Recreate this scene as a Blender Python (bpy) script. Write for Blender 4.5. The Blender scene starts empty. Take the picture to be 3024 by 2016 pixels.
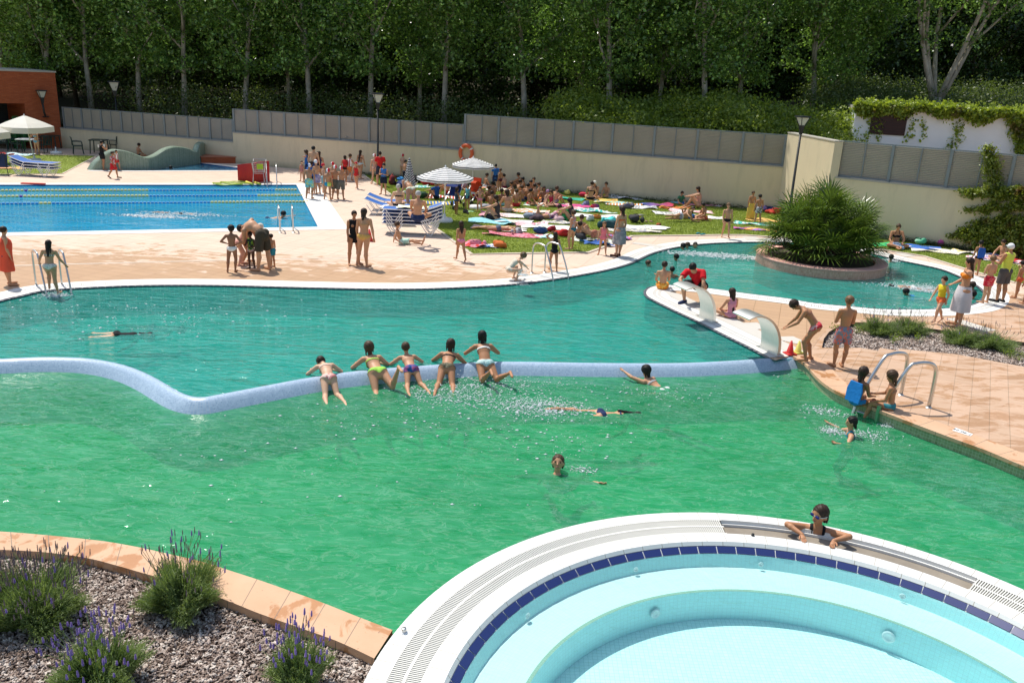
import bpy, math, random
import numpy as np
from mathutils import Vector, Matrix
from mathutils.geometry import tessellate_polygon
random.seed(7); rng = np.random.default_rng(7)
R = math.radians
sc = bpy.context.scene; COL = sc.collection
# ------------------------------------------------------------------ camera
FPX, PITCH, ROLL, HC = 2500.0, 17.6, 2.8, 5.2
_p, _r = R(PITCH), R(ROLL)
_fw = np.array([0, math.cos(_p), -math.sin(_p)]); _up = np.array([0, math.sin(_p), math.cos(_p)]); _rt = np.array([1.0, 0, 0])
RT = math.cos(_r)*_rt + math.sin(_r)*_up; UP = -math.sin(_r)*_rt + math.cos(_r)*_up; FW = _fw
CAM = np.array([0, 0, HC])
cd = bpy.data.cameras.new('camera'); co = bpy.data.objects.new('camera', cd); COL.objects.link(co)
M = Matrix(((RT[0], UP[0], -FW[0], 0), (RT[1], UP[1], -FW[1], 0), (RT[2], UP[2], -FW[2], HC), (0, 0, 0, 1)))
co.matrix_world = M; cd.sensor_width = 36; cd.sensor_fit = 'HORIZONTAL'; cd.lens = 36*FPX/3024; cd.clip_end = 2000; sc.camera = co
def ray(x, y): return (x-1512)/FPX*RT - (y-1008)/FPX*UP + FW
def P(x, y, z=0.0):
    d = ray(x, y); t = (z-HC)/d[2]; q = CAM + d*t; return np.array([q[0], q[1], z])
def proj(q):
    v = np.asarray(q, float)-CAM; w = v@FW
    return 1512+FPX*(v@RT)/w, 1008-FPX*(v@UP)/w
def plane_hit(x, y, A, B):               # ray onto the vertical plane through A, B
    n = np.array([B[1]-A[1], A[0]-B[0], 0.0]); d = ray(x, y); t = n@(np.array([A[0], A[1], 0])-CAM)/(n@d); return CAM+d*t
def height_at(X, Y, py, lo=-1, hi=30):   # z above plan point whose picture row is py
    for _ in range(50):
        m = (lo+hi)/2
        if proj((X, Y, m))[1] > py: lo = m
        else: hi = m
    return (lo+hi)/2
def PL(pts, z=0.0): return [P(x, y, z)[:2] for x, y in pts]
def smooth(pts, n=6, closed=False):      # Catmull-Rom
    p = [np.asarray(q, float) for q in pts]; out = []; N = len(p)
    for i in range(N if closed else N-1):
        a = p[i-1] if (closed or i > 0) else p[i]; b = p[i]; c = p[(i+1) % N]; d = p[(i+2) % N] if (closed or i+2 < N) else c
        for k in range(n):
            t = k/n; out.append(.5*((2*b)+(-a+c)*t+(2*a-5*b+4*c-d)*t*t+(-a+3*b-3*c+d)*t**3))
    if not closed: out.append(p[-1])
    return out
def offset(pts, w, closed=False):        # to the left of travel for w > 0
    p = [np.asarray(q[:2], float) for q in pts]; N = len(p); out = []
    for i in range(N):
        a = p[i-1] if (closed or i > 0) else p[i]; b = p[(i+1) % N] if (closed or i+1 < N) else p[i]
        t = b-a; t = t/(np.linalg.norm(t)+1e-9); out.append(p[i]+w*np.array([-t[1], t[0]]))
    return out
# ------------------------------------------------------------------ mesh helpers
class MB:
    def __init__(s): s.v = []; s.f = []; s.uv = []; s.m = []
    def add(s, v, f, uv=None, mi=0):
        o = len(s.v); s.v += [tuple(map(float, q)) for q in v]; s.f += [tuple(i+o for i in q) for q in f]; s.m += [mi]*len(f)
        s.uv += (uv if uv is not None else [None]*len(f))
    def box(s, c, size, rz=0, mi=0, tilt=0):
        hx, hy, hz = [q/2 for q in size]; v = []
        for z in (-hz, hz):
            for x, y in ((-hx, -hy), (hx, -hy), (hx, hy), (-hx, hy)):
                yy = y*math.cos(tilt)-z*math.sin(tilt); zz = y*math.sin(tilt)+z*math.cos(tilt)
                v.append((c[0]+x*math.cos(rz)-yy*math.sin(rz), c[1]+x*math.sin(rz)+yy*math.cos(rz), c[2]+zz))
        s.add(v, [(3, 2, 1, 0), (4, 5, 6, 7), (0, 1, 5, 4), (1, 2, 6, 5), (2, 3, 7, 6), (3, 0, 4, 7)], mi=mi)
    def tube(s, pts, r, n=8, mi=0, cap=True, flat=None):
        pts = [np.asarray(q, float) for q in pts]; rs = r if hasattr(r, '__len__') else [r]*len(pts); v = []; ref = None
        for i, q in enumerate(pts):
            t = (pts[min(i+1, len(pts)-1)]-pts[max(i-1, 0)]); t = t/(np.linalg.norm(t)+1e-9)
            if ref is None: ref = np.array([0, 0, 1.0]) if abs(t[2]) < .9 else np.array([1.0, 0, 0])
            a = np.cross(t, ref); a /= np.linalg.norm(a)+1e-9; b = np.cross(a, t); ref = b
            for k in range(n):
                an = 2*math.pi*k/n; v.append(q+rs[i]*(a*math.cos(an)+b*math.sin(an)*(flat or 1)))
        f = [(i*n+k, i*n+(k+1) % n, (i+1)*n+(k+1) % n, (i+1)*n+k) for i in range(len(pts)-1) for k in range(n)]
        if cap: f += [tuple(range(n))[::-1], tuple((len(pts)-1)*n+k for k in range(n))]
        s.add(v, f, mi=mi)
    def lathe(s, prof, c=(0, 0, 0), n=24, mi=0, cap=False):
        v = []; uv = []
        for i, (r, z) in enumerate(prof):
            for k in range(n): an = 2*math.pi*k/n; v.append((c[0]+r*math.cos(an), c[1]+r*math.sin(an), c[2]+z))
        f = []
        for i in range(len(prof)-1):
            for k in range(n):
                f.append((i*n+k, i*n+(k+1) % n, (i+1)*n+(k+1) % n, (i+1)*n+k)); a, b = k/n, (k+1)/n; c0, c1 = i/(len(prof)-1), (i+1)/(len(prof)-1)
                uv.append([(a, c0), (b, c0), (b, c1), (a, c1)])
        if cap: f += [tuple(range(n))[::-1], tuple((len(prof)-1)*n+k for k in range(n))]; uv += [None, None]
        s.add(v, f, uv, mi=mi)
    def strip(s, A, B, za, zb, mi=0, u0=0):
        L = u0; v = []; f = []; uv = []
        for i in range(len(A)):
            v += [(A[i][0], A[i][1], za), (B[i][0], B[i][1], zb)]
        us = [u0]
        for i in range(1, len(A)): us.append(us[-1]+float(np.linalg.norm(np.asarray(A[i][:2])-np.asarray(A[i-1][:2]))))
        for i in range(len(A)-1):
            f.append((2*i, 2*i+2, 2*i+3, 2*i+1)); uv.append([(us[i], 0), (us[i+1], 0), (us[i+1], 1), (us[i], 1)])
        s.add(v, f, uv, mi=mi)
    def mesh(s, name, mats, smoothf=False):
        me = bpy.data.meshes.new(name); me.from_pydata(s.v, [], s.f)
        for m in (mats if isinstance(mats, (list, tuple)) else [mats]): me.materials.append(m)
        if any(s.m): me.polygons.foreach_set('material_index', s.m)
        if any(u is not None for u in s.uv):
            l = me.uv_layers.new(name='UVMap'); k = 0
            for fi, fc in enumerate(s.f):
                u = s.uv[fi]
                for j in range(len(fc)):
                    if u is not None: l.data[k].uv = u[j]
                    k += 1
        if smoothf: me.polygons.foreach_set('use_smooth', [True]*len(s.f))
        me.update(); return me
    def build(s, name, mats, parent=None, smoothf=False, loc=None, rz=0, **tags):
        return link(name, s.mesh(name, mats, smoothf), parent, loc, rz, **tags)
def npmesh(name, V, F, mat, smoothf=False, n=4):    # fast builder for n-gons of one size
    V = np.ascontiguousarray(V, np.float32); F = np.ascontiguousarray(F, np.int32); me = bpy.data.meshes.new(name)
    me.vertices.add(len(V)); me.vertices.foreach_set('co', V.ravel()); me.loops.add(F.size); me.loops.foreach_set('vertex_index', F.ravel())
    me.polygons.add(len(F)); me.polygons.foreach_set('loop_start', np.arange(0, F.size, F.shape[1], dtype=np.int32))
    try: me.polygons.foreach_set('loop_total', np.full(len(F), F.shape[1], np.int32))
    except Exception: pass
    me.materials.append(mat)
    if smoothf: me.polygons.foreach_set('use_smooth', np.ones(len(F), bool))
    me.update(calc_edges=True); me.validate(); return me
def link(name, me, parent=None, loc=None, rz=0, **tags):
    o = bpy.data.objects.new(name, me); COL.objects.link(o)
    if parent is not None: o.parent = parent
    if loc is not None: o.location = tuple(map(float, loc))
    if rz: o.rotation_euler = (0, 0, rz)
    for k, v in tags.items(): o['category' if k == 'cat' else k] = v
    return o
def thing(name, label, cat, loc=(0, 0, 0), rz=0, group=None):
    t = {} if group is None else {'group': group}
    return link(name, None, None, loc, rz, label=label, cat=cat, **t)
def dup(root, loc, rz, label, group=None):
    r = root.copy(); COL.objects.link(r); r.location = tuple(map(float, loc)); r.rotation_euler = (0, 0, rz); r['label'] = label
    if group: r['group'] = group
    for ch in list(root.children):
        c = ch.copy(); COL.objects.link(c); c.parent = r
        for g in list(ch.children): d = g.copy(); COL.objects.link(d); d.parent = c
    return r
def poly_faces(outer, holes=()):
    loops = [[Vector((p[0], p[1], 0)) for p in outer]]+[[Vector((p[0], p[1], 0)) for p in h] for h in holes]
    tri = tessellate_polygon(loops); v = [p for l in loops for p in l]; return [(p[0], p[1]) for p in v], tri
def flat(name, outer, z, mat, holes=(), **tags):
    v, t = poly_faces(outer, holes); F = []
    for a, b, c in t:
        ar = (v[b][0]-v[a][0])*(v[c][1]-v[a][1])-(v[c][0]-v[a][0])*(v[b][1]-v[a][1]); F.append((a, b, c) if ar > 0 else (a, c, b))
    m = MB(); m.add([(p[0], p[1], z) for p in v], F); return m.build(name, mat, **tags)
def inside(px, py, poly):
    px = np.asarray(px); py = np.asarray(py); r = np.zeros(px.shape, bool); n = len(poly); j = n-1
    for i in range(n):
        xi, yi = poly[i][0], poly[i][1]; xj, yj = poly[j][0], poly[j][1]
        c = ((yi > py) != (yj > py)) & (px < (xj-xi)*(py-yi)/(yj-yi+1e-12)+xi); r ^= c; j = i
    return r
# ------------------------------------------------------------------ materials
class NT:
    def __init__(s, name):
        s.m = bpy.data.materials.new(name); s.m.use_nodes = True; s.t = s.m.node_tree; s.t.nodes.clear()
        s.out = s.n('ShaderNodeOutputMaterial'); s.geo = None
    def n(s, typ, **kw):
        x = s.t.nodes.new(typ)
        for k, v in kw.items():
            if k.startswith('i_'): pass
            else: setattr(x, k, v)
        return x
    def l(s, a, b): s.t.links.new(a, b)
    def pos(s, scale=(1, 1, 1), rz=0, kind='Position', loc=(0, 0, 0)):
        if kind == 'Position': src = s.n('ShaderNodeNewGeometry').outputs['Position']
        else: src = s.n('ShaderNodeTexCoord').outputs[kind]
        mp = s.n('ShaderNodeMapping'); mp.inputs['Scale'].default_value = scale; mp.inputs['Rotation'].default_value = (0, 0, rz); mp.inputs['Location'].default_value = loc
        s.l(src, mp.inputs[0]); return mp.outputs[0]
    def noise(s, vec, scale, detail=3, rough=.55, dist=0):
        x = s.n('ShaderNodeTexNoise'); x.inputs['Scale'].default_value = scale; x.inputs['Detail'].default_value = detail; x.inputs['Roughness'].default_value = rough; x.inputs['Distortion'].default_value = dist
        if vec is not None: s.l(vec, x.inputs['Vector'])
        return x.outputs['Fac']
    def ramp(s, fac, stops):
        x = s.n('ShaderNodeValToRGB'); e = x.color_ramp.elements
        while len(e) < len(stops): e.new(.5)
        for k, (p, c) in enumerate(stops): e[k].position = p; e[k].color = (tuple(c)+(1,))[:4] if hasattr(c, '__len__') else (c, c, c, 1)
        s.l(fac, x.inputs[0]); return x.outputs[0]
    def mix(s, fac, a, b, blend='MIX'):
        x = s.n('ShaderNodeMix', data_type='RGBA', blend_type=blend)
        for inp, v in ((x.inputs[0], fac), (x.inputs[6], a), (x.inputs[7], b)):
            if hasattr(v, 'links'): s.l(v, inp)
            elif hasattr(v, '__len__'): inp.default_value = (tuple(v)+(1,))[:4]
            else: inp.default_value = v
        return x.outputs[2]
    def math(s, op, a, b=0, clamp=False):
        x = s.n('ShaderNodeMath', operation=op, use_clamp=clamp)
        for inp, v in ((x.inputs[0], a), (x.inputs[1], b)):
            if hasattr(v, 'links'): s.l(v, inp)
            else: inp.default_value = v
        return x.outputs[0]
    def bump(s, h, strength=.3, dist=.02, nrm=None):
        x = s.n('ShaderNodeBump'); x.inputs['Strength'].default_value = strength; x.inputs['Distance'].default_value = dist; s.l(h, x.inputs['Height'])
        if nrm is not None: s.l(nrm, x.inputs['Normal'])
        return x.outputs[0]
    def pbr(s, col, rough=.6, nrm=None, spec=.5, metal=0, sss=0, trans=0):
        b = s.n('ShaderNodeBsdfPrincipled')
        for k, v in (('Base Color', col), ('Roughness', rough), ('Specular IOR Level', spec), ('Metallic', metal)):
            if hasattr(v, 'links'): s.l(v, b.inputs[k])
            elif hasattr(v, '__len__'): b.inputs[k].default_value = (tuple(v)+(1,))[:4]
            else: b.inputs[k].default_value = v
        if nrm is not None: s.l(nrm, b.inputs['Normal'])
        return b.outputs[0]
    def done(s, sh): s.l(sh, s.out.inputs[0]); return s.m
def S(r, g, b):                                       # sRGB 0..255 -> linear
    f = lambda c: (c/255/12.92 if c/255 < .04045 else ((c/255+.055)/1.055)**2.4); return (f(r), f(g), f(b))
_mc = {}
def plain(name, col, rough=.6, var=.15, scale=8, bump=.15, spec=.4, metal=0, kind='Object', bscale=None):
    k = (name, tuple(col), rough)
    if k in _mc: return _mc[k]
    t = NT(name); v = t.pos(kind=kind); f = t.noise(v, scale, 4)
    c = t.mix(f, tuple(x*(1-var) for x in col), tuple(min(1, x*(1+var)) for x in col))
    nr = t.bump(t.noise(v, bscale or scale*6, 2), bump, .01) if bump else None
    _mc[k] = t.done(t.pbr(c, rough, nr, spec, metal)); return _mc[k]
def cloth(col, pat=None, c2=(1, 1, 1), scale=10):
    k = ('cloth', tuple(np.round(col, 3)), pat, tuple(c2), scale)
    if k in _mc: return _mc[k]
    t = NT('cloth'); v = t.pos(kind='Object'); base = t.mix(t.noise(v, 5, 3), tuple(x*.8 for x in col), tuple(min(1, x*1.12) for x in col))
    if pat == 'spots':
        w = t.n('ShaderNodeTexVoronoi'); w.inputs['Scale'].default_value = scale; t.l(v, w.inputs['Vector'])
        base = t.mix(t.ramp(w.outputs['Distance'], [(.22, 1), (.3, 0)]), base, c2)
    elif pat == 'bloom': base = t.mix(t.ramp(t.noise(v, scale, 3, .6, 1), [(.48, 0), (.53, 1)]), base, c2)
    elif pat == 'stripe':
        w = t.n('ShaderNodeTexWave', bands_direction='X'); w.inputs['Scale'].default_value = scale*.3; t.l(v, w.inputs['Vector'])
        base = t.mix(t.ramp(w.outputs['Fac'], [(.5, 0), (.58, 1)]), base, c2)
    elif pat == 'split':
        sx = t.n('ShaderNodeSeparateXYZ'); t.l(t.pos(kind='Generated'), sx.inputs[0]); base = t.mix(t.ramp(sx.outputs[0], [(.44, 0), (.5, 1)]), base, c2)
    elif pat == 'fade':
        sx = t.n('ShaderNodeSeparateXYZ'); t.l(t.pos(kind='Generated'), sx.inputs[0]); base = t.mix(sx.outputs[0], base, c2)
    _mc[k] = t.done(t.pbr(base, .8, t.bump(t.noise(v, 22, 3), .35, .02), .2)); return _mc[k]
# ------------------------------------------------------------------ light, sky, view
SUN_EL = 61; sun_dir = np.array([-.62, .74]); sun_dir = sun_dir/np.linalg.norm(sun_dir)
w = bpy.data.worlds.new('World'); sc.world = w; w.use_nodes = True; nt = w.node_tree
sky = nt.nodes.new('ShaderNodeTexSky'); sky.sky_type = 'NISHITA'; sky.sun_disc = False; sky.sun_elevation = R(SUN_EL)
sky.sun_rotation = math.atan2(sun_dir[0], sun_dir[1]); sky.air_density = 1.2; sky.dust_density = 1.6
bg = nt.nodes['Background']; nt.links.new(sky.outputs[0], bg.inputs[0]); bg.inputs[1].default_value = .13
ld = bpy.data.lights.new('sun', 'SUN'); ld.energy = 4.3; ld.angle = R(.55); ld.color = (1, .95, .87)
lo = bpy.data.objects.new('sun', ld); COL.objects.link(lo)
_e = R(SUN_EL); sv = Vector((sun_dir[0]*math.cos(_e), sun_dir[1]*math.cos(_e), math.sin(_e)))
lo.rotation_euler = sv.to_track_quat('Z', 'Y').to_euler()
vs = sc.view_settings; vs.view_transform = 'Standard'; vs.look = 'None'; vs.gamma = 1; vs.use_curve_mapping = False; vs.exposure = .2
sc.cycles.max_bounces = 8; sc.cycles.transparent_max_bounces = 12; sc.cycles.diffuse_bounces = 3; sc.cycles.glossy_bounces = 3; sc.cycles.caustics_reflective = False; sc.cycles.caustics_refractive = False
sc.cycles.sample_clamp_indirect = 6
# ------------------------------------------------------------------ ground materials
def deck_mat(name, rz, wet_lo, wet_hi, tw=.62, th=.31, c1=(.60, .45, .345), c2=(.66, .50, .385)):
    t = NT(name); v = t.pos(rz=rz); b = t.n('ShaderNodeTexBrick'); b.offset = .0
    for k, x in (('Scale', 1), ('Mortar Size', .0055), ('Mortar Smooth', .1), ('Bias', 0), ('Brick Width', tw), ('Row Height', th)): b.inputs[k].default_value = x
    b.inputs['Color1'].default_value = (*c1, 1); b.inputs['Color2'].default_value = (*c2, 1); b.inputs['Mortar'].default_value = (.30, .20, .13, 1)
    t.l(v, b.inputs['Vector']); p = t.pos()
    big = t.noise(p, .45, 4, .6, .5); mid = t.noise(t.pos(scale=(1, 2.6, 1)), 1.5, 6, .7, .8)
    dry = t.mix(t.noise(p, 1.2, 5), b.outputs['Color'], t.mix(.12, b.outputs['Color'], (.78, .66, .52)))
    sx = t.n('ShaderNodeSeparateXYZ'); t.l(p, sx.inputs[0])
    if wet_lo is not None:
        line = t.math('ADD', sx.outputs[1], t.math('MULTIPLY', sx.outputs[0], .0))
        near = t.math('DIVIDE', t.math('SUBTRACT', wet_hi, line), wet_hi-wet_lo, True)
    else: near = .38
    wet = t.math('ADD', t.math('MULTIPLY', mid, .75), t.math('MULTIPLY', near, .34) if hasattr(near, 'links') else .34*near)
    wet = t.ramp(wet, [(.49, 0), (.56, 1)])
    fine = t.ramp(t.noise(t.pos(scale=(1, 4, 1)), 3.2, 5, .75, .6), [(.56, 0), (.62, 1)])
    wet = t.mix(.12, wet, fine, 'LIGHTEN')
    c = t.mix(wet, dry, t.mix(.93, dry, (.86, .72, .56), 'MULTIPLY'))
    c = t.mix(t.ramp(t.noise(p, 9, 4, .7), [(.62, 0), (.75, .35)]), c, (.7, .56, .42))
    ro = t.mix(wet, (.8, .8, .8), (.32, .32, .32)); return t.done(t.pbr(c, ro, t.bump(t.noise(p, 60, 2), .12, .004), .45))
M_deck = deck_mat('deck_paving', R(18), 19.5, 25.5)
M_deckR = deck_mat('terrace_paving', R(-62), None, None, .6, .3, (.46, .30, .195), (.53, .35, .235))
def coping_mat(name, base=(.80, .79, .74), grate=True, lo=.30, hi=.62):
    t = NT(name); uv = t.n('ShaderNodeUVMap').outputs[0]; sx = t.n('ShaderNodeSeparateXYZ'); t.l(uv, sx.inputs[0]); u, v = sx.outputs[0], sx.outputs[1]
    c = t.mix(t.noise(t.pos(), 2.5, 5), tuple(x*.9 for x in base), base)
    j = t.math('LESS_THAN', t.math('FRACT', t.math('DIVIDE', u, .25)), .035)
    c = t.mix(t.math('MULTIPLY', j, .5), c, (.42, .36, .28))
    if grate:
        band = t.math('MULTIPLY', t.math('GREATER_THAN', v, lo), t.math('LESS_THAN', v, hi))
        mid = t.math('GREATER_THAN', t.math('ABSOLUTE', t.math('SUBTRACT', v, (lo+hi)/2)), .025)
        sl = t.math('LESS_THAN', t.math('FRACT', t.math('DIVIDE', u, .045)), .42)
        c = t.mix(t.math('MULTIPLY', t.math('MULTIPLY', t.math('MULTIPLY', band, sl), mid), .8), c, (.16, .14, .12))
        e = t.math('LESS_THAN', t.math('ABSOLUTE', t.math('SUBTRACT', t.math('ABSOLUTE', t.math('SUBTRACT', v, (lo+hi)/2)), (hi-lo)/2)), .012)
        c = t.mix(t.math('MULTIPLY', e, .5), c, (.3, .27, .22))
    return t.done(t.pbr(c, .5, None, .4))
M_cop = coping_mat('white_coping'); M_cop2 = coping_mat('white_edge_tiles', grate=False)
def mosaic_mat(name, c1, c2, size=.04, grout=(.3, .33, .28), kind='UV', rough=.35, mort=.06):
    t = NT(name); v = t.pos(kind=kind) if kind != 'Position' else t.pos()
    b = t.n('ShaderNodeTexBrick'); b.offset = 0
    for k, x in (('Scale', 1), ('Mortar Size', size*mort), ('Mortar Smooth', .1), ('Brick Width', size), ('Row Height', size), ('Bias', 0)): b.inputs[k].default_value = x
    b.inputs['Color1'].default_value = (*c1, 1); b.inputs['Color2'].default_value = (*c2, 1); b.inputs['Mortar'].default_value = (*grout, 1); t.l(v, b.inputs['Vector'])
    w = t.n('ShaderNodeTexWhiteNoise'); sn = t.n('ShaderNodeVectorMath', operation='SNAP'); sn.inputs[1].default_value = (size, size, size); t.l(v, sn.inputs[0]); t.l(sn.outputs[0], w.inputs['Vector'])
    c = t.mix(.5, b.outputs['Color'], t.mix(w.outputs['Value'], c1, c2)); c = t.mix(b.outputs['Fac'], c, grout)
    return t.done(t.pbr(c, rough, None, .5))
M_mosg = mosaic_mat('green_mosaic', (.17, .22, .10), (.34, .38, .22), .05, (.42, .45, .33))
M_mosb = mosaic_mat('blue_mosaic', (.04, .07, .17), (.07, .12, .26), .09, (.4, .42, .42))
M_speck = lambda nm, a, b, g, s=.05: mosaic_mat(nm, a, b, s, g)
def foliage(name, dark, light, trans=.25, rough=.45, vscale=1.2, extra=None, bright=0):
    t = NT(name); oi = t.n('ShaderNodeObjectInfo'); g = t.pos(); f = t.noise(g, vscale, 3)
    w = t.n('ShaderNodeTexWhiteNoise'); sn = t.n('ShaderNodeVectorMath', operation='SNAP'); sn.inputs[1].default_value = (.18, .18, .18); t.l(g, sn.inputs[0]); t.l(sn.outputs[0], w.inputs['Vector'])
    f2 = t.math('ADD', t.math('MULTIPLY', f, .6), t.math('MULTIPLY', w.outputs['Value'], .5)); c = t.mix(t.ramp(f2, [(.3, 0), (.85, 1)]), dark, light)
    if extra: c = t.mix(t.ramp(t.noise(g, 1.7, 3), [(.58, 0), (.68, 1)]), c, extra)
    if bright: c = t.mix(t.math('GREATER_THAN', w.outputs['Value'], 1-bright), c, tuple(x*1.9 for x in light))
    b = t.pbr(c, rough, None, .6); tr = t.n('ShaderNodeBsdfTranslucent'); t.l(t.mix(.5, c, (light[0]*1.6, light[1]*1.7, light[2]*.6)), tr.inputs[0])
    mx = t.n('ShaderNodeMixShader'); mx.inputs[0].default_value = trans; t.l(b, mx.inputs[1]); t.l(tr.outputs[0], mx.inputs[2]); return t.done(mx.outputs[0])
def grass_mat(name='lawn_turf'):
    t = NT(name); g = t.pos(); f = t.noise(g, .8, 4, .6); f2 = t.noise(g, 14, 5, .75)
    c = t.mix(f, (.15, .20, .025), (.26, .32, .05)); c = t.mix(t.ramp(f2, [(.35, 0), (.7, 1)]), c, t.mix(.5, c, (.27, .34, .07))); c = t.mix(t.ramp(t.noise(g, 30, 4, .8), [(.3, .55), (.5, 0)]), c, (.035, .07, .01))
    return t.done(t.pbr(c, .8, t.bump(f2, .5, .05), .2))
M_grass = grass_mat()
# ------------------------------------------------------------------ water
def water(name, body, tint, body_mix, ws, strength, rough=.045, sx=1.0, sy=2.2, rz=0, foam=0, shallow=None):
    t = NT(name); v = t.pos(scale=(sx, sy, 1), rz=rz)
    n1 = t.noise(v, ws, 3, .5, .6); n2 = t.noise(v, ws*3.1, 3, .55, .9); n3 = t.noise(v, ws*9, 2, .5, .3)
    h = t.math('ADD', t.math('ADD', t.math('MULTIPLY', n1, 1.0), t.math('MULTIPLY', n2, .38)), t.math('MULTIPLY', n3, .09))
    nr = t.bump(h, strength, .12)
    d = t.n('ShaderNodeBsdfDiffuse'); c = t.mix(t.ramp(t.noise(t.pos(scale=(1, 1.6, 1)), .35, 3), [(.3, 0), (.7, 1)]), tuple(x*.86 for x in body), tuple(x*1.08 for x in body))
    ridg = t.ramp(n2, [(.36, 0), (.50, .5), (.64, 1)]); c = t.mix(ridg, t.mix(1.0, c, (.80, .86, .84), 'MULTIPLY'), t.mix(.06, c, (.6, .85, .75)))
    lip = t.ramp(t.math('ABSOLUTE', t.math('SUBTRACT', t.noise(t.pos(scale=(sx*1.1, sy*1.3, 1), loc=(3, 1, 0)), ws*2.3, 4, .6, 1.2), .5)), [(.0, 1), (.035, 0)])
    c = t.mix(t.math('MULTIPLY', lip, .13), c, (.8, .95, .85)); t.l(c, d.inputs[0]); t.l(nr, d.inputs['Normal'])
    tr = t.n('ShaderNodeBsdfTransparent'); tr.inputs[0].default_value = (*tint, 1)
    m1 = t.n('ShaderNodeMixShader'); m1.inputs[0].default_value = body_mix; t.l(tr.outputs[0], m1.inputs[1]); t.l(d.outputs[0], m1.inputs[2])
    gl = t.n('ShaderNodeBsdfGlossy'); gl.inputs['Roughness'].default_value = rough; gl.inputs[0].default_value = (1, 1, 1, 1); t.l(nr, gl.inputs['Normal'])
    fr = t.n('ShaderNodeFresnel'); fr.inputs[0].default_value = 1.33; t.l(nr, fr.inputs['Normal'])
    m2 = t.n('ShaderNodeMixShader'); t.l(t.math('MINIMUM', fr.outputs[0], .62), m2.inputs[0]); t.l(m1.outputs[0], m2.inputs[1]); t.l(gl.outputs[0], m2.inputs[2])
    return t.done(m2.outputs[0])
M_green = water('green_water', (.030, .34, .14), (.32, .86, .64), .55, .9, .55, sx=.9, sy=1.9, rz=R(12))
M_turq = water('turquoise_water', (.014, .36, .30), (.30, .86, .82), .55, 1.0, .55, sx=.9, sy=2.6, rz=R(-6))
M_lap = water('blue_water', (.006, .42, .70), (.25, .88, 1.0), .66, .75, .6, sx=.6, sy=2.0)
M_spa = water('clear_water', (.35, .75, .75), (.80, .975, .98), .04, 3.0, .32, rough=.03, sx=1, sy=1)
# ------------------------------------------------------------------ plan curves (picture outlines brought down to the ground)
Fa = [(-420, 1010), (-150, 930), (0, 887), (60, 873), (129, 858), (257, 848.5), (437, 842), (643, 842), (900, 848.5), (1157, 853), (1350, 848.5), (1543, 835.7), (1736, 807), (1851, 780), (1929, 745.7), (2019, 726), (2121, 717), (2263, 714), (2400, 718), (2530, 738), (2652, 767), (2730, 783), (2793, 799), (2868, 832), (2905, 858), (2910, 874), (2895, 892), (2855, 905), (2752, 914), (2615, 914), (2524, 907), (2405, 896), (2324, 882)]
Pen_up = [(2210, 868), (2085, 851), (2010, 844), (1960, 843), (1925, 848), (1909, 860)]
Pen_lo = [(1912, 874), (1935, 888), (1985, 913), (2060, 948), (2135, 986), (2210, 1023), (2272, 1056)]
c_far = smooth(PL(Fa), 5); c_pu = smooth(PL(Pen_up), 4); c_pl = smooth(PL(Pen_lo), 4)
coast_up = smooth(PL(Fa+Pen_up+Pen_lo), 5)                     # whole turquoise shore, left to right and round the tip
Gr = [(2345, 1052), (2382, 1075), (2418, 1116), (2458, 1147), (2502, 1169), (2602, 1212), (2699, 1250), (2808, 1291), (2918, 1331), (3024, 1375), (3200, 1440), (3500, 1560)]
coast_g = smooth(PL(Gr), 4)
Bl = [(-500, 1560), (-200, 1562), (0, 1571), (106, 1579), (212, 1589), (316, 1601), (412, 1618), (493, 1636), (600, 1661), (690, 1690), (764, 1714), (858, 1747), (952, 1781), (1050, 1820), (1159, 1862), (1300, 1925)]
coast_b = smooth(PL(Bl), 4)
# whirlpool circle, fitted on its rim level
ZR = .02; ZSPA = -.02
def circ(pts, z):
    Q = np.array([P(x, y, z)[:2] for x, y in pts]); A = np.c_[2*Q, np.ones(len(Q))]; s_ = np.linalg.lstsq(A, (Q**2).sum(1), rcond=None)[0]
    return s_[:2], math.sqrt(s_[2]+s_[0]**2+s_[1]**2)
rim = [(1073, 2011), (1113, 1927), (1162, 1860), (1241, 1781), (1325, 1719), (1414, 1666), (1502, 1619), (1613, 1577), (1723, 1546), (1856, 1522), (1989, 1511), (2099, 1509), (2261, 1522), (2553, 1577), (2740, 1629), (2914, 1699), (3024, 1742)]
WC, WR = circ(rim, ZR)
def radius(pts, z): return float(np.mean([np.linalg.norm(P(x, y, z)[:2]-WC) for x, y in pts]))
R_g1 = radius([(1272, 1803), (1391.6, 1710), (1546, 1632.5), (1723, 1575), (1900, 1542), (2077, 1529)], ZR)
R_g2 = radius([(1303, 1904.5), (1414, 1789.5), (1546, 1701), (1723, 1626), (1900, 1582), (2100, 1566)], ZR)
R_b1 = radius([(1405, 1896), (1502, 1789.5), (1635, 1712), (1812, 1646), (1989, 1610), (2100, 1601.6)], ZSPA)
R_b2 = radius([(1471, 1851), (1590.6, 1758.6), (1767.5, 1674.6), (1944, 1632.5), (2100, 1619)], ZSPA-.02)
R_s = radius([(1568.5, 2013), (1723, 1858), (1900, 1776), (2100, 1741)], -.22)
print('whirl', WC, WR, R_g1, R_g2, R_b1, R_b2, R_s)
def circle(r, n=160, c=WC, a0=0): return [np.array([c[0]+r*math.cos(2*math.pi*k/n+a0), c[1]+r*math.sin(2*math.pi*k/n+a0)]) for k in range(n)]
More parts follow.
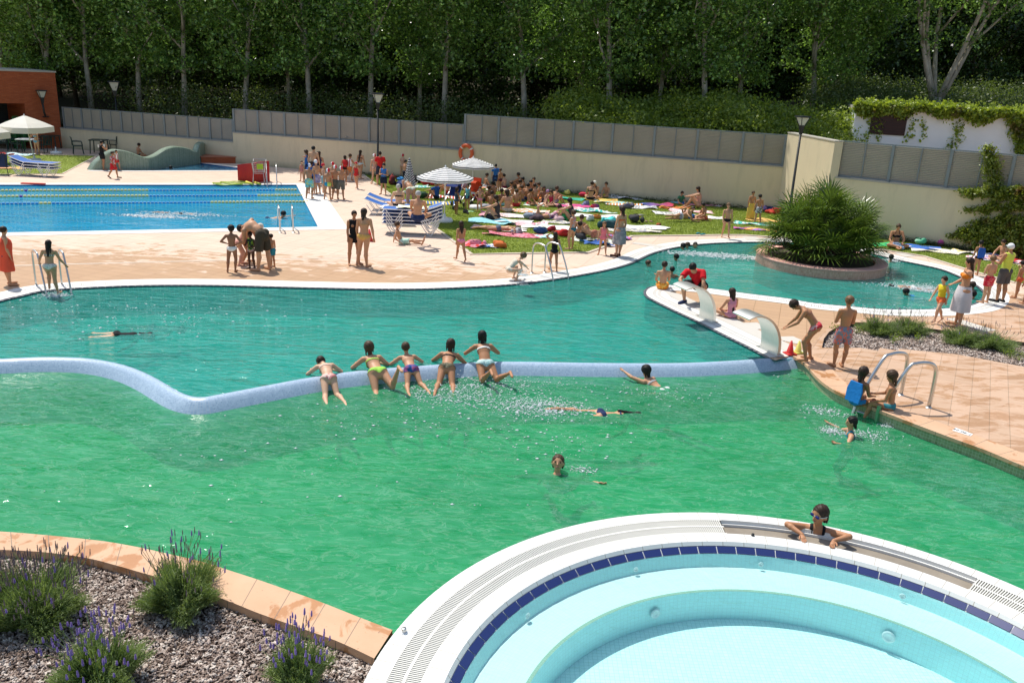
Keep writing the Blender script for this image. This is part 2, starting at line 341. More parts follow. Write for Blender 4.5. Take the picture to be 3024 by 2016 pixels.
# weir
Wt = [(-450, 1075), (-200, 1062), (0, 1055), (129, 1050), (257, 1054), (360, 1073), (437, 1103), (514, 1147), (560, 1165), (600, 1168), (643, 1161), (771, 1137), (900, 1113), (1029, 1094), (1157, 1082), (1300, 1072), (1414, 1065), (1543, 1064), (1800, 1068), (2000, 1068), (2130, 1063), (2250, 1055), (2368, 1043)]
wtop = smooth(PL(Wt, .02), 4)
# lap pool
lapA, lapB = P(875, 546)[:2], P(939, 670)[:2]; lapC, lapD = P(-300, 546)[:2], P(-300, 693)[:2]
kid = PL([(268, 501), (439, 498), (593, 482), (710, 497), (706, 504), (560, 504), (400, 505)])
# bed at right
bed = PL([(2427, 1027), (2433, 1000), (2448, 980), (2474, 964), (2524, 952), (2640, 955), (2715, 966), (2824, 980), (3024, 1011), (3300, 1055), (3300, 1145), (3024, 1083), (2824, 1046), (2655, 1030), (2653, 1036), (2599, 1027), (2593, 1036), (2540, 1027), (2500, 1028)])
# foreground bed : inner side of the coping
Bi = [(-500, 1650), (-200, 1625), (0, 1625), (140, 1633), (261, 1650), (350, 1673), (409, 1690), (540, 1728), (681, 1779), (760, 1811), (870, 1850), (976, 1887), (1045, 1917), (1105, 1946)]
bedF = smooth(PL(Bi), 3)
bedpoly = bedF+[P(1090, 2040)[:2], P(900, 2300)[:2], P(-900, 2300)[:2], P(-900, 1700)[:2]]
# ------------------------------------------------------------------ pool hole = everything inside the shores
NEAR = [np.array(q, float) for q in ((17, 4), (17, -2), (-13, -2), (-13, 5))]
hole = coast_up + [P(2290, 1064)[:2], P(2330, 1052)[:2]] + coast_g + NEAR + [P(-900, 1200)[:2], P(-700, 1060)[:2]]
lawn = PL([(1071, 514), (1200, 521), (1350, 532), (1500, 542), (1736, 566), (1936, 580), (2100, 602), (2200, 614), (2330, 640), (2415, 676), (2520, 688), (2664, 698), (2807, 733), (2920, 762), (3100, 808), (3300, 860), (3300, 905), (3024, 842), (2918, 814), (2855, 796), (2730, 757), (2615, 739), (2450, 712), (2282, 700), (2200, 694), (2125, 694), (1969, 696), (1866, 697), (1781, 730), (1737, 746), (1500, 749), (1393, 751), (1286, 675), (1153, 575), (1103, 539)])
lawnL = PL([(-400, 460), (0, 459), (110, 458), (285, 461), (184, 514), (0, 516), (-400, 520)])
# the ground sheet reaches the horizon; openings only where water and beds go below it
BIG = [(-420, -60), (420, -60), (420, 900), (-420, 900)]
lap = [lapC, lapA, lapB, lapD]
flat('paving', BIG, 0, M_deck, [hole, lap, kid, bed], kind='structure')
terr = PL([(2330, 1052), (2345, 1049), (2440, 975), (2500, 945), (2636, 934), (2793, 932), (2940, 915), (2985, 880), (2960, 845), (2855, 806), (2761, 775), (2640, 752), (2700, 757), (2855, 800), (3024, 846), (3300, 909), (3500, 1100), (3500, 1559)])
tpoly = coast_g[::-1]+[P(2345, 1044)[:2], P(2378, 1030)[:2], P(2415, 1000)[:2], P(2440, 975)[:2], P(2480, 945)[:2], P(2560, 936)[:2], P(2793, 934)[:2], P(2940, 913)[:2], P(3010, 885)[:2], P(3300, 920)[:2], P(3600, 1200)[:2]]
flat('terrace', tpoly, .004, M_deckR, [bed], kind='structure')
lm = flat('lawn', lawn, .012, M_grass, kind='structure'); flat('lawn', lawnL, .012, M_grass, kind='structure')
# pool floors and walls
M_floor = plain('pool_floor', (.10, .42, .30), .7, .1, 1, 0, kind='Object'); M_floorg = plain('green_pool_floor', (.16, .66, .33), .7, .1, 1, 0)
m = MB(); xs = [p[0] for p in hole]; ys = [p[1] for p in hole]
m.box(((min(xs)+max(xs))/2, (min(ys)+max(ys))/2, -1.75), (max(xs)-min(xs)+4, max(ys)-min(ys)+4, .2)); m.build('pool_floor', M_floorg, kind='structure')
def wallstrip(name, line, z0, z1, mat, **kw):
    m = MB(); v = []; us = 0; f = []; uv = []
    for i in range(len(line)-1):
        d = float(np.linalg.norm(np.asarray(line[i+1])-np.asarray(line[i]))); a, b = line[i], line[i+1]; k = len(m.v)
        m.add([(a[0], a[1], z0), (b[0], b[1], z0), (b[0], b[1], z1), (a[0], a[1], z1)], [(0, 1, 2, 3)], [[(us, z0), (us+d, z0), (us+d, z1), (us, z1)]]); us += d
    return m.build(name, mat, **kw)
wallstrip('pool_wall', coast_up, -1.7, -.001, mosaic_mat('turquoise_tile', (.03, .13, .2), (.05, .2, .28), .1, (.3, .4, .4)), kind='structure')
wallstrip('pool_wall', coast_g, -1.7, -.03, M_mosg, kind='structure'); wallstrip('pool_wall', coast_b, -1.7, -.03, M_mosg, kind='structure')
# dark tile line under the shore, white copings
def band(name, line, w0, w1, z, mat, nd=1, **kw):
    a = offset(line, w0); b = offset(line, w1); m = MB(); m.strip(a, b, z, z); me = m.build(name, mat, **kw); return me
band('pool_edge', coast_up, .005, .58, .008, M_cop, kind='structure'); band('tile_line', coast_up, -.07, .004, .002, mosaic_mat('navy_edge_tile', (.01, .014, .045), (.015, .02, .06), .16, (.5, .5, .48)), kind='structure')
pin = [q for q in c_pl]; 
flat('pool_edge', offset(c_pl, .58)[::1]+[P(2330, 1040)[:2]]+offset(c_pl, .98)[::-1]+PL([(1960, 858)]), .012, M_cop2, kind='structure')
# tan edging of the green pool
M_tan = deck_mat('edging_paving', R(-20), None, None, .5, 3)
def slabs(name, inner, outer, z, mat, label=None, th=.05, step=.42, **kw):
    m = MB(); a = inner; b = outer; n = min(len(a), len(b))
    for i in range(n-1):
        v = [(a[i][0], a[i][1], z), (a[i+1][0], a[i+1][1], z), (b[i+1][0], b[i+1][1], z), (b[i][0], b[i][1], z)]
        lo = [(p[0], p[1], z-th) for p in v]; m.add(v+lo, [(0, 1, 2, 3), (4, 5, 1, 0), (7, 6, 5, 4), (3, 2, 6, 7)])
    return m.build(name, mat, **kw)
def resample(line, step):
    L = [np.asarray(p[:2], float) for p in line]; out = [L[0]]; acc = 0
    for i in range(1, len(L)):
        d = np.linalg.norm(L[i]-L[i-1]); t = step-acc
        while t <= d: out.append(L[i-1]+(L[i]-L[i-1])*t/d); t += step
        acc = (acc+d) % step
    return out
def tanmat():
    t = NT('coping_slab'); uv = t.n('ShaderNodeUVMap').outputs[0]; sx = t.n('ShaderNodeSeparateXYZ'); t.l(uv, sx.inputs[0]); p = t.pos()
    c = t.mix(t.noise(p, 2, 4), (.50, .30, .17), (.66, .43, .28)); wet = t.ramp(t.noise(p, 2.2, 5, .65, .6), [(.53, 0), (.58, 1)]); c = t.mix(wet, c, t.mix(1., c, (.78, .6, .42), 'MULTIPLY'))
    c = t.mix(t.ramp(t.noise(p, 25, 3), [(.68, 0), (.74, .6)]), c, (.1, .05, .03)); j = t.math('LESS_THAN', t.math('FRACT', t.math('DIVIDE', sx.outputs[0], .44)), .02)
    c = t.mix(j, c, (.2, .15, .11)); return t.done(t.pbr(c, t.mix(wet, (.7, .7, .7), (.35, .35, .35)), t.bump(t.noise(p, 50, 2), .15, .004), .4))
M_tanc = tanmat()
cb = smooth(PL(Bl[1:-1]), 4); ci = smooth(PL([(x, y) for x, y in Bi if x > -300]), 4)
cb_r = resample(cb, .11); T = np.linspace(0, 1, 90)
def even(line, n):
    L = np.array([p[:2] for p in line], float); s_ = np.r_[0, np.cumsum(np.linalg.norm(np.diff(L, axis=0), axis=1))]; u = np.linspace(0, s_[-1], n); return [np.array([np.interp(q, s_, L[:, 0]), np.interp(q, s_, L[:, 1])]) for q in u]
A_, B_ = even(cb, 90), even(ci, 90); m = MB(); m.strip(A_, B_, .012, .012); m.strip([p for p in A_], A_, .012, -.06); 
m.strip(B_, B_, .012, -.09); m.build('pool_edge', M_tanc, kind='structure')
ga = offset(coast_g, -.01); gb = offset(coast_g, -.01); m = MB(); m.strip(offset(coast_g, .42), offset(coast_g, -.035), .012, .012); m.strip(offset(coast_g, -.035), offset(coast_g, -.035), .012, -.045); m.build('pool_edge', M_tanc, kind='structure')
M_kerb = plain('pale_kerb', (.55, .47, .38), .8, .12, 3, .1, kind='Object')
def kerb(line, w=.12, z=.03, name='lawn_edge'):
    m = MB(); a, b = offset(line, w/2), offset(line, -w/2); m.strip(a, b, z, z); m.strip(b, b, z, -.02); m.strip(a, a, -.02, z); return m.build(name, M_kerb, kind='structure')
kerb(PL([(1071, 516), (1103, 539), (1153, 575), (1286, 675), (1393, 752), (1500, 750), (1737, 747), (1781, 731), (1866, 698), (1969, 697), (2125, 695), (2200, 695), (2282, 701), (2450, 713), (2615, 740), (2730, 758), (2855, 797), (2918, 815), (3024, 843), (3300, 906)]))
kerb(PL([(1393, 755), (1000, 761.6), (678, 768), (400, 775), (54, 784), (-300, 796)]), .09, .004, 'paving_joint'); kerb(PL([(-400, 516), (184, 514), (285, 461)]), .1, .02)
# white slabs set in the deck
for q in ([(1864, 719), (1875, 715), (1959, 727), (1950, 732.5)], [(2190, 699), (2230, 699), (2258, 710), (2205, 710)], [(2640, 748), (2662, 747), (2706, 757), (2672, 759)], [(2796, 942), (2820, 939), (2942, 976), (2905, 981)], [(2196, 954), (2236, 953), (2262, 971), (2231, 974)], [(2305, 995), (2342, 994), (2374, 1008), (2352, 1016), (2310, 1006)]):
    m = MB(); v = PL(q); c = np.mean(v, 0); n = len(v); m.add([(p[0], p[1], .011) for p in v]+[(p[0], p[1], -.02) for p in v], [tuple(range(n))]+[(i, i+n, (i+1) % n+n, (i+1) % n) for i in range(n)]); m.build('paving_slab', M_cop2, kind='structure')
# ------------------------------------------------------------------ water sheets
mid = wtop
up_poly = coast_up + [P(2290, 1064)[:2], P(2360, 1050)[:2]] + offset(wtop, .05)[::-1] + [P(-700, 1060)[:2]]
flat('water', up_poly, -.03, M_turq, kind='structure')
wlow = offset(wtop, -.15)
lo_poly = wlow + [P(2380, 1060)[:2]] + coast_g + NEAR
wh = circle(WR-.03, 96)
def murk(nm, c):
    t = NT(nm); f = t.noise(t.pos(), .45, 3, .5); return t.done(t.pbr(t.mix(f, tuple(x*.82 for x in c), tuple(min(1, x*1.1) for x in c)), 1, None, 0))
flat('water', up_poly, -.62, murk('turbid_turquoise', (.03, .52, .42)), kind='structure'); flat('water', lo_poly, -1.0, murk('turbid_green', (.05, .50, .22)), [wh], kind='structure')
flat('water', lo_poly, -.20, M_green, [wh], kind='structure')
def big(poly, s_): c = np.mean(poly, 0); return [c+(np.asarray(p)-c)*s_ for p in poly]
flat('water', lap, -.05, M_lap, kind='structure'); flat('water', kid, -.04, water('paddling_water', (.03, .20, .36), (.35, .75, .9), .5, 1.6, .5), kind='structure')
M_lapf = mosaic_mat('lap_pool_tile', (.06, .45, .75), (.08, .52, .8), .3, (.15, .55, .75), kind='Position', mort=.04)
m = MB(); c = np.mean(lap, 0); m.add([(*p, -1.4) for p in lap], [(3, 2, 1, 0)]); m.build('pool_floor', M_lapf, kind='structure')
m = MB(); m.add([(*p, -.5) for p in kid], [tuple(range(len(kid)))[::-1]]); m.build('pool_floor', M_lapf, kind='structure')
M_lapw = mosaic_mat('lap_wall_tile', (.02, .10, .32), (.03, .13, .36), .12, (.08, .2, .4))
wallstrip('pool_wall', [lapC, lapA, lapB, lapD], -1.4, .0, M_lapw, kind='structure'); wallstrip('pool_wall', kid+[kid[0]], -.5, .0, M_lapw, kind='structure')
m = MB()
for q in (.5, 2.9, 5.3, 7.7, 9.6):
    f_ = q/10.3; a = lapA*(1-f_)+lapB*f_; b = lapC*(1-f_)+lapD*f_; m.strip([a+(b-a)*.03, b], [a+(b-a)*.03+np.array([.0, -.3]), b+np.array([0, -.3])], -1.39, -1.39)
    u = a+(b-a)*.03; m.strip([u+np.array([0, .3]), u+np.array([0, -.6])], [u+np.array([.3, .3]), u+np.array([.3, -.6])], -1.388, -1.388)
m.build('lane_marking', plain('navy_floor_tile', (.02, .04, .25), .5), kind='structure')
def ring_quad(a, b, c, d, z=.008):   # coping piece
    m = MB(); m.strip([a, b], [c, d], z, z); m.build('pool_edge', M_cop2, kind='structure')
ux = lambda p, q: (q-p)/np.linalg.norm(q-p)
e1 = ux(lapC, lapA); e2 = ux(lapA, lapB)
oR = .95; A2 = lapA+e1*oR-e2*.5; B2 = lapB+e1*oR+e2*.55
ring_quad(lapC-e2*.5, A2, lapC, lapA+e1*oR); ring_quad(lapA, lapB, lapA+e1*oR, lapB+e1*oR); ring_quad(lapD, lapB+e1*oR, lapD+e2*.55, B2)
a = np.array(kid[4])-np.array(kid[6]); ln = PL([(262, 503.5), (400, 505), (560, 504.3), (708, 504)]); band('pool_edge', ln, -.25, .05, .01, M_cop2, kind='structure'); band('pool_edge', PL([(593, 482), (710, 496.5)]), -.05, .35, .01, M_cop2, kind='structure')
# weir ridge
prof = [(.12, -1.7), (.10, -.1), (.06, -.035), (.03, -.014), (-.02, -.006), (-.07, -.02), (-.12, -.055), (-.17, -.11), (-.25, -.20), (-.36, -.36), (-.48, -.65), (-.52, -1.0), (-.52, -1.7)]
L = smooth([np.array([*p, 0]) for p in wtop], 1); offs = [offset(wtop, o) for o, z in prof]; m = MB(); us = np.r_[0, np.cumsum([np.linalg.norm(wtop[i+1]-wtop[i]) for i in range(len(wtop)-1)])]
vs_ = []; fs = []; uvs = []; n = len(wtop); pv = np.r_[0, np.cumsum([math.hypot(prof[k+1][0]-prof[k][0], prof[k+1][1]-prof[k][1]) for k in range(len(prof)-1)])]
for k, (o, z) in enumerate(prof): vs_ += [(offs[k][i][0], offs[k][i][1], z) for i in range(n)]
for k in range(len(prof)-1):
    for i in range(n-1): fs.append((k*n+i, (k+1)*n+i, (k+1)*n+i+1, k*n+i+1)); uvs.append([(us[i], pv[k]), (us[i], pv[k+1]), (us[i+1], pv[k+1]), (us[i+1], pv[k])])
m.add(vs_, fs, uvs); m.build('weir_wall', mosaic_mat('pale_blue_mosaic', (.22, .34, .48), (.44, .57, .70), .028, (.42, .5, .6), mort=.1, rough=.3), smoothf=True, label='curved weir ridge of pale blue mosaic between the turquoise and the green pool', cat='weir')
# ------------------------------------------------------------------ palm island planter
isl_c = P(2420, 781, .0)[:2]; isl_r = abs(P(2606, 800)[0]-P(2238, 795)[0])/2*.97
m = MB(); m.lathe([(isl_r, -1.6), (isl_r, .19), (isl_r-.02, .212)], (*isl_c, 0), 72); pi = m.build('planter', mosaic_mat('brown_mosaic', (.50, .20, .14), (.74, .40, .30), .035, (.6, .36, .28)), label='round mosaic planter standing in the far pool under the fan palm', cat='planter')
for l in pi.data.uv_layers[0].data: l.uv = (l.uv[0]*2*math.pi*isl_r, l.uv[1]*1.9)
m = MB(); m.lathe([(isl_r+.01, .21), (isl_r+.01, .245), (isl_r-.34, .245), (isl_r-.34, .14)], (*isl_c, 0), 72); m.build('rim', plain('terracotta_rim', (.74, .40, .32), .7, .12, 6, .1), pi)
m = MB(); m.lathe([(isl_r-.34, .17), (.01, .25)], (*isl_c, 0), 40); m.build('soil', plain('soil', (.06, .045, .03), .9, .3), pi)
# ------------------------------------------------------------------ whirlpool
n = 180; C = lambda r: circle(r, n)+[circle(r, n)[0]]
wp = thing('whirlpool', 'round white tiled whirlpool with pale blue stepped basin in the near corner', 'whirlpool', (0, 0, 0))
m = MB(); m.strip(C(WR), C(R_g1+.0), ZR, ZR); m.strip(C(WR), C(WR), -1.6, ZR); m.strip(C(R_g2), C(R_b1+.03), ZR, ZR); m.strip(C(R_b1+.03), C(R_b1), ZR, ZSPA)
def tile_mat():
    t = NT('white_rim_tile'); uv = t.n('ShaderNodeUVMap').outputs[0]; sx = t.n('ShaderNodeSeparateXYZ'); t.l(uv, sx.inputs[0])
    c = t.mix(t.noise(t.pos(), 1.5, 5), (.64, .635, .60), (.74, .74, .71)); j = t.math('LESS_THAN', t.math('FRACT', t.math('DIVIDE', sx.outputs[0], .2513)), .03); c = t.mix(t.math('MULTIPLY', j, .9), c, (.34, .30, .23))
    c = t.mix(t.ramp(t.noise(t.pos(), 7, 5, .7), [(.6, 0), (.8, .35)]), c, (.6, .54, .42)); return t.done(t.pbr(c, .45, t.bump(t.noise(t.pos(), 30, 2), .08, .003), .4))
M_rt = tile_mat(); m.build('rim', M_rt, wp)
ang = lambda p: math.atan2(p[1]-WC[1], p[0]-WC[0])
gap_a, gap_b = ang(P(2132, 1542, ZR)), ang(P(2862, 1735, ZR))   # missing grating between these
ring = lambda r, an: np.array([WC[0]+r*math.cos(an), WC[1]+r*math.sin(an)])
def arc(r, a0, a1, k=120): return [ring(r, a0+(a1-a0)*i/k) for i in range(k+1)]
m = MB(); ch = MB(); N = 900; rm = (R_g1+R_g2)/2
for k in range(N):
    an = 2*math.pi*k/N; da = 2*math.pi/N*.5
    w_ = (an+math.pi) % (2*math.pi)-math.pi
    if gap_b < w_ < gap_a: continue
    if w_ < -1.9 or w_ > 3.0 and False: continue
    for r0, r1 in ((R_g1-.012, rm+.012), (rm-.012, R_g2+.012)):
        q = [ring(r0, an), ring(r0, an+da), ring(r1, an+da), ring(r1, an)]
        v = [(*p, ZR) for p in q]+[(*p, ZR-.02) for p in q]; m.add(v, [(0, 1, 2, 3), (4, 5, 1, 0), (5, 6, 2, 1), (6, 7, 3, 2), (7, 4, 0, 3)])
for r0, r1 in ((R_g1, R_g1-.014), (rm+.014, rm-.014), (R_g2+.014, R_g2)):
    m.strip(arc(r0, gap_a, gap_b+2*math.pi), arc(r1, gap_a, gap_b+2*math.pi), ZR+.001, ZR+.001)
m.build('grating', plain('white_plastic_grating', (.68, .67, .61), .5, .06, 3, 0), wp)
m = MB(); A0, A1 = gap_a, gap_b+2*math.pi
for zc, a0_, a1_ in ((-.055, gap_b, gap_a), (-.20, A0, A1)): m.strip(arc(R_g1, a0_, a1_), arc(R_g1, a0_, a1_), ZR-.001, zc); m.strip(arc(R_g1, a0_, a1_), arc(R_g2, a0_, a1_), zc, zc); m.strip(arc(R_g2, a0_, a1_), arc(R_g2, a0_, a1_), zc, ZR-.001)
for a_ in (gap_a, gap_b): m.strip([ring(R_g1, a_), ring(R_g2, a_)], [ring(R_g1, a_), ring(R_g2, a_)], -.2, ZR-.025)
m.build('channel', plain('stained_concrete', (.25, .215, .17), .9, .35, 3, .4, bscale=25), wp)
m = MB(); m.strip(arc(R_g1-.002, gap_b, gap_a), arc(R_g1-.002, gap_b, gap_a), ZR-.001, -.022); m.strip(arc(R_g1-.0, gap_b, gap_a), arc(R_g1-.03, gap_b, gap_a), -.022, -.022); m.strip(arc(R_g1-.03, gap_b, gap_a), arc(R_g1-.03, gap_b, gap_a), -.022, -.055); m.build('ledge', plain('white_ledge', (.75, .74, .7), .5, .08, 4, 0), wp)
m = MB(); nb = 88
for k in range(nb):
    a0 = 2*math.pi*k/nb; a1 = 2*math.pi*(k+.95)/nb; q = [ring(R_b1-.004, a0), ring(R_b1-.004, a1), ring(R_b2, a1), ring(R_b2, a0)]; zz = (ZSPA-.004, ZSPA-.004, ZSPA-.05, ZSPA-.05)
    m.add([(*p, z) for p, z in zip(q, zz)], [(0, 1, 2, 3)])
m.build('tile_band', plain('navy_tile', (.017, .03, .13), .25, .12, 2, 0, .6), wp)
spa_m = lambda nm, c, s_=.05: mosaic_mat(nm, c, tuple(min(1, x*1.06) for x in c), s_, tuple(x*.92 for x in c), mort=.05)
m = MB(); m.strip(C(R_b1), C(R_b2-.003), ZSPA-.006, -.09); m.build('grout', plain('grout', (.7, .72, .7), .6, .05, 5, 0), wp)
Zb, Zf = -.22, -.56; m = MB(); m.strip(C(R_b2-.002), C(R_b2-.06), -.08, Zb); m.strip(C(R_s), C(R_s-.03), Zb, Zf); 
for l in m.uv:
    for i in range(4): l[i] = (l[i][0], l[i][1]*.4)
m.build('side_wall', spa_m('spa_wall_tile', (.55, .88, .88)), wp)
m = MB(); m.strip(C(R_b2-.06), C(R_s), Zb, Zb); 
for l in m.uv:
    for i in range(4): l[i] = (l[i][0], l[i][1]*.6)
m.build('bench', spa_m('spa_bench_tile', (.72, .84, .82)), wp)
m = MB(); m.strip(C(R_s+.035), C(R_s-.004), Zb+.004, Zb+.004); m.build('bench_edge', mosaic_mat('green_edge_mosaic', (.22, .33, .22), (.38, .50, .36), .035, (.4, .5, .42)), wp)
m = MB(); q = circle(R_s-.03, n); m.add([(*p, Zf) for p in q], [tuple(range(n))]); m.build('basin_floor', mosaic_mat('spa_floor_tile', (.68, .88, .87), (.8, .95, .94), .05, (.5, .74, .73), kind='Position', mort=.05), wp)
m = MB(); q = circle(R_b2-.01, n); m.add([(*p, -.075) for p in q], [tuple(range(n))]); m.build('water_surface', M_spa, wp)
M_jet = plain('jet_plastic', (.75, .82, .82), .4, .05, 5, 0)
for (x, y, zz, r) in ((1544, 1810, -.15, .035), (1866, 1668, -.15, .03), (2244, 1655, -.15, .03), (2668, 1753, -.15, .035), (1934, 1809, -.38, .06), (2624, 1880, -.38, .07)):
    # jets sit on the side walls
    q = P(x, y, zz)[:2]; an = ang(q); rr = (R_b2-.06) if zz > -.2 else R_s-.035; c = ring(rr-.006, an); nrm = np.array([-math.cos(an), -math.sin(an)]); tg = np.array([-nrm[1], nrm[0]])
    m = MB()
    for k, (ra, dz) in enumerate(((r, 0), (r*.92, .012), (r*.5, .012), (r*.35, .004))): pass
    V = []; kk = 20; rs = ((r, 0.002), (r*.9, .014), (r*.55, .014), (r*.4, .004), (.001, .004))
    for ra, dz in rs: V += [(*(c+nrm*dz+tg*ra*math.cos(2*math.pi*i/kk)), zz+ra*math.sin(2*math.pi*i/kk)) for i in range(kk)]
    m.add(V, [(a*kk+i, a*kk+(i+1) % kk, (a+1)*kk+(i+1) % kk, (a+1)*kk+i) for a in range(len(rs)-1) for i in range(kk)]); m.build('jet', M_jet, wp, True)
# ------------------------------------------------------------------ perimeter walls and fences
WA = P(184, 437)[:2]; WB_ = P(2186, 616)[:2]; wd = (WB_-WA)/np.linalg.norm(WB_-WA)
def on_wall(px, A, B):
    lo, hi = -1., 3.
    for _ in range(60):
        mm = (lo+hi)/2; q = A+(B-A)*mm
        if proj((*q, 1.))[0] < px: lo = mm
        else: hi = mm
    return A+(B-A)*(lo+hi)/2
pw = [on_wall(x, WA, WB_) for x in (150, 689, 1365, 2304)]
hts = []
for i, (xm, yt) in enumerate(((186, 380), (1000, 417), (1800, 457))): q = on_wall(xm, WA, WB_); hts.append(height_at(*q, yt))
fts = []
for xm, yt in ((187, 316), (700, 322), (1366, 337)): q = on_wall(xm, WA, WB_); fts.append(height_at(*q, yt))
print('walls', WA, WB_, hts, fts)
pil = height_at(*pw[3], 393); RC = P(2418, 679)[:2]; RD = P(2807, 733)[:2]; RE = RC+(RD-RC)*2.6
hR = (height_at(*RC, 524)+height_at(*RD, 564))/2; fR = height_at(*RC, 411)
print('right', RC, RD, hR, fR, pil)
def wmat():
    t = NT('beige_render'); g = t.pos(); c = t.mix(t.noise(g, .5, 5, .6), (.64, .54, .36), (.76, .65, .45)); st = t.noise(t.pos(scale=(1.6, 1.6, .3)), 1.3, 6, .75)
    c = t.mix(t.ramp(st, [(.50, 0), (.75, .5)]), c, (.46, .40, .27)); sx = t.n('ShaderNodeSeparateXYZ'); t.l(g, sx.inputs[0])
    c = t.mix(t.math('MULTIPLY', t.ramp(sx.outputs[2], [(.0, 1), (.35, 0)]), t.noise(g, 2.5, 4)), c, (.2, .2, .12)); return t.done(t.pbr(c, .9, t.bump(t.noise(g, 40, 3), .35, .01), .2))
M_wall = wmat(); M_cap = plain('wall_cap', (.42, .39, .33), .8, .2, 2, .1)
M_post = plain('fence_post', (.22, .25, .26), .5, .1, 3, 0, metal=.3); M_slat = plain('fence_slat', (.46, .43, .375), .6, .18, 1.1, 0, kind='Object')
def wall(A, B, h, label, th=.3, name='wall', cap=True):
    d = (B-A)/np.linalg.norm(B-A); nn = np.array([-d[1], d[0]]); nn = nn if nn[1] > 0 else -nn; c = (A+B)/2+nn*th/2; L = np.linalg.norm(B-A); rz = math.atan2(d[1], d[0])
    m = MB(); m.box((*c, h/2-.3), (L, th, h+.6), rz); o = m.build(name, M_wall, label=label, cat='wall')
    if cap: m = MB(); m.box((*(c-nn*.01), h+.022), (L, th+.04, .05), rz); m.build('cap', M_cap, o)
    return o
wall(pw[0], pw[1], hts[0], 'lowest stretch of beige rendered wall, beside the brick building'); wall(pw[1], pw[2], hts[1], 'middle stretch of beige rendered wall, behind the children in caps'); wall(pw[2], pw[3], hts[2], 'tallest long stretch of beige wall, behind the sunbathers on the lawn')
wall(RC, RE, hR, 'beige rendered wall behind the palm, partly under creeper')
rp = thing('wall', 'tall plain beige return wall without fence, behind the right lamp post', 'wall')
m = MB(); d = RC-pw[3]; L = np.linalg.norm(d); u = d/L; nn = np.array([u[1], -u[0]]); nn = nn if nn[0] > 0 else -nn; m.box((*((RC+pw[3])/2+nn*.16+u*.1), pil/2-.3), (L+.2, .32, pil+.6), math.atan2(u[1], u[0])); m.build('body', M_wall, rp)
m = MB(); m.box((*((RC+pw[3])/2+nn*.16+u*.1), pil+.02), (L+.24, .36, .04), math.atan2(u[1], u[0])); m.build('cap', M_cap, rp)
def fence(A, B, z0, z1, posts, label, inset=.15):
    d = (B-A)/np.linalg.norm(B-A); nn = np.array([-d[1], d[0]]); nn = nn if nn[1] > 0 else -nn; rz = math.atan2(d[1], d[0]); t = thing('louvre_fence', label, 'fence'); ps = [p+nn*inset for p in posts]; H = z1-z0
    for p in ps: m = MB(); m.box((*p, (z0+z1)/2), (.1, .12, H), rz); m.build('post', M_post, t)
    for a, b in zip(ps[:-1], ps[1:]):
        c = (a+b)/2; L = np.linalg.norm(b-a)-.1; m = MB(); k = 20
        for i in range(k): m.box((*c, z0+.09+(H-.14)*(i+.5)/k), (L, .012, (H-.14)/k*1.12), rz, tilt=R(38))
        m.box((*(c+nn*.03), (z0+z1)/2+.02), (L, .008, H-.16), rz, mi=1)
        m.box((*(c-nn*.035), (z0+z1)/2), (.035, .02, H-.1), rz, mi=2); m.box((*c, z1-.02), (L, .05, .04), rz, mi=2); m.box((*c, z0+.05), (L, .05, .07), rz, mi=2)
        m.build('panel', [M_slat, plain('fence_back', (.17, .165, .15), .8, .1, 2, 0), M_post], t)
    return t
pp = lambda xs: [on_wall(x, WA, WB_) for x in xs]
fence(pw[0], pw[1], hts[0]+.04, fts[0], pp([187, 241, 298, 357, 419, 484, 552, 618, 686]), 'grey louvred fence on the lowest stretch of wall, beside the brick building')
fence(pw[1], pw[2], hts[1]+.04, fts[1], pp([690, 761, 839, 918, 1000, 1087, 1175, 1268, 1364]), 'grey louvred fence on the middle stretch of wall, behind the middle lamp post')
fence(pw[2], pw[3], hts[2]+.04, fts[2], pp([1368, 1466, 1573, 1684, 1798, 1920, 2045, 2177, 2300]), 'grey louvred fence above the sunbathers on the lawn')
fR = height_at(*RC, 413)
rpx = [2449, 2604, 2772, 2952, 3150, 3370]; fence(RC, RE, hR+.04, fR, [on_wall(x, RC, RE) for x in rpx], 'grey louvred fence in front of the white ivy building')
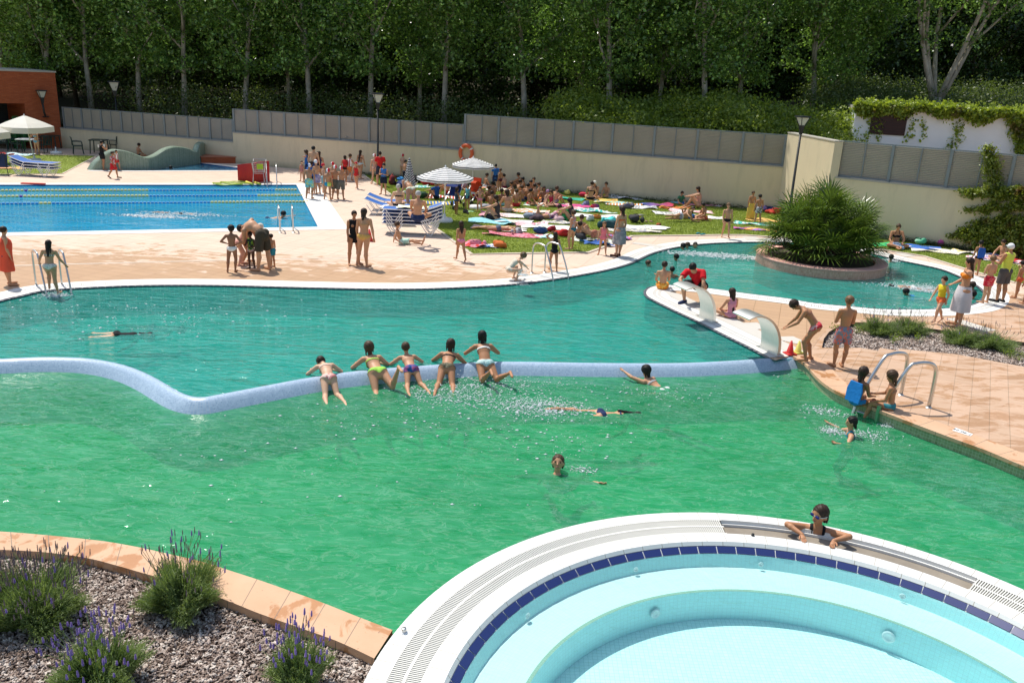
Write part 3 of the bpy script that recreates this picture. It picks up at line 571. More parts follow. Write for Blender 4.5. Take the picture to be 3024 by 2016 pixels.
# ------------------------------------------------------------------ people: one smooth implicit surface per body
def nz(v): v = np.asarray(v, float); return v/(np.linalg.norm(v)+1e-9)
class SDF:
    def __init__(s, lo, hi, h):
        s.h = h; s.lo = np.array(lo)-2*h; n = np.ceil((np.array(hi)-s.lo)/h).astype(int)+3; s.n = n; s.D = np.full(n, .06, np.float32); s.I = np.full(n, -1, np.int16); s.ax = [s.lo[i]+h*np.arange(n[i]) for i in range(3)]
    def box(s, lo, hi):
        a = np.maximum(((lo-s.lo)/s.h).astype(int), 0); b = np.minimum(((hi-s.lo)/s.h).astype(int)+2, s.n); return a, b
    def put(s, d, sl, k, pid, cut=False):
        D = s.D[sl]
        if cut: s.D[sl] = np.maximum(D, -d); return
        I = s.I[sl]; I[d < D] = pid
        hh = np.clip(.5+.5*(D-d)/k, 0, 1) if k else None; s.D[sl] = (D*(1-hh)+d*hh-k*hh*(1-hh)) if k else np.minimum(D, d)
    def cone(s, a, b, ra, rb, k=.012, pid=0, flat=None, ff=1., flatend=0, cut=False):
        a = np.asarray(a, float); b = np.asarray(b, float); pad = max(ra, rb)*1.05+2.5*k+s.h; lo = np.minimum(a, b)-pad; hi = np.maximum(a, b)+pad; i0, i1 = s.box(lo, hi)
        if (i1 <= i0).any(): return
        sl = tuple(slice(p, q) for p, q in zip(i0, i1)); X = s.ax[0][sl[0]][:, None, None]-a[0]; Y = s.ax[1][sl[1]][None, :, None]-a[1]; Z = s.ax[2][sl[2]][None, None, :]-a[2]; ab = b-a; L2 = ab@ab+1e-12
        t = (X*ab[0]+Y*ab[1]+Z*ab[2])/L2; tc = np.clip(t, 0, 1); dx, dy, dz = X-tc*ab[0], Y-tc*ab[1], Z-tc*ab[2]
        if flat is not None:
            f = np.asarray(flat, float); q = dx*f[0]+dy*f[1]+dz*f[2]; g = (1/ff-1); dx = dx+q*g*f[0]; dy = dy+q*g*f[1]; dz = dz+q*g*f[2]
        d = np.sqrt(dx*dx+dy*dy+dz*dz)-(ra+(rb-ra)*tc)
        if flat is not None: d = d*min(1, (ff+1)/2)
        if flatend: 
            L = math.sqrt(L2)
            if flatend & 1: d = np.maximum(d, (t-1)*L)
            if flatend & 2: d = np.maximum(d, -t*L)
        s.put(d.astype(np.float32), sl, k, pid, cut)
    def ball(s, c, r, fr, k=.012, pid=0, cut=False):      # ellipsoid, radii r along the frame fr (3 unit vectors)
        c = np.asarray(c, float); pad = max(r)+2.5*k+s.h; i0, i1 = s.box(c-pad, c+pad)
        if (i1 <= i0).any(): return
        sl = tuple(slice(p, q) for p, q in zip(i0, i1)); X = s.ax[0][sl[0]][:, None, None]-c[0]; Y = s.ax[1][sl[1]][None, :, None]-c[1]; Z = s.ax[2][sl[2]][None, None, :]-c[2]
        q = 0; 
        for f, rr in zip(fr, r): u = (X*f[0]+Y*f[1]+Z*f[2])/rr; q = q+u*u
        d = (np.sqrt(q)-1)*min(r); s.put(d.astype(np.float32), sl, k, pid, cut)
    def extract(s):
        D = s.D; n = D.shape; neg = D < 0; c = [(i, j, k) for i in (0, 1) for j in (0, 1) for k in (0, 1)]
        sub = lambda A, o: A[o[0]:n[0]-1+o[0], o[1]:n[1]-1+o[1], o[2]:n[2]-1+o[2]]
        cnt = sum(sub(neg, o).astype(np.int8) for o in c); act = (cnt > 0) & (cnt < 8); idx = np.full(act.shape, -1, np.int32); ii = np.argwhere(act); idx[act] = np.arange(len(ii))
        if len(ii) == 0: return np.zeros((0, 3)), np.zeros((0, 4), int), np.zeros(0, int)
        acc = np.zeros((len(ii), 3)); w = np.zeros(len(ii)); val = {o: D[ii[:, 0]+o[0], ii[:, 1]+o[1], ii[:, 2]+o[2]] for o in c}
        for o in c:
            for ax in range(3):
                if o[ax]: continue
                p = list(o); p[ax] = 1; p = tuple(p); a, b = val[o], val[p]; m = (a < 0) != (b < 0); t = np.where(m, a/(a-b+1e-12), 0); q = np.tile(np.array(o, float), (len(ii), 1)); q[:, ax] = t; acc += q*m[:, None]; w += m
        V = s.lo+s.h*(ii+acc/w[:, None]); F = []
        for ax in range(3):
            b_, c_ = (ax+1) % 3, (ax+2) % 3; sl0 = [slice(None)]*3; sl1 = [slice(None)]*3; sl0[ax] = slice(0, n[ax]-1); sl1[ax] = slice(1, n[ax])
            a, b = neg[tuple(sl0)], neg[tuple(sl1)]; e = np.argwhere(a != b); e = e[(e[:, b_] > 0) & (e[:, c_] > 0) & (e[:, b_] < n[b_]-1) & (e[:, c_] < n[c_]-1)]
            fl = a[e[:, 0], e[:, 1], e[:, 2]]; ub = np.zeros(3, int); ub[b_] = 1; uc = np.zeros(3, int); uc[c_] = 1
            g = lambda q: idx[q[:, 0], q[:, 1], q[:, 2]]; Q = np.stack([g(e-ub-uc), g(e-uc), g(e), g(e-ub)], 1); Q[~fl] = Q[~fl][:, ::-1]; F.append(Q)
        F = np.vstack(F); F = F[(F >= 0).all(1)]; cen = np.round((V-s.lo)/s.h).astype(int); pid = s.I[cen[:, 0], cen[:, 1], cen[:, 2]]; return V, F, pid
    def norm(s, V):
        g = np.round((V-s.lo)/s.h).astype(int); g = np.clip(g, 1, s.n-2); D = s.D; N = np.stack([D[g[:, 0]+1, g[:, 1], g[:, 2]]-D[g[:, 0]-1, g[:, 1], g[:, 2]], D[g[:, 0], g[:, 1]+1, g[:, 2]]-D[g[:, 0], g[:, 1]-1, g[:, 2]], D[g[:, 0], g[:, 1], g[:, 2]+1]-D[g[:, 0], g[:, 1], g[:, 2]-1]], 1).astype(float); return N/(np.linalg.norm(N, axis=1)[:, None]+1e-9)
def sdfmesh(name, g, mat):
    V, F, _ = g.extract(); return npmesh(name, V, F, mat, True)
SKIN = {}
def skin(tone):
    base = {'fair': (.66, .40, .26), 'mid': (.54, .29, .165), 'tan': (.44, .215, .11), 'brown': (.28, .13, .07), 'dark': (.085, .04, .024), 'pink': (.64, .34, .25)}[tone]
    if tone not in SKIN:
        t = NT('skin_'+tone); v = t.pos(kind='Object'); c = t.mix(t.noise(v, 4, 3), tuple(x*.88 for x in base), tuple(x*1.08 for x in base)); c = t.mix(t.ramp(t.noise(v, 11, 3), [(.5, 0), (.75, .35)]), c, (base[0]*1.02, base[1]*.82, base[2]*.78))
        b = t.n('ShaderNodeBsdfPrincipled'); t.l(c, b.inputs['Base Color']); b.inputs['Roughness'].default_value = .5; b.inputs['Specular IOR Level'].default_value = .3; b.inputs['Subsurface Weight'].default_value = .08; b.inputs['Subsurface Radius'].default_value = (.02, .008, .005); b.inputs['Subsurface Scale'].default_value = .5; SKIN[tone] = t.done(b.outputs[0])
    return SKIN[tone]
HC_ = {'black': (.010, .008, .007), 'dbrown': (.028, .015, .009), 'brown': (.06, .033, .018), 'lbrown': (.14, .08, .04), 'blond': (.26, .17, .08), 'grey': (.38, .36, .33)}
def hairmat(c):
    k = 'hair_'+c
    if k not in _mc:
        t = NT(k); v = t.pos(kind='Object', scale=(1, 1, .25)); b = HC_[c]; f = t.noise(v, 40, 3); _mc[k] = t.done(t.pbr(t.mix(f, tuple(x*.6 for x in b), tuple(min(1, x*1.6) for x in b)), .55, t.bump(f, .5, .004), .25))
    return _mc[k]
M_eye = plain('eye', (.02, .015, .012), .25, 0, 5, 0); M_lip = plain('lip', (.34, .12, .10), .5, .1, 5, 0)
Lf, Rt = -1, 1
BASE = dict(sp=(0, .02, 1), ch=(0, 0, 1), hd=(0, .10, 1), face=(0, 1, -.08), front=(0, 1, 0), thL=(-.07, .03, -1), thR=(.07, .03, -1), shL=(-.02, -.05, -1), shR=(.02, -.05, -1), ftL=(-.25, 1, -.05), ftR=(.25, 1, -.05), uaL=(-.22, .02, -1), uaR=(.22, .02, -1), faL=(-.02, .22, -1), faR=(.02, .22, -1), haL=None, haR=None, tw=0)
def pose(**k): d = dict(BASE); d.update(k); return d
POSES = dict(
 stand=pose(thL=(-.10, .02, -1), shL=(-.08, -.02, -1)), stand2=pose(sp=(.06, .02, 1), ch=(-.05, 0, 1), thL=(-.16, .12, -1), shL=(-.1, -.12, -1), thR=(-.02, 0, -1), shR=(0, -.03, -1)),
 hips=pose(uaL=(-.75, -.3, -.75), faL=(.75, .5, -.45), uaR=(.75, -.3, -.75), faR=(-.75, .5, -.45), thL=(-.12, .02, -1)),
 crossed=pose(uaL=(-.25, .25, -1), faL=(.85, .75, .15), uaR=(.25, .25, -1), faR=(-.85, .75, .3)),
 hold=pose(uaL=(-.2, .25, -1), faL=(.35, .9, .15), uaR=(.2, .25, -1), faR=(-.35, .9, .15)),
 phone=pose(uaR=(.3, .5, -.7), faR=(-.35, .35, 1), uaL=(-.2, .05, -1), hd=(0, .2, 1), face=(0, 1, -.2)),
 walk=pose(thL=(-.04, .42, -1), shL=(-.02, .05, -1), thR=(.04, -.28, -1), shR=(.02, -.55, -1), ftR=(.05, .8, -.55), uaL=(-.2, -.35, -1), faL=(-.02, .1, -1), uaR=(.2, .3, -1), faR=(0, .6, -1), sp=(0, .06, 1)),
 run=pose(thL=(-.04, .62, -.8), shL=(-.02, -.1, -1), thR=(.04, -.45, -1), shR=(.02, -1, -.5), ftR=(.05, .3, -1), uaL=(-.25, -.5, -.9), faL=(0, .8, -.5), uaR=(.2, .5, -.9), faR=(-.2, .8, .1), sp=(0, .14, 1)),
 point=pose(uaL=(-1, .25, .12), faL=(-1, .3, .12), uaR=(.2, .1, -1), faR=(-.4, .7, -.3)),
 headup=pose(uaL=(-.8, .35, .45), faL=(.9, .05, .65), uaR=(.25, .1, -1), faR=(0, .3, -1), thL=(-.05, .34, -1), shL=(-.02, .0, -1), thR=(.05, -.26, -1), shR=(.02, -.36, -1)),
 lean=pose(sp=(0, .75, 1), ch=(0, .9, .75), hd=(0, 1, .35), face=(0, .6, -1), thL=(-.08, .55, -.9), shL=(0, -.30, -1), thR=(.12, .35, -1), shR=(.02, -.42, -1), uaL=(-.25, .5, -.8), faL=(-.2, .9, -.55), uaR=(.15, .3, -1), faR=(0, .6, -.7)),
 bend=pose(sp=(0, .9, .75), ch=(0, 1, -.08), hd=(0, 1, -.55), face=(0, .25, -1), thL=(-.1, -.05, -1), thR=(.1, -.05, -1), shL=(0, .02, -1), shR=(0, .02, -1), uaL=(-.12, .3, -1), faL=(.2, .55, -.75), uaR=(.12, .2, -1), faR=(-.25, .6, -.6)),
 squat=pose(sp=(0, .55, .8), ch=(0, .8, .6), hd=(0, .8, .6), face=(0, .7, -.75), thL=(-.4, .9, .12), shL=(.1, -.35, -1), thR=(.4, .9, .12), shR=(-.1, -.35, -1), uaL=(-.3, .7, -.75), faL=(-.15, .45, -1), uaR=(.3, .7, -.5), faR=(-.5, .5, -.4)),
 knees=pose(sp=(0, -.12, 1), ch=(0, .3, 1), hd=(0, .25, 1), thL=(-.12, .72, .8), shL=(.05, .62, -1), thR=(.12, .72, .8), shR=(-.05, .55, -1), uaL=(-.2, .9, -.45), faL=(.15, .95, -.2), uaR=(.2, .9, -.45), faR=(-.15, .95, -.2), ftL=(-.1, 1, -.35), ftR=(.1, 1, -.35)),
 sitback=pose(sp=(0, -.05, 1), ch=(0, .18, 1), hd=(0, .35, 1), face=(0, 1, -.5), thL=(-.55, .85, .12), shL=(.75, .45, -.15), thR=(.55, .85, .12), shR=(-.75, .35, -.15), uaL=(-.25, .45, -.9), faL=(.3, .75, -.5), uaR=(.25, .45, -.9), faR=(-.3, .75, -.5)),
 sitflat=pose(sp=(0, -.25, 1), ch=(0, .05, 1), hd=(0, .2, 1), thL=(-.12, 1, .1), shL=(-.05, 1, -.14), thR=(.12, 1, .1), shR=(.05, 1, -.14), ftL=(-.2, .4, 1), ftR=(.2, .4, 1), uaL=(-.3, .3, -1), faL=(.1, .7, -.6), uaR=(.3, .3, -1), faR=(-.1, .7, -.6)),
 kneel=pose(sp=(0, .15, 1), ch=(0, .35, 1), hd=(0, .5, 1), face=(0, .8, -.7), thL=(-.25, .9, .05), shL=(.1, -1, -.08), thR=(.25, .9, .05), shR=(-.1, -1, -.08), ftL=(0, -1, -.1), ftR=(0, -1, -.1), uaL=(-.2, .5, -.9), faL=(.2, .7, -.6), uaR=(.2, .5, -.9), faR=(-.2, .7, -.6)),
 edge=pose(sp=(0, .02, 1), ch=(0, .15, 1), hd=(0, .2, 1), thL=(-.12, 1, .0), shL=(-.02, .12, -1), thR=(.12, 1, .0), shR=(.02, .05, -1), uaL=(-.15, .3, -1), faL=(.15, .9, -.35), uaR=(.15, .3, -1), faR=(-.15, .9, -.35)),
 recline=pose(sp=(0, -.55, .85), ch=(0, -.3, 1), hd=(0, .05, 1), thL=(-.1, 1, .05), shL=(-.1, 1, -.1), thR=(.12, 1, .18), shR=(0, 1, -.22), ftL=(-.3, .4, 1), ftR=(.2, .5, 1), uaL=(-.3, -.6, -1), faL=(-.1, -.15, -1), uaR=(.3, -.1, -1), faR=(.05, .75, -.6)),
 prone=pose(sp=(0, 1, .03), ch=(0, 1, .02), front=(0, 0, -1), hd=(.1, 1, .0), face=(.7, .2, -.6), thL=(-.08, -1, -.02), thR=(.08, -1, -.02), shL=(-.02, -1, 0), shR=(.02, -1, 0), ftL=(0, -1, -.2), ftR=(0, -1, -.2), uaL=(-.8, .7, -.05), faL=(.8, .7, 0), uaR=(.8, .7, -.05), faR=(-.8, .7, 0)),
 proneup=pose(sp=(0, 1, .1), ch=(0, .8, .75), front=(0, 0, -1), hd=(0, .4, 1), face=(0, 1, -.15), thL=(-.1, -1, -.04), thR=(.1, -1, -.04), shL=(-.05, .1, 1), shR=(.08, -.25, 1), ftL=(0, .9, .4), ftR=(0, .9, .4), uaL=(-.3, .5, -1), faL=(.2, 1, .0), uaR=(.3, .5, -1), faR=(-.2, 1, .0)),
 side=pose(sp=(0, 1, .25), ch=(0, .9, .6), front=(1, 0, 0), hd=(0, .6, .8), face=(1, .3, -.1), thL=(.3, -1, .05), thR=(.4, -.9, -.05), shL=(-.1, -1, -.1), shR=(-.2, -1, 0), uaL=(.2, .35, -.9), faL=(.5, .8, 0), uaR=(.6, -.2, -.5), faR=(.7, .2, -.3)),
 float_=pose(sp=(0, 1, .12), ch=(0, 1, .25), front=(0, 0, -1), hd=(0, .55, 1), face=(0, 1, .05), thL=(-.25, -1, -.15), thR=(.25, -1, -.1), shL=(-.35, -.9, -.25), shR=(.35, -.9, -.2), ftL=(0, -1, -.2), ftR=(0, -1, -.2), uaL=(-.9, .5, -.1), faL=(-.7, .8, 0), uaR=(.9, .5, -.1), faR=(.7, .8, 0)),
 breast=pose(sp=(0, .7, .5), ch=(0, .45, 1), hd=(0, -.4, 1), face=(0, 1, .35), front=(0, .5, -.7), thL=(-.35, -.8, -.35), thR=(.35, -.8, -.35), shL=(-.5, -.9, .1), shR=(.3, -.9, -.2), uaL=(-1, .25, .1), faL=(-1, .3, .1), uaR=(1, .35, .05), faR=(.8, .5, .02)),
 dive=pose(sp=(0, 1, 0), ch=(0, 1, -.05), front=(0, 0, -1), hd=(0, 1, -.1), face=(0, .2, -1), thL=(-.08, -1, .05), thR=(.08, -1, -.03), shL=(-.1, -1, .05), shR=(.1, -1, 0), ftL=(0, -1, -.1), ftR=(0, -1, -.1), uaL=(-.6, .6, -.3), faL=(-.2, 1, -.1), uaR=(.7, -.3, -.3), faR=(.3, -.8, -.2)),
 tread=pose(uaL=(-.9, .4, -.4), faL=(-.5, .9, .25), uaR=(.9, .4, -.4), faR=(.5, .9, .25), thL=(-.25, .4, -1), thR=(.25, .4, -1), shL=(0, -.5, -1), shR=(0, -.5, -1)),
 weir=pose(sp=(0, .95, .32), ch=(0, .88, .42), front=(0, .4, -.9), hd=(0, .35, 1), face=(.1, 1, -.1), thL=(-.15, -.78, -.66), thR=(.15, -.78, -.68), shL=(-.15, -1, -.02), shR=(.2, -1, -.04), ftL=(0, -1, -.1), ftR=(0, -1, -.1), uaL=(-.8, .3, -.75), faL=(.6, .8, .05), uaR=(.8, .3, -.75), faR=(-.6, .8, .05)),
 ladder=pose(sp=(0, .22, 1), ch=(0, .1, 1), thL=(-.05, .75, -.75), shL=(0, -.45, -1), thR=(.05, .03, -1), shR=(.02, -.1, -1), uaL=(-.45, .2, -1), faL=(-.3, .6, -.75), uaR=(.4, .15, -1), faR=(.35, .45, -.8)))
def wpose(**k): d = dict(POSES['weir']); d.update(k); return d
POSES['weirL'] = wpose(shR=(.35, -.35, 1.3), thR=(.2, -.9, -.45)); POSES['weirK'] = wpose(shL=(.3, -.7, 1.), shR=(.7, -.8, .8), thL=(-.1, -.8, -.55), thR=(.25, -.8, -.5), sp=(0, .7, .7)); POSES['weirflat'] = wpose(sp=(0, .9, .42), ch=(0, 1, .1), hd=(-.2, 1, .1), face=(0, .5, -1))
POSES['hang'] = wpose(sp=(0, 1, .28), ch=(0, .9, .45), uaL=(-.4, .9, .15), faL=(.1, 1, .2), uaR=(.7, .3, -.6), faR=(-.2, .6, -.3), thL=(-.1, -1, -.1), thR=(.1, -1, -.12), shL=(-.15, -1, -.05), shR=(.05, -1, -.1))
def body(H, kid, ps, sex, h, jit=0):
    """joints, primitives and garment frame of one figure, metres, pelvis at origin"""
    q = dict(POSES[ps] if isinstance(ps, str) else ps); J = {}; jr = random.Random(jit)
    for k_ in ('ch', 'hd', 'face', 'thL', 'thR', 'shL', 'shR', 'uaL', 'uaR', 'faL', 'faR'): q[k_] = tuple(v_+jr.uniform(-1, 1)*(.07 if k_ in ('ch', 'hd', 'thL', 'thR') else .11)*(0 if ps == 'rim' else 1) for v_ in q[k_])
    hh = .132+.035*kid; leg = (.248-.012*kid)*H; wf = 1+.12*(sex == 'f' and kid < .5); slim = 1-.06*kid
    spd, chd = nz(q['sp']), nz(q['ch']); fr = nz(np.asarray(q['front'])-spd*(np.asarray(q['front'])@spd)); rt = np.cross(fr, spd); fc = nz(np.asarray(q['front'])-chd*(np.asarray(q['front'])@chd)); rc = np.cross(fc, chd)
    tw = q.get('tw', 0); rc = rc*math.cos(tw)+fc*math.sin(tw); fc = nz(np.cross(chd, rc))
    tor = (.30-.012*kid)*H; J['pel'] = np.zeros(3); J['wst'] = spd*tor*.36; J['cht'] = J['wst']+nz(spd+chd)*tor*.34; J['nb'] = J['cht']+chd*tor*.30; hd = nz(q['hd']); hs = hh*H/.132/1.0; J['nk'] = J['nb']+hd*.030*H
    hr = hh*H; J['hc'] = J['nk']+hd*hr*.56; sw = (.112-.012*kid)*H*(1 if sex == 'm' else .93); hw = .052*H*wf
    for s_, n_ in ((-1, 'L'), (1, 'R')):
        J['hp'+n_] = rt*hw*s_-spd*.01*H; J['kn'+n_] = J['hp'+n_]+nz(q['th'+n_])*leg; J['an'+n_] = J['kn'+n_]+nz(q['sh'+n_])*leg*.97; J['sd'+n_] = J['nb']-chd*.028*H+rc*sw*s_; J['el'+n_] = J['sd'+n_]+nz(q['ua'+n_])*.165*H; J['wr'+n_] = J['el'+n_]+nz(q['fa'+n_])*.14*H
        ft = nz(q['ft'+n_]); J['to'+n_] = J['an'+n_]+ft*.105*H+nz(q['sh'+n_])*.022*H; J['hl'+n_] = J['an'+n_]-ft*.02*H+nz(q['sh'+n_])*.022*H
    pr = []; A = pr.append; c = H*slim
    A(('c', J['pel']-spd*.015*H, J['wst'], .078*c*wf, .066*c, .02*H, 1, fr, .74)); A(('c', J['wst'], J['cht'], .066*c, .082*c*(1.06 if sex == 'm' else .96), .02*H, 2, fc, .70)); A(('c', J['cht'], J['nb']-chd*.02*H, .082*c, .055*c, .02*H, 3, fc, .72))
    A(('c', J['sdL']*.88+J['sdR']*.12, J['sdR']*.88+J['sdL']*.12, .034*c, .034*c, .022*H, 3, None, 1)); A(('c', J['nb'], J['hc']-hd*hr*.12, .029*c, .027*c, .012*H, 4, None, 1))
    for s_, n_ in ((-1, 'L'), (1, 'R')):
        A(('c', J['hp'+n_], J['kn'+n_], .056*c*wf, .034*c, .016*H, 5, None, 1)); gl = J['hp'+n_]-fr*.028*H-spd*.008*H-rt*s_*.008*H; A(('c', gl, gl+spd*.01, .046*c*wf, .046*c*wf, .014*H, 1, None, 1))
        sh = J['an'+n_]-J['kn'+n_]; kn = J['kn'+n_]; bk = nz(np.cross(np.cross(nz(sh), nz(q['ft'+n_])), nz(sh))); cf = kn+sh*.30-bk*.010*H; A(('c', kn, cf, .032*c, .036*c, .012*H, 6, None, 1)); A(('c', cf, J['an'+n_], .035*c, .0195*c, .012*H, 6, None, 1))
        A(('c', J['hl'+n_], J['to'+n_], .021*c, .019*c, .010*H, 7, None, 1)); A(('c', J['to'+n_], J['to'+n_]+nz(q['ft'+n_])*.022*H, .017*c, .012*c, .006*H, 7, None, 1))
        A(('c', J['sd'+n_], J['el'+n_], .033*c, .023*c, .010*H, 8, None, 1)); fo = J['wr'+n_]-J['el'+n_]; A(('c', J['el'+n_], J['el'+n_]+fo*.25, .0225*c, .0235*c, .008*H, 9, None, 1)); A(('c', J['el'+n_]+fo*.25, J['wr'+n_], .0235*c, .0145*c, .008*H, 9, None, 1))
        fd = nz(q['ha'+n_]) if q.get('ha'+n_) is not None else nz(fo); pn = np.cross(fd, rc); pn = nz(pn) if np.linalg.norm(pn) > .2 else nz(np.cross(fd, fc)); sd = nz(np.cross(pn, fd)); J['fd'+n_], J['pn'+n_], J['hs'+n_] = fd, pn, sd
        A(('c', J['wr'+n_]+fd*.006*H, J['wr'+n_]+fd*.036*H, .015*c, .022*c, .006*H, 10, pn, .48))
        if sex == 'f' and kid < .5: bc = J['cht']+rc*.042*H*s_+fc*.048*H-chd*.004*H; A(('c', bc, bc+fc*.004*H, .034*c, .030*c, .012*H, 2, None, 1))
    return J, pr, dict(spd=spd, chd=chd, fr=fr, rt=rt, fc=fc, rc=rc, hd=hd, hr=hr, c=c, q=q)
def head_prims(J, g, H):
    hd, hr = g['hd'], g['hr']; f = nz(np.asarray(g['q']['face'])-hd*(np.asarray(g['q']['face'])@hd)); r = np.cross(f, hd); c = J['hc']; g['hf'], g['hx'] = f, r; return f, r, c
def person(label, P_anchor, H=None, ps='stand', rz=0, tone='mid', hair='dbrown', hstyle='short', wear=(), kid=.7, sex='m', z0=0., zfix=None, yt=None, anchor='feet', group=None, h=None, hands=True, face=False, scale_h=1, extra=None, keep=None):
    """build, pose and place one person; anchor names the joint that lands on the picture point"""
    def joints(Hh): 
        J, pr, g = body(Hh, kid, ps, sex, .01, label); return J, pr, g
    Rz = np.array([[math.cos(R(rz)), -math.sin(R(rz)), 0], [math.sin(R(rz)), math.cos(R(rz)), 0], [0, 0, 1.]])
    def ground(J, Hh):
        zs = [J[k][2]-rr*Hh for k, rr in (('toL', .018), ('toR', .018), ('hlL', .02), ('hlR', .02), ('anL', .02), ('anR', .02), ('knL', .034), ('knR', .034), ('pel', .068), ('hpL', .052), ('hpR', .052), ('elL', .022), ('elR', .022), ('cht', .055), ('wrL', .014), ('wrR', .014), ('hc', .06))]; return min(zs)
    def place(Hh):
        J, pr, g = joints(Hh); gz = ground(J, Hh)
        key = {'feet': (J['anL']+J['anR'])/2, 'hip': J['pel'], 'head': J['hc'], 'chest': J['cht'], 'footL': J['anL'], 'footR': J['anR']}[anchor]; key = Rz@key
        if zfix is not None: off = zfix-key[2]       # the anchored joint is held at this height
        else: off = z0-gz
        zz = key[2]+off; zz_ = z0 if anchor.startswith('f') and zfix is None else zz; w = P(P_anchor[0], P_anchor[1], zz_); return J, pr, g, np.array([w[0]-key[0], w[1]-key[1], off])
    if H is None:
        a, b = .5, 2.3
        for _ in range(16):
            Hh = (a+b)/2; J, pr, g, o = place(Hh); top = Rz@(J['hc']+g['hd']*g['hr']*.52)+o
            if proj(top)[1] < yt: b = Hh
            else: a = Hh
        H = (a+b)/2
    J, pr, g, o = place(H); h = h or max(.009, .0085*H+.001); f, r, c = head_prims(J, g, H); hd, hr, cc = g['hd'], g['hr'], g['c']
    sc_ = hr/.22
    allp = np.array([p[1] for p in pr]+[p[2] for p in pr]+[c+f*hr, c+hd*hr, c-hd*hr*.6]); lo = allp.min(0)-.09*H; hi = allp.max(0)+.09*H
    def prims(G, sel=None, grow=0):
        for p in pr:
            if sel is None or p[6] in sel: G.cone(p[1], p[2], p[3]+grow, p[4]+grow, p[5], p[6], p[7], p[8])
    G = SDF(lo, hi, h); prims(G)
    s = hr; G.ball(c+hd*s*.10-f*s*.03, (s*.345, s*.405, s*.385), (r, f, hd), .01, 11); G.cone(c+f*s*.08-hd*s*.10, c+f*s*.17-hd*s*.37, s*.27, s*.13, .03*s/.2, 11); G.cone(c+f*s*.36+hd*s*.04, c+f*s*.43-hd*s*.10, s*.03, s*.05, .012, 11)
    G.ball(c+f*s*.31-hd*s*.26, (s*.10, s*.075, s*.05), (r, f, hd), .012, 11)
    for sg in (-1, 1): G.ball(c+r*s*.345*sg-hd*s*.05-f*s*.02, (s*.035, s*.07, s*.105), (r, f, hd), .006, 11)
    t = thing('person', label, 'person', (0, 0, 0), 0, group); T = Matrix.Translation(Vector(o.tolist())) @ Matrix.Rotation(R(rz), 4, 'Z'); t.matrix_world = T
    V, F, pid = G.extract()
    # fingers
    fv, ff = [], []
    if hands:
        mb = MB()
        for n_, s_ in (('L', -1), ('R', 1)):
            fd, pn, sd = J['fd'+n_], J['pn'+n_], J['hs'+n_]; w0 = J['wr'+n_]; curl = .28
            thd = 1 if (sd@g['fc']) > 0 else -1; u = H; curl = .04 if ps == 'rim' else .22
            for k, (a_, L_) in enumerate(((-1.5, .036), (-.5, .043), (.5, .040), (1.5, .031))):
                b0 = w0+fd*.046*u+sd*a_*.0085*u*thd*-1; d1 = nz(fd+sd*(-a_*thd)*.08-pn*curl*.3*(1)); d2 = nz(fd-pn*curl*1.4); d3 = nz(fd-pn*curl*2.8); p1 = b0+d1*L_*.45*u; p2 = p1+d2*L_*.32*u; p3 = p2+d3*L_*.25*u; rr_ = .0053*u; mb.tube([b0-fd*.012*u, b0, p1, p2, p3], [rr_*1.1, rr_*1.1, rr_, rr_*.92, rr_*.6], 6)
            tb = w0+fd*.014*u+sd*thd*.012*u; td = nz(fd*.75+sd*thd*.7-pn*.2); mb.tube([tb, tb+td*.018*u, tb+nz(td+fd*.4)*.036*u, tb+nz(td+fd*.8)*.046*u], [.0075*u, .0068*u, .006*u, .004*u], 6)
        fv = np.array(mb.v); ffq = [q for q in mb.f if len(q) == 4]
        Va = np.vstack([V, fv]); Fa_ = np.vstack([F, np.array(ffq)+len(V)])
    else: Va, Fa_ = V, F
    if keep is not None:                                  # keep only faces above a local height (submerged parts trimmed)
        pass
    link('body', npmesh('body', Va, Fa_, skin(tone), True), t)
    if face:
        for sg in (-1, 1): e = SDF(c-.14, c+.14, .004); e.ball(c+f*s*.345+r*s*.145*sg+hd*s*.035, (s*.062, s*.035, s*.032), (r, f, hd), 0); link('eye', sdfmesh('eye', e, M_eye), t)
        e = SDF(c-.14, c+.14, .004); e.ball(c+f*s*.385-hd*s*.235, (s*.10, s*.03, s*.03), (r, f, hd), 0); link('mouth', sdfmesh('mouth', e, M_lip), t)
        e = SDF(c-.14, c+.14, .004)
        for sg in (-1, 1): e.ball(c+f*s*.365+r*s*.15*sg+hd*s*.105, (s*.085, s*.03, s*.016), (r, f, hd), 0)
        link('eyebrows', sdfmesh('eyebrows', e, hairmat('dbrown')), t)
    # hair or cap
    if hstyle:
        cap = hstyle in ('cap', 'swimcap', 'suncap'); L = {'long': .20, 'vlong': .34, 'bob': .10, 'pony': .16, 'wet': .05}.get(hstyle, 0)*H; g2 = SDF(c-hr*.9-L*1.1, c+hr*.9+L*1.1, .0095 if not face else .007); th = .045 if hstyle not in ('bob', 'curly') else .08
        if hstyle == 'swimcap': th = .03
        if hstyle == 'wet': th = .02
        g2.ball(c+hd*s*.115-f*s*.04, (s*(.345+th), s*(.405+th), s*(.385+th)), (r, f, hd), 0)
        if hstyle == 'curly':
            rr_ = np.random.default_rng(len(label)); 
            for _ in range(26): v = nz(rr_.normal(size=3)+hd*.7-f*.5); g2.ball(c+hd*s*.1-f*s*.03+v*s*.40, (s*.11,)*3, (r, f, hd), .01)
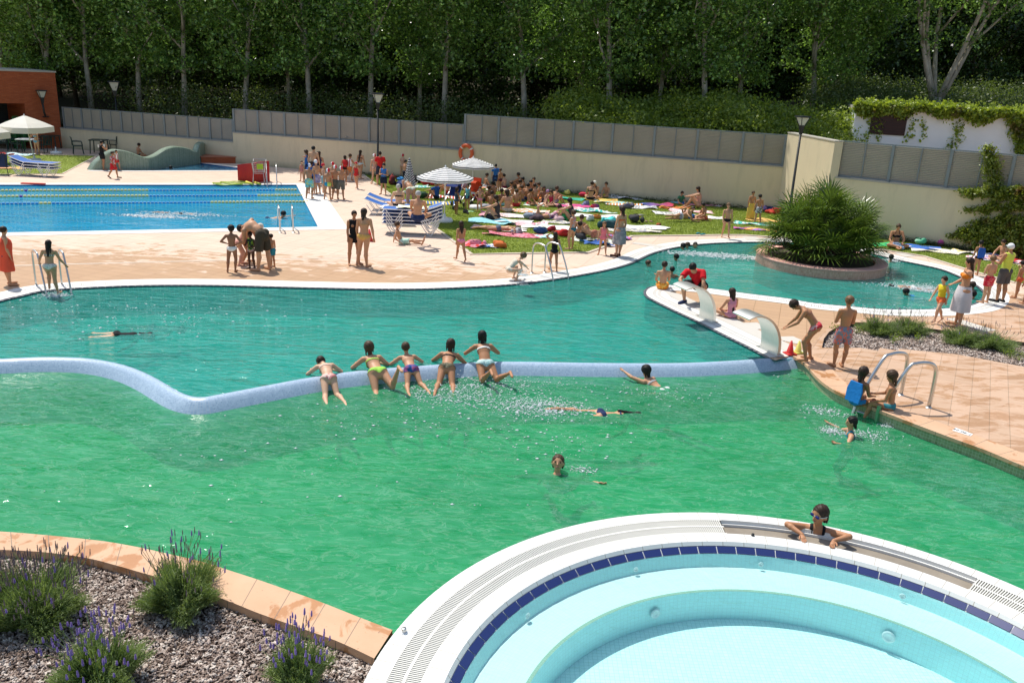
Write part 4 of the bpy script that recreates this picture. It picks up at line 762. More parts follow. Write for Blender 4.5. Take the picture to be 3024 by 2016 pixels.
        if L or hstyle == 'curly':
            dn = nz(np.array([0, 0, -1.])*.9+(-f)*.18) if ps not in ('prone', 'dive', 'float_') else nz(-hd-g['fc']*.1); w_ = s*(.24 if hstyle != 'pony' else .09); st = c-f*s*.27-hd*s*.02; en = st+dn*(L+s*.1)-f*s*.02
            if hstyle == 'pony': st = c-f*s*.42+hd*s*.08; en = st+nz(dn-f*.3)*L; g2.cone(st, en, s*.10, s*.05, .01)
            elif L:
                g2.cone(st, en, w_, w_*.62, .02, 0, f, .5)
                for sg in (-1, 1): g2.cone(c-f*s*.12+r*s*.30*sg, c-f*s*.16+r*s*.27*sg+dn*(L*.75+s*.12), s*.10, s*.05, .015)
        if hstyle == 'bun': g2.ball(c+hd*s*.42-f*s*.25, (s*.13,)*3, (r, f, hd), .01)
        lowc = -.05 if not cap else .12
        g2.ball(c+f*s*.34-hd*s*.16, (s*.30, s*.30, s*(.39 if hstyle != 'wet' else .46)), (r, f, hd), 0, 0, True)
        g2.cone(c-hd*s*.45+f*s*.15, c-hd*s*.9+f*s*.15, s*.34, s*.4, 0, 0, None, 1, 0, True)
        if cap or (not L and hstyle != 'curly'): g2.cone(c-hd*s*(.30 if not cap else .22)-f*s*.3, c-hd*s*1.3-f*s*.3, s*.34, s*.6, 0, 0, None, 1, 2, True)
        if hstyle in ('cap', 'suncap'): g2.ball(c+f*s*.44+hd*s*.20, (s*.24, s*.30, s*.035), (r, nz(f-hd*.15), hd), .004)
        V2, F2, _ = g2.extract()
        if not cap: 
            N2 = g2.norm(V2); V2 = V2+N2*(np.sin(V2[:, 0]*140+V2[:, 1]*60+3*np.sin(V2[:, 2]*31))*.0022)[:, None]
        mt_ = hairmat(hair) if not cap else hair
        link('hair' if not cap else ('swim_cap' if hstyle == 'swimcap' else 'cap'), npmesh('hair', V2, F2, mt_, True), t)
        if hstyle in ('cap', 'suncap'): pass
    # clothes
    spd, chd, fr, rt, fc, rc = (g[k] for k in ('spd', 'chd', 'fr', 'rt', 'fc', 'rc'))
    cen = Va[Fa_].mean(1) if False else V[F].mean(1); fp = pid[F[:, 0]]; N = G.norm(V)
    lp = cen-J['pel']; pz, px, py = lp@spd/H, np.abs(lp@rt)/H, lp@fr/H; lc = cen-J['cht']; cz, cx, cy = lc@chd/H, lc@rc/H, lc@fc/H
    def shell(name, mask, mat, off):
        f_ = F[mask]
        if len(f_) == 0: return
        u, inv = np.unique(f_, return_inverse=True); link(name, npmesh(name, V[u]+N[u]*off, inv.reshape(f_.shape), mat, True), t)
    def gar(name, items, mat, hh=None):
        e = SDF(lo-.05, hi+.05, hh or h*1.15)
        for it in items: e.cone(*it[:4], k=it[4], pid=0, flat=it[5], ff=it[6], flatend=it[7])
        V_, F_, _ = e.extract(); link(name, npmesh(name, V_, F_, mat, True), t)
    for w_ in wear:
        kind, m_ = w_[0], w_[1]
        if kind in ('briefs', 'bikini', 'suit', 'trunks'):
            ex = .55 if kind != 'trunks' else .18; top = .035 if kind != 'trunks' else .045; bo = -.062 if kind != 'trunks' else -.085
            mk = np.isin(fp, (1, 2, 5)) & (pz < top) & (pz > bo+ex*np.maximum(0, px-.012)) & (pz > -.11) & (px < .125) & (np.linalg.norm(lp, axis=1) < (.128 if kid < .3 else .118)*H)
            if kind == 'suit': mk |= (np.isin(fp, (1, 2)) & (pz > .0)) | ((fp == 3) & (cz < .045-.0*cy)) | ((fp == 3) & (np.abs(np.abs(cx)-.045) < .012) & (cz < .14)); mk &= ~np.isin(fp, (8, 9, 10))
            shell('swimsuit' if kind == 'suit' else ('swim_trunks' if kind == 'trunks' else 'bikini_bottom' if kind == 'bikini' else 'swim_briefs'), mk, m_, .006)
        if kind in ('top', 'bandeau'):
            wd = .022 if kind == 'top' else .032; mk = np.isin(fp, (2, 3)) & (np.abs(cz+.004) < np.where(cy > 0, wd, .0105)); 
            if kind == 'top': mk |= np.isin(fp, (3, 4)) & (np.abs(np.abs(cx)-.035) < .0065) & (cz > 0) & (cz < .11) & (cy > 0)
            shell('bikini_top', mk, m_, .007)
        if kind in ('shorts', 'bermuda'):
            fr_ = w_[2] if len(w_) > 2 else .5; its = [(J['pel']-spd*.03*H, J['wst']-spd*.045*H, .088*cc, .078*cc, .014, fr, .8, 1)]
            for n_, s_ in (('L', -1), ('R', 1)): d_ = J['kn'+n_]-J['hp'+n_]; its.append((J['hp'+n_], J['hp'+n_]+d_*fr_, .066*cc, .062*cc, .012, None, 1, 1)); its.append((J['hp'+n_]-fr*.03*H, J['hp'+n_]-fr*.03*H+spd*.01, .056*cc, .056*cc, .012, None, 1, 0))
            gar('shorts', its, m_)
        if kind in ('tshirt', 'vest'):
            ln = w_[2] if len(w_) > 2 else 0; its = [(J['wst'], J['pel']-spd*ln*H, .082*cc, .088*cc, .016, fr, .8, 1), (J['wst'], J['cht'], .080*cc, .096*cc, .02, fc, .76, 0), (J['cht'], J['nb']-chd*.012*H, .096*cc, .07*cc, .02, fc, .76, 1), (J['sdL']*.85+J['sdR']*.15, J['sdR']*.85+J['sdL']*.15, .044*cc, .044*cc, .02, None, 1, 0)]
            if kind == 'tshirt':
                for n_ in 'LR': its.append((J['sd'+n_], J['sd'+n_]+(J['el'+n_]-J['sd'+n_])*.62, .043*cc, .044*cc, .012, None, 1, 1))
            gar('shirt', its, m_)
        if kind == 'skirt':
            ln = w_[2] if len(w_) > 2 else .8; mid = (J['knL']+J['knR'])/2; e = MB(); pts = []; K = 28; top = J['wst']-spd*.045*H; dr = nz(mid-top); L_ = leg_ = np.linalg.norm(mid-top)*ln; rg = []
            ax1 = nz(rt-dr*(rt@dr)); ax2 = np.cross(dr, ax1); vv = []; 
            for j in range(9):
                f_ = j/8; ra = (.086+.030*min(1, f_*2.6)+.018*f_)*H
                for i in range(K): a_ = 2*math.pi*i/K; rip = 1+.07*f_*math.sin(a_*6+1); vv.append(top+dr*L_*f_+ax1*math.cos(a_)*ra*1.14*rip+ax2*math.sin(a_)*ra*.98*rip)
            e.add(vv, [(j*K+i, j*K+(i+1) % K, (j+1)*K+(i+1) % K, (j+1)*K+i) for j in range(8) for i in range(K)]); e.build('skirt', m_, t, True)
        if kind == 'wrap':      # towel round the whole body
            e = MB(); K = 30; vv = []; top = J['nb']-np.array([0, 0, .012*H]); bot = (J['knL']+J['knR'])/2-np.array([0, 0, .02*H]); L_ = top-bot; 
            for j in range(12):
                f_ = j/11; ra = (.062, .128, .142, .142, .135, .13, .13, .135, .14, .148, .155, .158)[j]*H; cpt = top-L_*f_
                for i in range(K): a_ = 2*math.pi*i/K; rip = 1+.05*math.sin(a_*5+f_*4)+.03*math.sin(a_*9+1); vv.append(cpt+rt*math.cos(a_)*ra*rip+fr*math.sin(a_)*ra*.72*rip)
            e.add(vv, [(j*K+i, j*K+(i+1) % K, (j+1)*K+(i+1) % K, (j+1)*K+i) for j in range(11) for i in range(K)]); e.build('wrapped_towel', m_, t, True)
        if kind == 'backpack':
            e = SDF(lo-.3, hi+.3, .013); bc = J['cht']-fc*.105*H-chd*.03*H; e.ball(bc, (.10*H, .062*H, .14*H), (rc, fc, chd), .02); e.ball(bc-fc*.05*H-chd*.05*H, (.075*H, .03*H, .06*H), (rc, fc, chd), .01); V_, F_, _ = e.extract(); bp = link('backpack', npmesh('backpack', V_, F_, m_, True), t)
            e = MB()
            for sg in (-1, 1): e.tube([bc+rc*.05*H*sg+chd*.10*H, J['nb']+rc*.055*H*sg+chd*.014*H, J['cht']+rc*.06*H*sg+fc*.075*H, J['wst']+rc*.07*H*sg-fc*.03*H], .010*H, 6)
            e.build('straps', m_, t)
        if kind == 'shoes':
            [gar('shoe', [(J['hl'+n_], J['to'+n_]+nz(g['q']['ft'+n_])*.02*H, .027*cc, .023*cc, .006, None, 1, 0)], m_) for n_ in 'LR']
        if kind == 'board':     # float board strapped on the back
            e = MB(); bc = J['cht']-fc*.085*H-chd*.06*H; vv = []
            for dz in (-.012, .012):
                for a_, b_ in ((-.11, -.15), (.11, -.15), (.12, .02), (.09, .13), (-.09, .13), (-.12, .02)): vv.append(bc+rc*a_*H+chd*b_*H+fc*dz*H)
            e.add(vv, [(0, 1, 2, 3, 4, 5)[::-1], (6, 7, 8, 9, 10, 11)]+[(i, (i+1) % 6, (i+1) % 6+6, i+6) for i in range(6)]); e.build('float_board', m_, t)
        if kind == 'goggles':
            e = SDF(c-.2, c+.2, .0035)
            for sg in (-1, 1): e.ball(c+f*s*.385+r*s*.15*sg+hd*s*.045, (s*.125, s*.05, s*.075), (r, f, hd), .006)
            gg = link('goggles', sdfmesh('goggles', e, m_), t); e = MB(); K = 24; pts = []
            for i in range(K+1): a_ = math.pi*2*i/K; pts.append(c+hd*s*(.05-.10*(1-math.cos(a_))/2*.0)+hd*s*.0+f*s*.415*math.cos(a_)-f*s*.01+r*s*.375*math.sin(a_))
            e.tube(pts, s*.014, 5, cap=False, flat=1.8); link('strap', e.mesh('strap', w_[2] if len(w_) > 2 else m_), gg)
        if kind == 'armbands':
            its = [(J['sd'+n_]*.5+J['el'+n_]*.5, J['sd'+n_]*.15+J['el'+n_]*.85, .045*cc, .045*cc, .0, None, 1, 3) for n_ in 'LR']; gar('armbands', its, m_)
    J = {k: (Rz@v+o if k[:2] not in ('fd', 'pn', 'hs') else v) for k, v in J.items()}; return t, J, H
# ------------------------------------------------------------------ trees and planting
def leaf_quads(C, n_each, sigma, size, up=.3, asp=.75, seed=1):
    r = np.random.default_rng(seed); n = len(C)*n_each; c = np.repeat(C, n_each, 0)+r.normal(size=(n, 3))*np.asarray(sigma)
    a = r.normal(size=(n, 3)); a /= np.linalg.norm(a, axis=1)[:, None]; nn = r.normal(size=(n, 3)); nn[:, 2] = np.abs(nn[:, 2])+up; b = np.cross(nn, a); b /= np.linalg.norm(b, axis=1)[:, None]+1e-9
    s_ = (size*(.6+.8*r.random(n)))[:, None]; a = a*s_; b = b*s_*asp; nrm = np.cross(a, b); nrm = nrm/(np.linalg.norm(nrm, axis=1)[:, None]+1e-9)*s_*.18
    V = np.stack([c-a*.55, c-b*.5-a*.05+nrm, c+a*.6, c+b*.5-a*.05+nrm], 1).reshape(-1, 3); return V, np.arange(n*4).reshape(-1, 4)
M_leaf = foliage('plane_tree_leaf', (.04, .085, .02), (.21, .35, .09), .45, .28, 1.0, None, .22)
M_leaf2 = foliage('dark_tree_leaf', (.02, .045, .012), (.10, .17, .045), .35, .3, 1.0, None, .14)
def bark(name, a, b):
    t = NT(name); v = t.pos(kind='Object', scale=(1, 1, .4)); c = t.mix(t.ramp(t.noise(v, 3.5, 5, .7), [(.35, 0), (.65, 1)]), a, b); return t.done(t.pbr(c, .85, t.bump(t.noise(v, 12, 4), .5, .03), .2))
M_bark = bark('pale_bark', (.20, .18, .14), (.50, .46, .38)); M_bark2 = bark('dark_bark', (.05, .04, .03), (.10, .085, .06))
def limb(m, p, d, L, r, depth, rr, out, ends):
    n = 5; pts = [np.array(p, float)]; d = np.array(d, float); d /= np.linalg.norm(d); rs = [r]
    for i in range(n): d = d+rr.normal(size=3)*.09+np.array([0, 0, .05]); d /= np.linalg.norm(d); pts.append(pts[-1]+d*L/n); rs.append(r*(1-.55*(i+1)/n))
    m.tube(pts, rs, 7 if r > .05 else 5); ends += pts[2:]
    if depth > 0:
        for k in range(3 if depth > 1 else 2):
            q = pts[2+int(rr.integers(0, n-1))]; a = rr.random()*6.28; e = d*.75+np.array([math.cos(a), math.sin(a), .35])*.8; limb(m, q, e, L*.62, r*.5, depth-1, rr, out, ends)
def tree_meshes(seed, H=15.5, fork=2.6, lean=.05, width=2.6, crown0=4.2, kind=0, nleaf=62, leafs=(.13, .2)):
    rr = np.random.default_rng(seed); m = MB(); ends = []; tp = [np.zeros(3)]; d = np.array([rr.normal()*lean, rr.normal()*lean*.4, 1]); n = 9
    for i in range(n): d = d+np.array([rr.normal()*.035, rr.normal()*.03, 0]); d /= np.linalg.norm(d); tp.append(tp[-1]+d*H*.92/n)
    rs = [.145*(1-.80*i/n)+.012 for i in range(n+1)]; rs[0] *= 1.2; m.tube(tp, rs, 10)
    nb = 11 if kind == 0 else 14
    for k in range(nb):
        f = .2+.68*k/nb; q = tp[int(f*n)]+(tp[min(n, int(f*n)+1)]-tp[int(f*n)])*(f*n-int(f*n)); a = k*2.4+rr.random(); L = (1-.55*abs(f-.35))*width*1.25; limb(m, q, (math.cos(a)*.8, math.sin(a)*.8, .85), L, .085*(1-.6*f), 1 if k % 2 else 2, rr, None, ends)
    ends = np.array([e for e in ends if e[2] > crown0*.75]); r2 = np.random.default_rng(seed+50)
    extra = []; 
    for i in range(150):
        z = crown0+(H-crown0)*r2.random(); rad = width*(.35+.75*math.sin(math.pi*min(1, (z-crown0*.8)/(H-crown0*.6)))**.6); a = r2.random()*6.28; q = rad*math.sqrt(r2.random()); extra.append((tp[int(z/H*n*.98)][0]+q*math.cos(a), tp[int(z/H*n*.98)][1]+q*math.sin(a), z))
    C = np.vstack([ends[r2.permutation(len(ends))[:190]], np.array(extra)]); keep = r2.random(len(C)) > .12; C = C[keep]
    V, F = leaf_quads(C, nleaf, (.40, .40, .28), .17, .25, .8, seed)
    return m.mesh('trunk', M_bark if kind == 0 else M_bark2, True), npmesh('crown', V, F, M_leaf if kind == 0 else M_leaf2)
T_var = [tree_meshes(11, crown0=2.9), tree_meshes(23, lean=.07, width=2.9, crown0=2.6), tree_meshes(37, crown0=3.3), tree_meshes(41, width=2.6, crown0=2.8)]
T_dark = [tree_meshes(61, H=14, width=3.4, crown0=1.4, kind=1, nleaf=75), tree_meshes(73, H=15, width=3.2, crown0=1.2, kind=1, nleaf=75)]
def tree_at(px, dep, var, label, rz, scale=1, z0=None, group='trees standing behind the fence', name='plane_tree', lean=0, row=300):
    d = ray(px, row); t = dep/d[1]; X, Y = d[0]*t, dep; z0 = 1.6 if z0 is None else z0
    tm, cm = var; t = thing(name, label, 'tree', (X, Y, z0), rz, group); t.scale = (scale, scale, scale*(.95+.1*random.random())); t.rotation_euler = (0, lean, rz)
    link('trunk', tm, t); link('crown', cm, t); return t
posn = ['above the brick building roof', 'at the right corner of the brick building', 'just left of the left lamp post', 'behind the wave wall of the paddling pool', 'left of the first step in the fence', 'just right of the first step in the fence', 'with a thin grey trunk left of the middle lamp', 'with the straight pale trunk between the first fence step and the middle lamp', 'directly behind the middle lamp post', 'right of the middle lamp, with a slim shaded trunk', 'with a forked trunk above the closed striped parasol', 'with a forked pale trunk right of the second fence step', 'with a dark trunk before the green bank', 'with a tall pale trunk in the middle of the green bank', 'with a low fork on the green bank', 'with spreading lower limbs on the green bank', 'with a dark slim trunk near the end of the long fence', 'leaning behind the right lamp post', 'between the right lamp post and the white building']
tx = [12, 132, 268, 410, 543, 723, 853, 914, 1093, 1239, 1312, 1552, 1716, 1802, 1946, 2086, 2186, 2407, 2456]
for i, x in enumerate(tx):
    pale = i not in (6, 9, 12, 14, 16, 18); tree_at(x, 53-.004*x+(0 if pale else 3.2)+(5 if x > 2400 else 0), T_var[i % 4], 'plane tree '+posn[i], i*1.7, 1.0 if pale else .85, z0=1.4+x*.0007)
# multi-stemmed big tree behind the white building
mt = MB(); ends = []; rr = np.random.default_rng(5)
mt.tube([(0, 0, 0), (0, 0, 2.2), (.05, 0, 3.0)], [.30, .25, .25], 12)
for a, dx, L in ((-.55, 0, 7.5), (-.2, .3, 9), (.25, -.2, 9), (.75, 0, 8), (.05, .5, 9)):
    limb(mt, (a*.25, dx*.2, 2.7), (a, dx, 1.5), L, .135, 2, rr, None, ends)
ends = np.array(ends); C = ends[rr.permutation(len(ends))[:300]]; ex = np.array([(rr.normal()*2.8, rr.normal()*2.2, 7.5+rr.random()*8) for _ in range(170)]); V, F = leaf_quads(np.vstack([C[C[:, 2] > 5.0], ex]), 85, (.45, .45, .3), .15, .25, .8, 9)
d = ray(2762, 300); bt = thing('plane_tree', 'large plane tree splitting into several grey stems behind the white ivy building', 'tree', (d[0]*46/d[1], 46, 2.0)); mt.build('trunk', M_bark, bt, True); link('crown', npmesh('crown', V, F, M_leaf), bt)
for i in range(26):
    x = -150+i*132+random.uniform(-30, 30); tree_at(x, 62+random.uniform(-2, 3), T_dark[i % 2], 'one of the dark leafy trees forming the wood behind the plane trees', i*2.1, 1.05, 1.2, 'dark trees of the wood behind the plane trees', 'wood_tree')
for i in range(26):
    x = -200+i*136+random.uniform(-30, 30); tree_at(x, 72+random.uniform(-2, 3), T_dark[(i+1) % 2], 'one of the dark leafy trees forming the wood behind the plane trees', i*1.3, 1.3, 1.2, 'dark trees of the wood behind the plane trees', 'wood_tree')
# ground behind the wall, rising into a bank, and the far wooded slope
m = MB(); nx, ny = 60, 24; V = []
for j in range(ny+1):
    for i in range(nx+1):
        a = WA+(WB_-WA)*(-1.2+3.6*i/nx); nn = np.array([-(WB_-WA)[1], (WB_-WA)[0]]); nn = nn/np.linalg.norm(nn); nn = nn if nn[1] > 0 else -nn; dd = .8+(j/ny)**1.7*70; q = a+nn*dd
        f = min(1, max(0, (i/nx*3.6-1.2)/1.0)); z = 1.15+.5*f+min(1.5, dd*.28)*f*min(1, max(0, (f-.55)*3))+max(0, dd-16)*.12; V.append((q[0], q[1], z))
m.add(V, [(j*(nx+1)+i, j*(nx+1)+i+1, (j+1)*(nx+1)+i+1, (j+1)*(nx+1)+i) for j in range(ny) for i in range(nx)]); m.build('hill', plain('leaf_litter', (.045, .04, .018), .95, .4, .5, .3), smoothf=True, kind='structure')
m = MB(); V = []; 
for j in range(13):
    for i in range(41): V.append((-70+140*i/40, 82+j*1.1+4*math.sin(i*.4), 1+j*2.0+math.sin(i*1.3+j)*.5))
m.add(V, [(j*41+i, j*41+i+1, (j+1)*41+i+1, (j+1)*41+i) for j in range(12) for i in range(40)]); m.build('hill', plain('wooded_slope', (.02, .035, .012), .95, .5, .7, .5, kind='Object'), smoothf=True, kind='structure')
rr = np.random.default_rng(3); C = np.array([(rr.uniform(-62, 62), 80+rr.uniform(-3, 4), rr.uniform(1, 20)) for _ in range(2600)]); V, F = leaf_quads(C, 16, (.9, .5, .7), .33, .2, .8, 4); link('wooded_slope', npmesh('wooded_slope', V, F, M_leaf2), kind='stuff', label='dark mass of woodland closing the view behind all the trees', cat='woodland')
# undergrowth behind the fence: sunny green bank on the right, dark scrub on the left
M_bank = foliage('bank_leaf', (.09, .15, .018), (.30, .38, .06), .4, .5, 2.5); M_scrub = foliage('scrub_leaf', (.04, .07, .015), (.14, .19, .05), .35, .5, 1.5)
nn = np.array([-(WB_-WA)[1], (WB_-WA)[0]]); nn /= np.linalg.norm(nn); nn = nn if nn[1] > 0 else -nn
def bankpts(x0, x1, n, d0, d1, zf, seed):
    r = np.random.default_rng(seed); out = []
    for _ in range(n): a = on_wall(r.uniform(x0, x1), WA, WB_); dd = r.uniform(d0, d1); q = a+nn*dd; out.append((q[0], q[1], zf(dd, r)))
    return np.array(out)
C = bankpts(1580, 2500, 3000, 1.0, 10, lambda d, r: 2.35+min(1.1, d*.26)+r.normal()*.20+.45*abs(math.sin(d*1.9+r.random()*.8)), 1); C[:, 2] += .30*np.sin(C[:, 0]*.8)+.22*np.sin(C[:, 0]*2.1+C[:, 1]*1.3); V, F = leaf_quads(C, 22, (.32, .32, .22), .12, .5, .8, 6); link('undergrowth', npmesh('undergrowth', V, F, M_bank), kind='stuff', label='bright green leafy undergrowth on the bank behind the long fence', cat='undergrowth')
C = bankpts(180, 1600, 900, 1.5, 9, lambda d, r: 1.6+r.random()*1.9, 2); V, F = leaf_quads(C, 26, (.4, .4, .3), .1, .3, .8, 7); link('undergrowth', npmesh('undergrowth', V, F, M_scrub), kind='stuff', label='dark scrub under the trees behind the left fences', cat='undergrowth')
r = np.random.default_rng(77); C = []
for _ in range(2600): d_ = ray(r.uniform(2380, 3200), 350); dep = r.uniform(44, 56); C.append((d_[0]*dep/d_[1], dep, 2.6+(dep-44)*.08+r.random()*2.4))
V, F = leaf_quads(np.array(C), 26, (.4, .4, .3), .11, .3, .8, 78); link('undergrowth', npmesh('undergrowth', V, F, M_scrub), kind='stuff', label='dark shrubs behind the white building', cat='undergrowth')
# ivy on the white building
q0 = ray(2516, 400); bx = q0[0]*39/q0[1]; by = 39.0; q1 = ray(3100, 420); ex_ = q1[0]*36.5/q1[1]; A1 = np.array([bx, by]); B1 = np.array([ex_+1.5, 36.3]); ztop = height_at(*A1, 322); print('white', A1, B1, ztop)
d = (B1-A1)/np.linalg.norm(B1-A1); nb_ = np.array([-d[1], d[0]]); nb_ = nb_ if nb_[1] > 0 else -nb_; rz = math.atan2(d[1], d[0]); Lb = np.linalg.norm(B1-A1)
wb = thing('white_building', 'low white flat-roofed building with a dark window, its top hung with ivy', 'building')
m = MB(); cc = (A1+B1)/2+nb_*2.5; m.box((*cc, ztop/2), (Lb, 5, ztop), rz); m.build('wall', plain('white_render', (.82, .84, .86), .85, .08, 1.5, .15), wb)
m = MB(); m.box((*cc, ztop+.05), (Lb+.2, 5.2, .12), rz); m.build('roof', M_cap, wb)
w0, w1 = on_wall(2539, A1, B1), on_wall(2641, A1, B1); zb = height_at(*w0, 395); zt_ = zb+1.25; c = (w0+w1)/2-nb_*.02; Lw = np.linalg.norm(w1-w0)
m = MB(); m.box((*c, (zb+zt_)/2), (Lw, .06, zt_-zb), rz); wi = m.build('window', plain('dark_red_frame', (.035, .012, .012), .4, .1, 3, 0), wb)
m = MB(); 
for k in range(9): m.box((*(c-nb_*.04), zb+.08+k*(zt_-zb-.1)/9), (Lw-.1, .03, .03), rz)
m.build('grille', plain('dark_red_bar', (.05, .015, .015), .5, .1, 3, 0), wi)
M_ivy = foliage('ivy_leaf', (.13, .19, .02), (.38, .46, .06), .35, .4, 3, extra=(.13, .10, .03))
r = np.random.default_rng(12); C = []
for _ in range(3000):
    s_ = r.random()*Lb; hang = .22+.14*math.sin(s_*1.7)+.15*math.sin(s_*4.1); 
    if s_ > Lb*.66: hang = 2.6*min(1, (s_/Lb-.66)*8)+.3
    z = ztop+.2-r.random()**1.2*hang; q = A1+d*s_-nb_*(.08+.22*r.random()*(1 if z > ztop-.5 else .4)); C.append((q[0], q[1], z))
for _ in range(500): s_ = r.random()*Lb; q = A1+d*s_+nb_*r.uniform(0, 1); C.append((q[0], q[1], ztop+.25+.1*r.normal()))
for s0, L in ((.07, 1.3), (.11, 1.0), (.3, .9), (.44, 1.7), (.46, 1.3), (.25, 1.0)):
    for k in range(int(L*9)): q = A1+d*(s0*Lb+.1*math.sin(k*.4)+r.normal()*.05)-nb_*.06; C.append((q[0], q[1], ztop-.3-L*k/(L*9)))
V, F = leaf_quads(np.array(C), 7, (.1, .06, .08), .11, .2, .9, 8); link('ivy', npmesh('ivy', V, F, M_ivy), label='ivy spilling over the top edge of the white building', cat='ivy')
# creeper on the right wall and fence
M_crp = foliage('creeper_leaf', (.10, .14, .015), (.26, .32, .04), .3, .45, 4, extra=(.16, .07, .03)); d = (RE-RC)/np.linalg.norm(RE-RC); nr_ = np.array([-d[1], d[0]]); nr_ = nr_ if nr_[1] > 0 else -nr_
def rw(x, y, off): q = plane_hit(x, y, RC-nr_*off, RE-nr_*off); return q
C = []
for (x0, y0, x1, y1, n, w_) in ((3200, 560, 2838, 566, 500, .12), (3200, 585, 2850, 575, 500, .16), (3100, 640, 2868, 660, 240, .08), (3080, 600, 2850, 622, 160, .06), (3100, 660, 2835, 683, 420, .13), (3100, 690, 2812, 697, 620, .15), (3100, 705, 2850, 712, 480, .14), (3100, 740, 2880, 728, 420, .13), (3100, 770, 2905, 748, 420, .14), (3150, 800, 2960, 765, 420, .16), (2985, 545, 2895, 640, 120, .05), (3024, 560, 2930, 690, 160, .06), (3100, 600, 2990, 710, 220, .1), (3060, 720, 2880, 690, 400, .15), (2925, 560, 2918, 430, 150, .07), (2918, 430, 2950, 545, 110, .06)):
    for k in range(n):
        f = r.random()**1.15; x = x0+(x1-x0)*f; y = y0+(y1-y0)*f+12*math.sin(f*3+x0)*(1-f); q = rw(x, y, .08+r.random()*.22*(1-f)); 
        if r.random() < .45: continue
        C.append((q[0]+r.normal()*w_*(1-.7*f), q[1], q[2]+r.normal()*w_*(1-.8*f)*.8))
V, F = leaf_quads(np.array(C), 10, (.12, .06, .05), .075, .2, .8, 18); link('creeper', npmesh('creeper', V, F, M_crp), label='wild creeper spreading in long streaks over the right wall and fence', cat='creeper')
# ------------------------------------------------------------------ fan palm
def palm():
    rr = np.random.default_rng(8); V = []; F = []; stems = MB(); heads = []
    for (x, y, h) in ((0, 0, 1.38), (-.55, .1, 1.2), (.6, .2, 1.22), (-1.0, -.3, .8), (1.0, -.3, .82), (-.4, -.6, .7), (.45, -.65, .7), (0, .7, 1.1), (-.95, .5, .8), (.95, .6, .8), (-.05, -.3, 1.1), (1.2, .1, .35), (-1.2, .1, .35), (0, -.95, .35), (-.7, -.75, .3), (.75, -.8, .3)):
        stems.tube([(x*.55, y*.55, .2), (x*.85, y*.85, h*.5+.1), (x, y, h)], [.12, .11, .09], 8); heads.append((x, y, h))
    for (x, y, h) in heads:
        for k in range(17):
            az = rr.random()*6.283; el = math.asin(min(.98, max(-.2, rr.uniform(-.25, 1.1)))); pd = np.array([math.cos(az)*math.cos(el), math.sin(az)*math.cos(el), math.sin(el)]); base = np.array([x, y, h])+pd*rr.uniform(.35, .6); side = np.cross(pd, [0, 0, 1.]); side /= np.linalg.norm(side)+1e-6; up = np.cross(side, pd)
            stems.tube([(x, y, h-.05), tuple((np.array([x, y, h])+base)/2+np.array([0, 0, .04])), tuple(base)], .011, 4)
            nl = 18; L = rr.uniform(.58, .85); tilt = rr.uniform(-.5, .6); up = up*math.cos(tilt)+pd*math.sin(tilt)*.5
            for j in range(nl):
                a = (j/(nl-1)-.5)*R(250); dr = pd*math.cos(a)+side*math.sin(a); w_ = .021; sd = np.cross(dr, up); l = L*(1-.25*abs(a)/2.2)*(.9+.2*rr.random()); p1 = base+dr*l*.55+up*.05*math.cos(a); p2 = base+dr*l-np.array([0, 0, .02+.10*rr.random()]); o = len(V)
                V += [base-sd*.004, base+sd*.004, p1+sd*w_, p1-sd*w_, p2+sd*.003, p2-sd*.003]; F += [(o, o+1, o+2, o+3), (o+3, o+2, o+4, o+5)]
    return stems, np.array(V), np.array(F)
st, V, F = palm(); pt = thing('fan_palm', 'bushy many-headed fan palm growing in the round planter of the far pool', 'palm', (*isl_c, .2)); pt.scale = (.95, .95, 1.02)
st.build('trunk', M_bark2, pt, True); link('crown', npmesh('crown', V, F, foliage('palm_leaf', (.02, .05, .008), (.19, .28, .04), .18, .32, 3.5)), pt)
# ------------------------------------------------------------------ lawn blades (uncountable)
def blades(poly, n, seed, h=.04, wd=.009):
    r = np.random.default_rng(seed); p = np.array(poly); lo = p.min(0); hi = p.max(0); xs = r.uniform(lo[0], hi[0], n*3); ys = r.uniform(lo[1], hi[1], n*3); k = inside(xs, ys, poly); xs, ys = xs[k][:n], ys[k][:n]; n = len(xs)
    a = r.random(n)*6.283; hh = h*(.5+r.random(n)); w_ = wd*(.6+r.random(n)); lx, ly = r.normal(size=n)*.02, r.normal(size=n)*.02
    V = np.stack([np.c_[xs-np.cos(a)*w_, ys-np.sin(a)*w_, np.full(n, .01)], np.c_[xs+np.cos(a)*w_, ys+np.sin(a)*w_, np.full(n, .01)], np.c_[xs+lx, ys+ly, .012+hh]], 1).reshape(-1, 3); return V, np.arange(n*3).reshape(-1, 3)
M_blade = foliage('grass_blade', (.16, .22, .03), (.34, .40, .08), .3, .6, 1.5)
V, F = blades(lawn, 210000, 1); link('grass', npmesh('grass', V, F, M_blade), kind='stuff', label='short mown grass blades of the sunbathing lawn', cat='grass')
V, F = blades(lawnL, 16000, 2); link('grass', npmesh('grass', V, F, M_blade), kind='stuff', label='short grass blades of the small lawn by the cafe', cat='grass')
# weeds along the foot of the wall
r = np.random.default_rng(31); C = []
for x0, x1, A, B in ((1071, 2300, WA, WB_), (2480, 3300, RC, RE)):
    for _ in range(700): q = on_wall(r.uniform(x0, x1), A, B)-nn*r.uniform(.02, .16); C.append((q[0], q[1], .02+.07*abs(r.normal())))
V, F = leaf_quads(np.array(C), 7, (.08, .04, .03), .05, .2, .5, 32); link('weeds', npmesh('weeds', V, F, foliage('weed_leaf', (.02, .04, .008), (.08, .12, .02), .2)), kind='stuff', label='ragged dark weeds along the foot of the wall', cat='weeds')
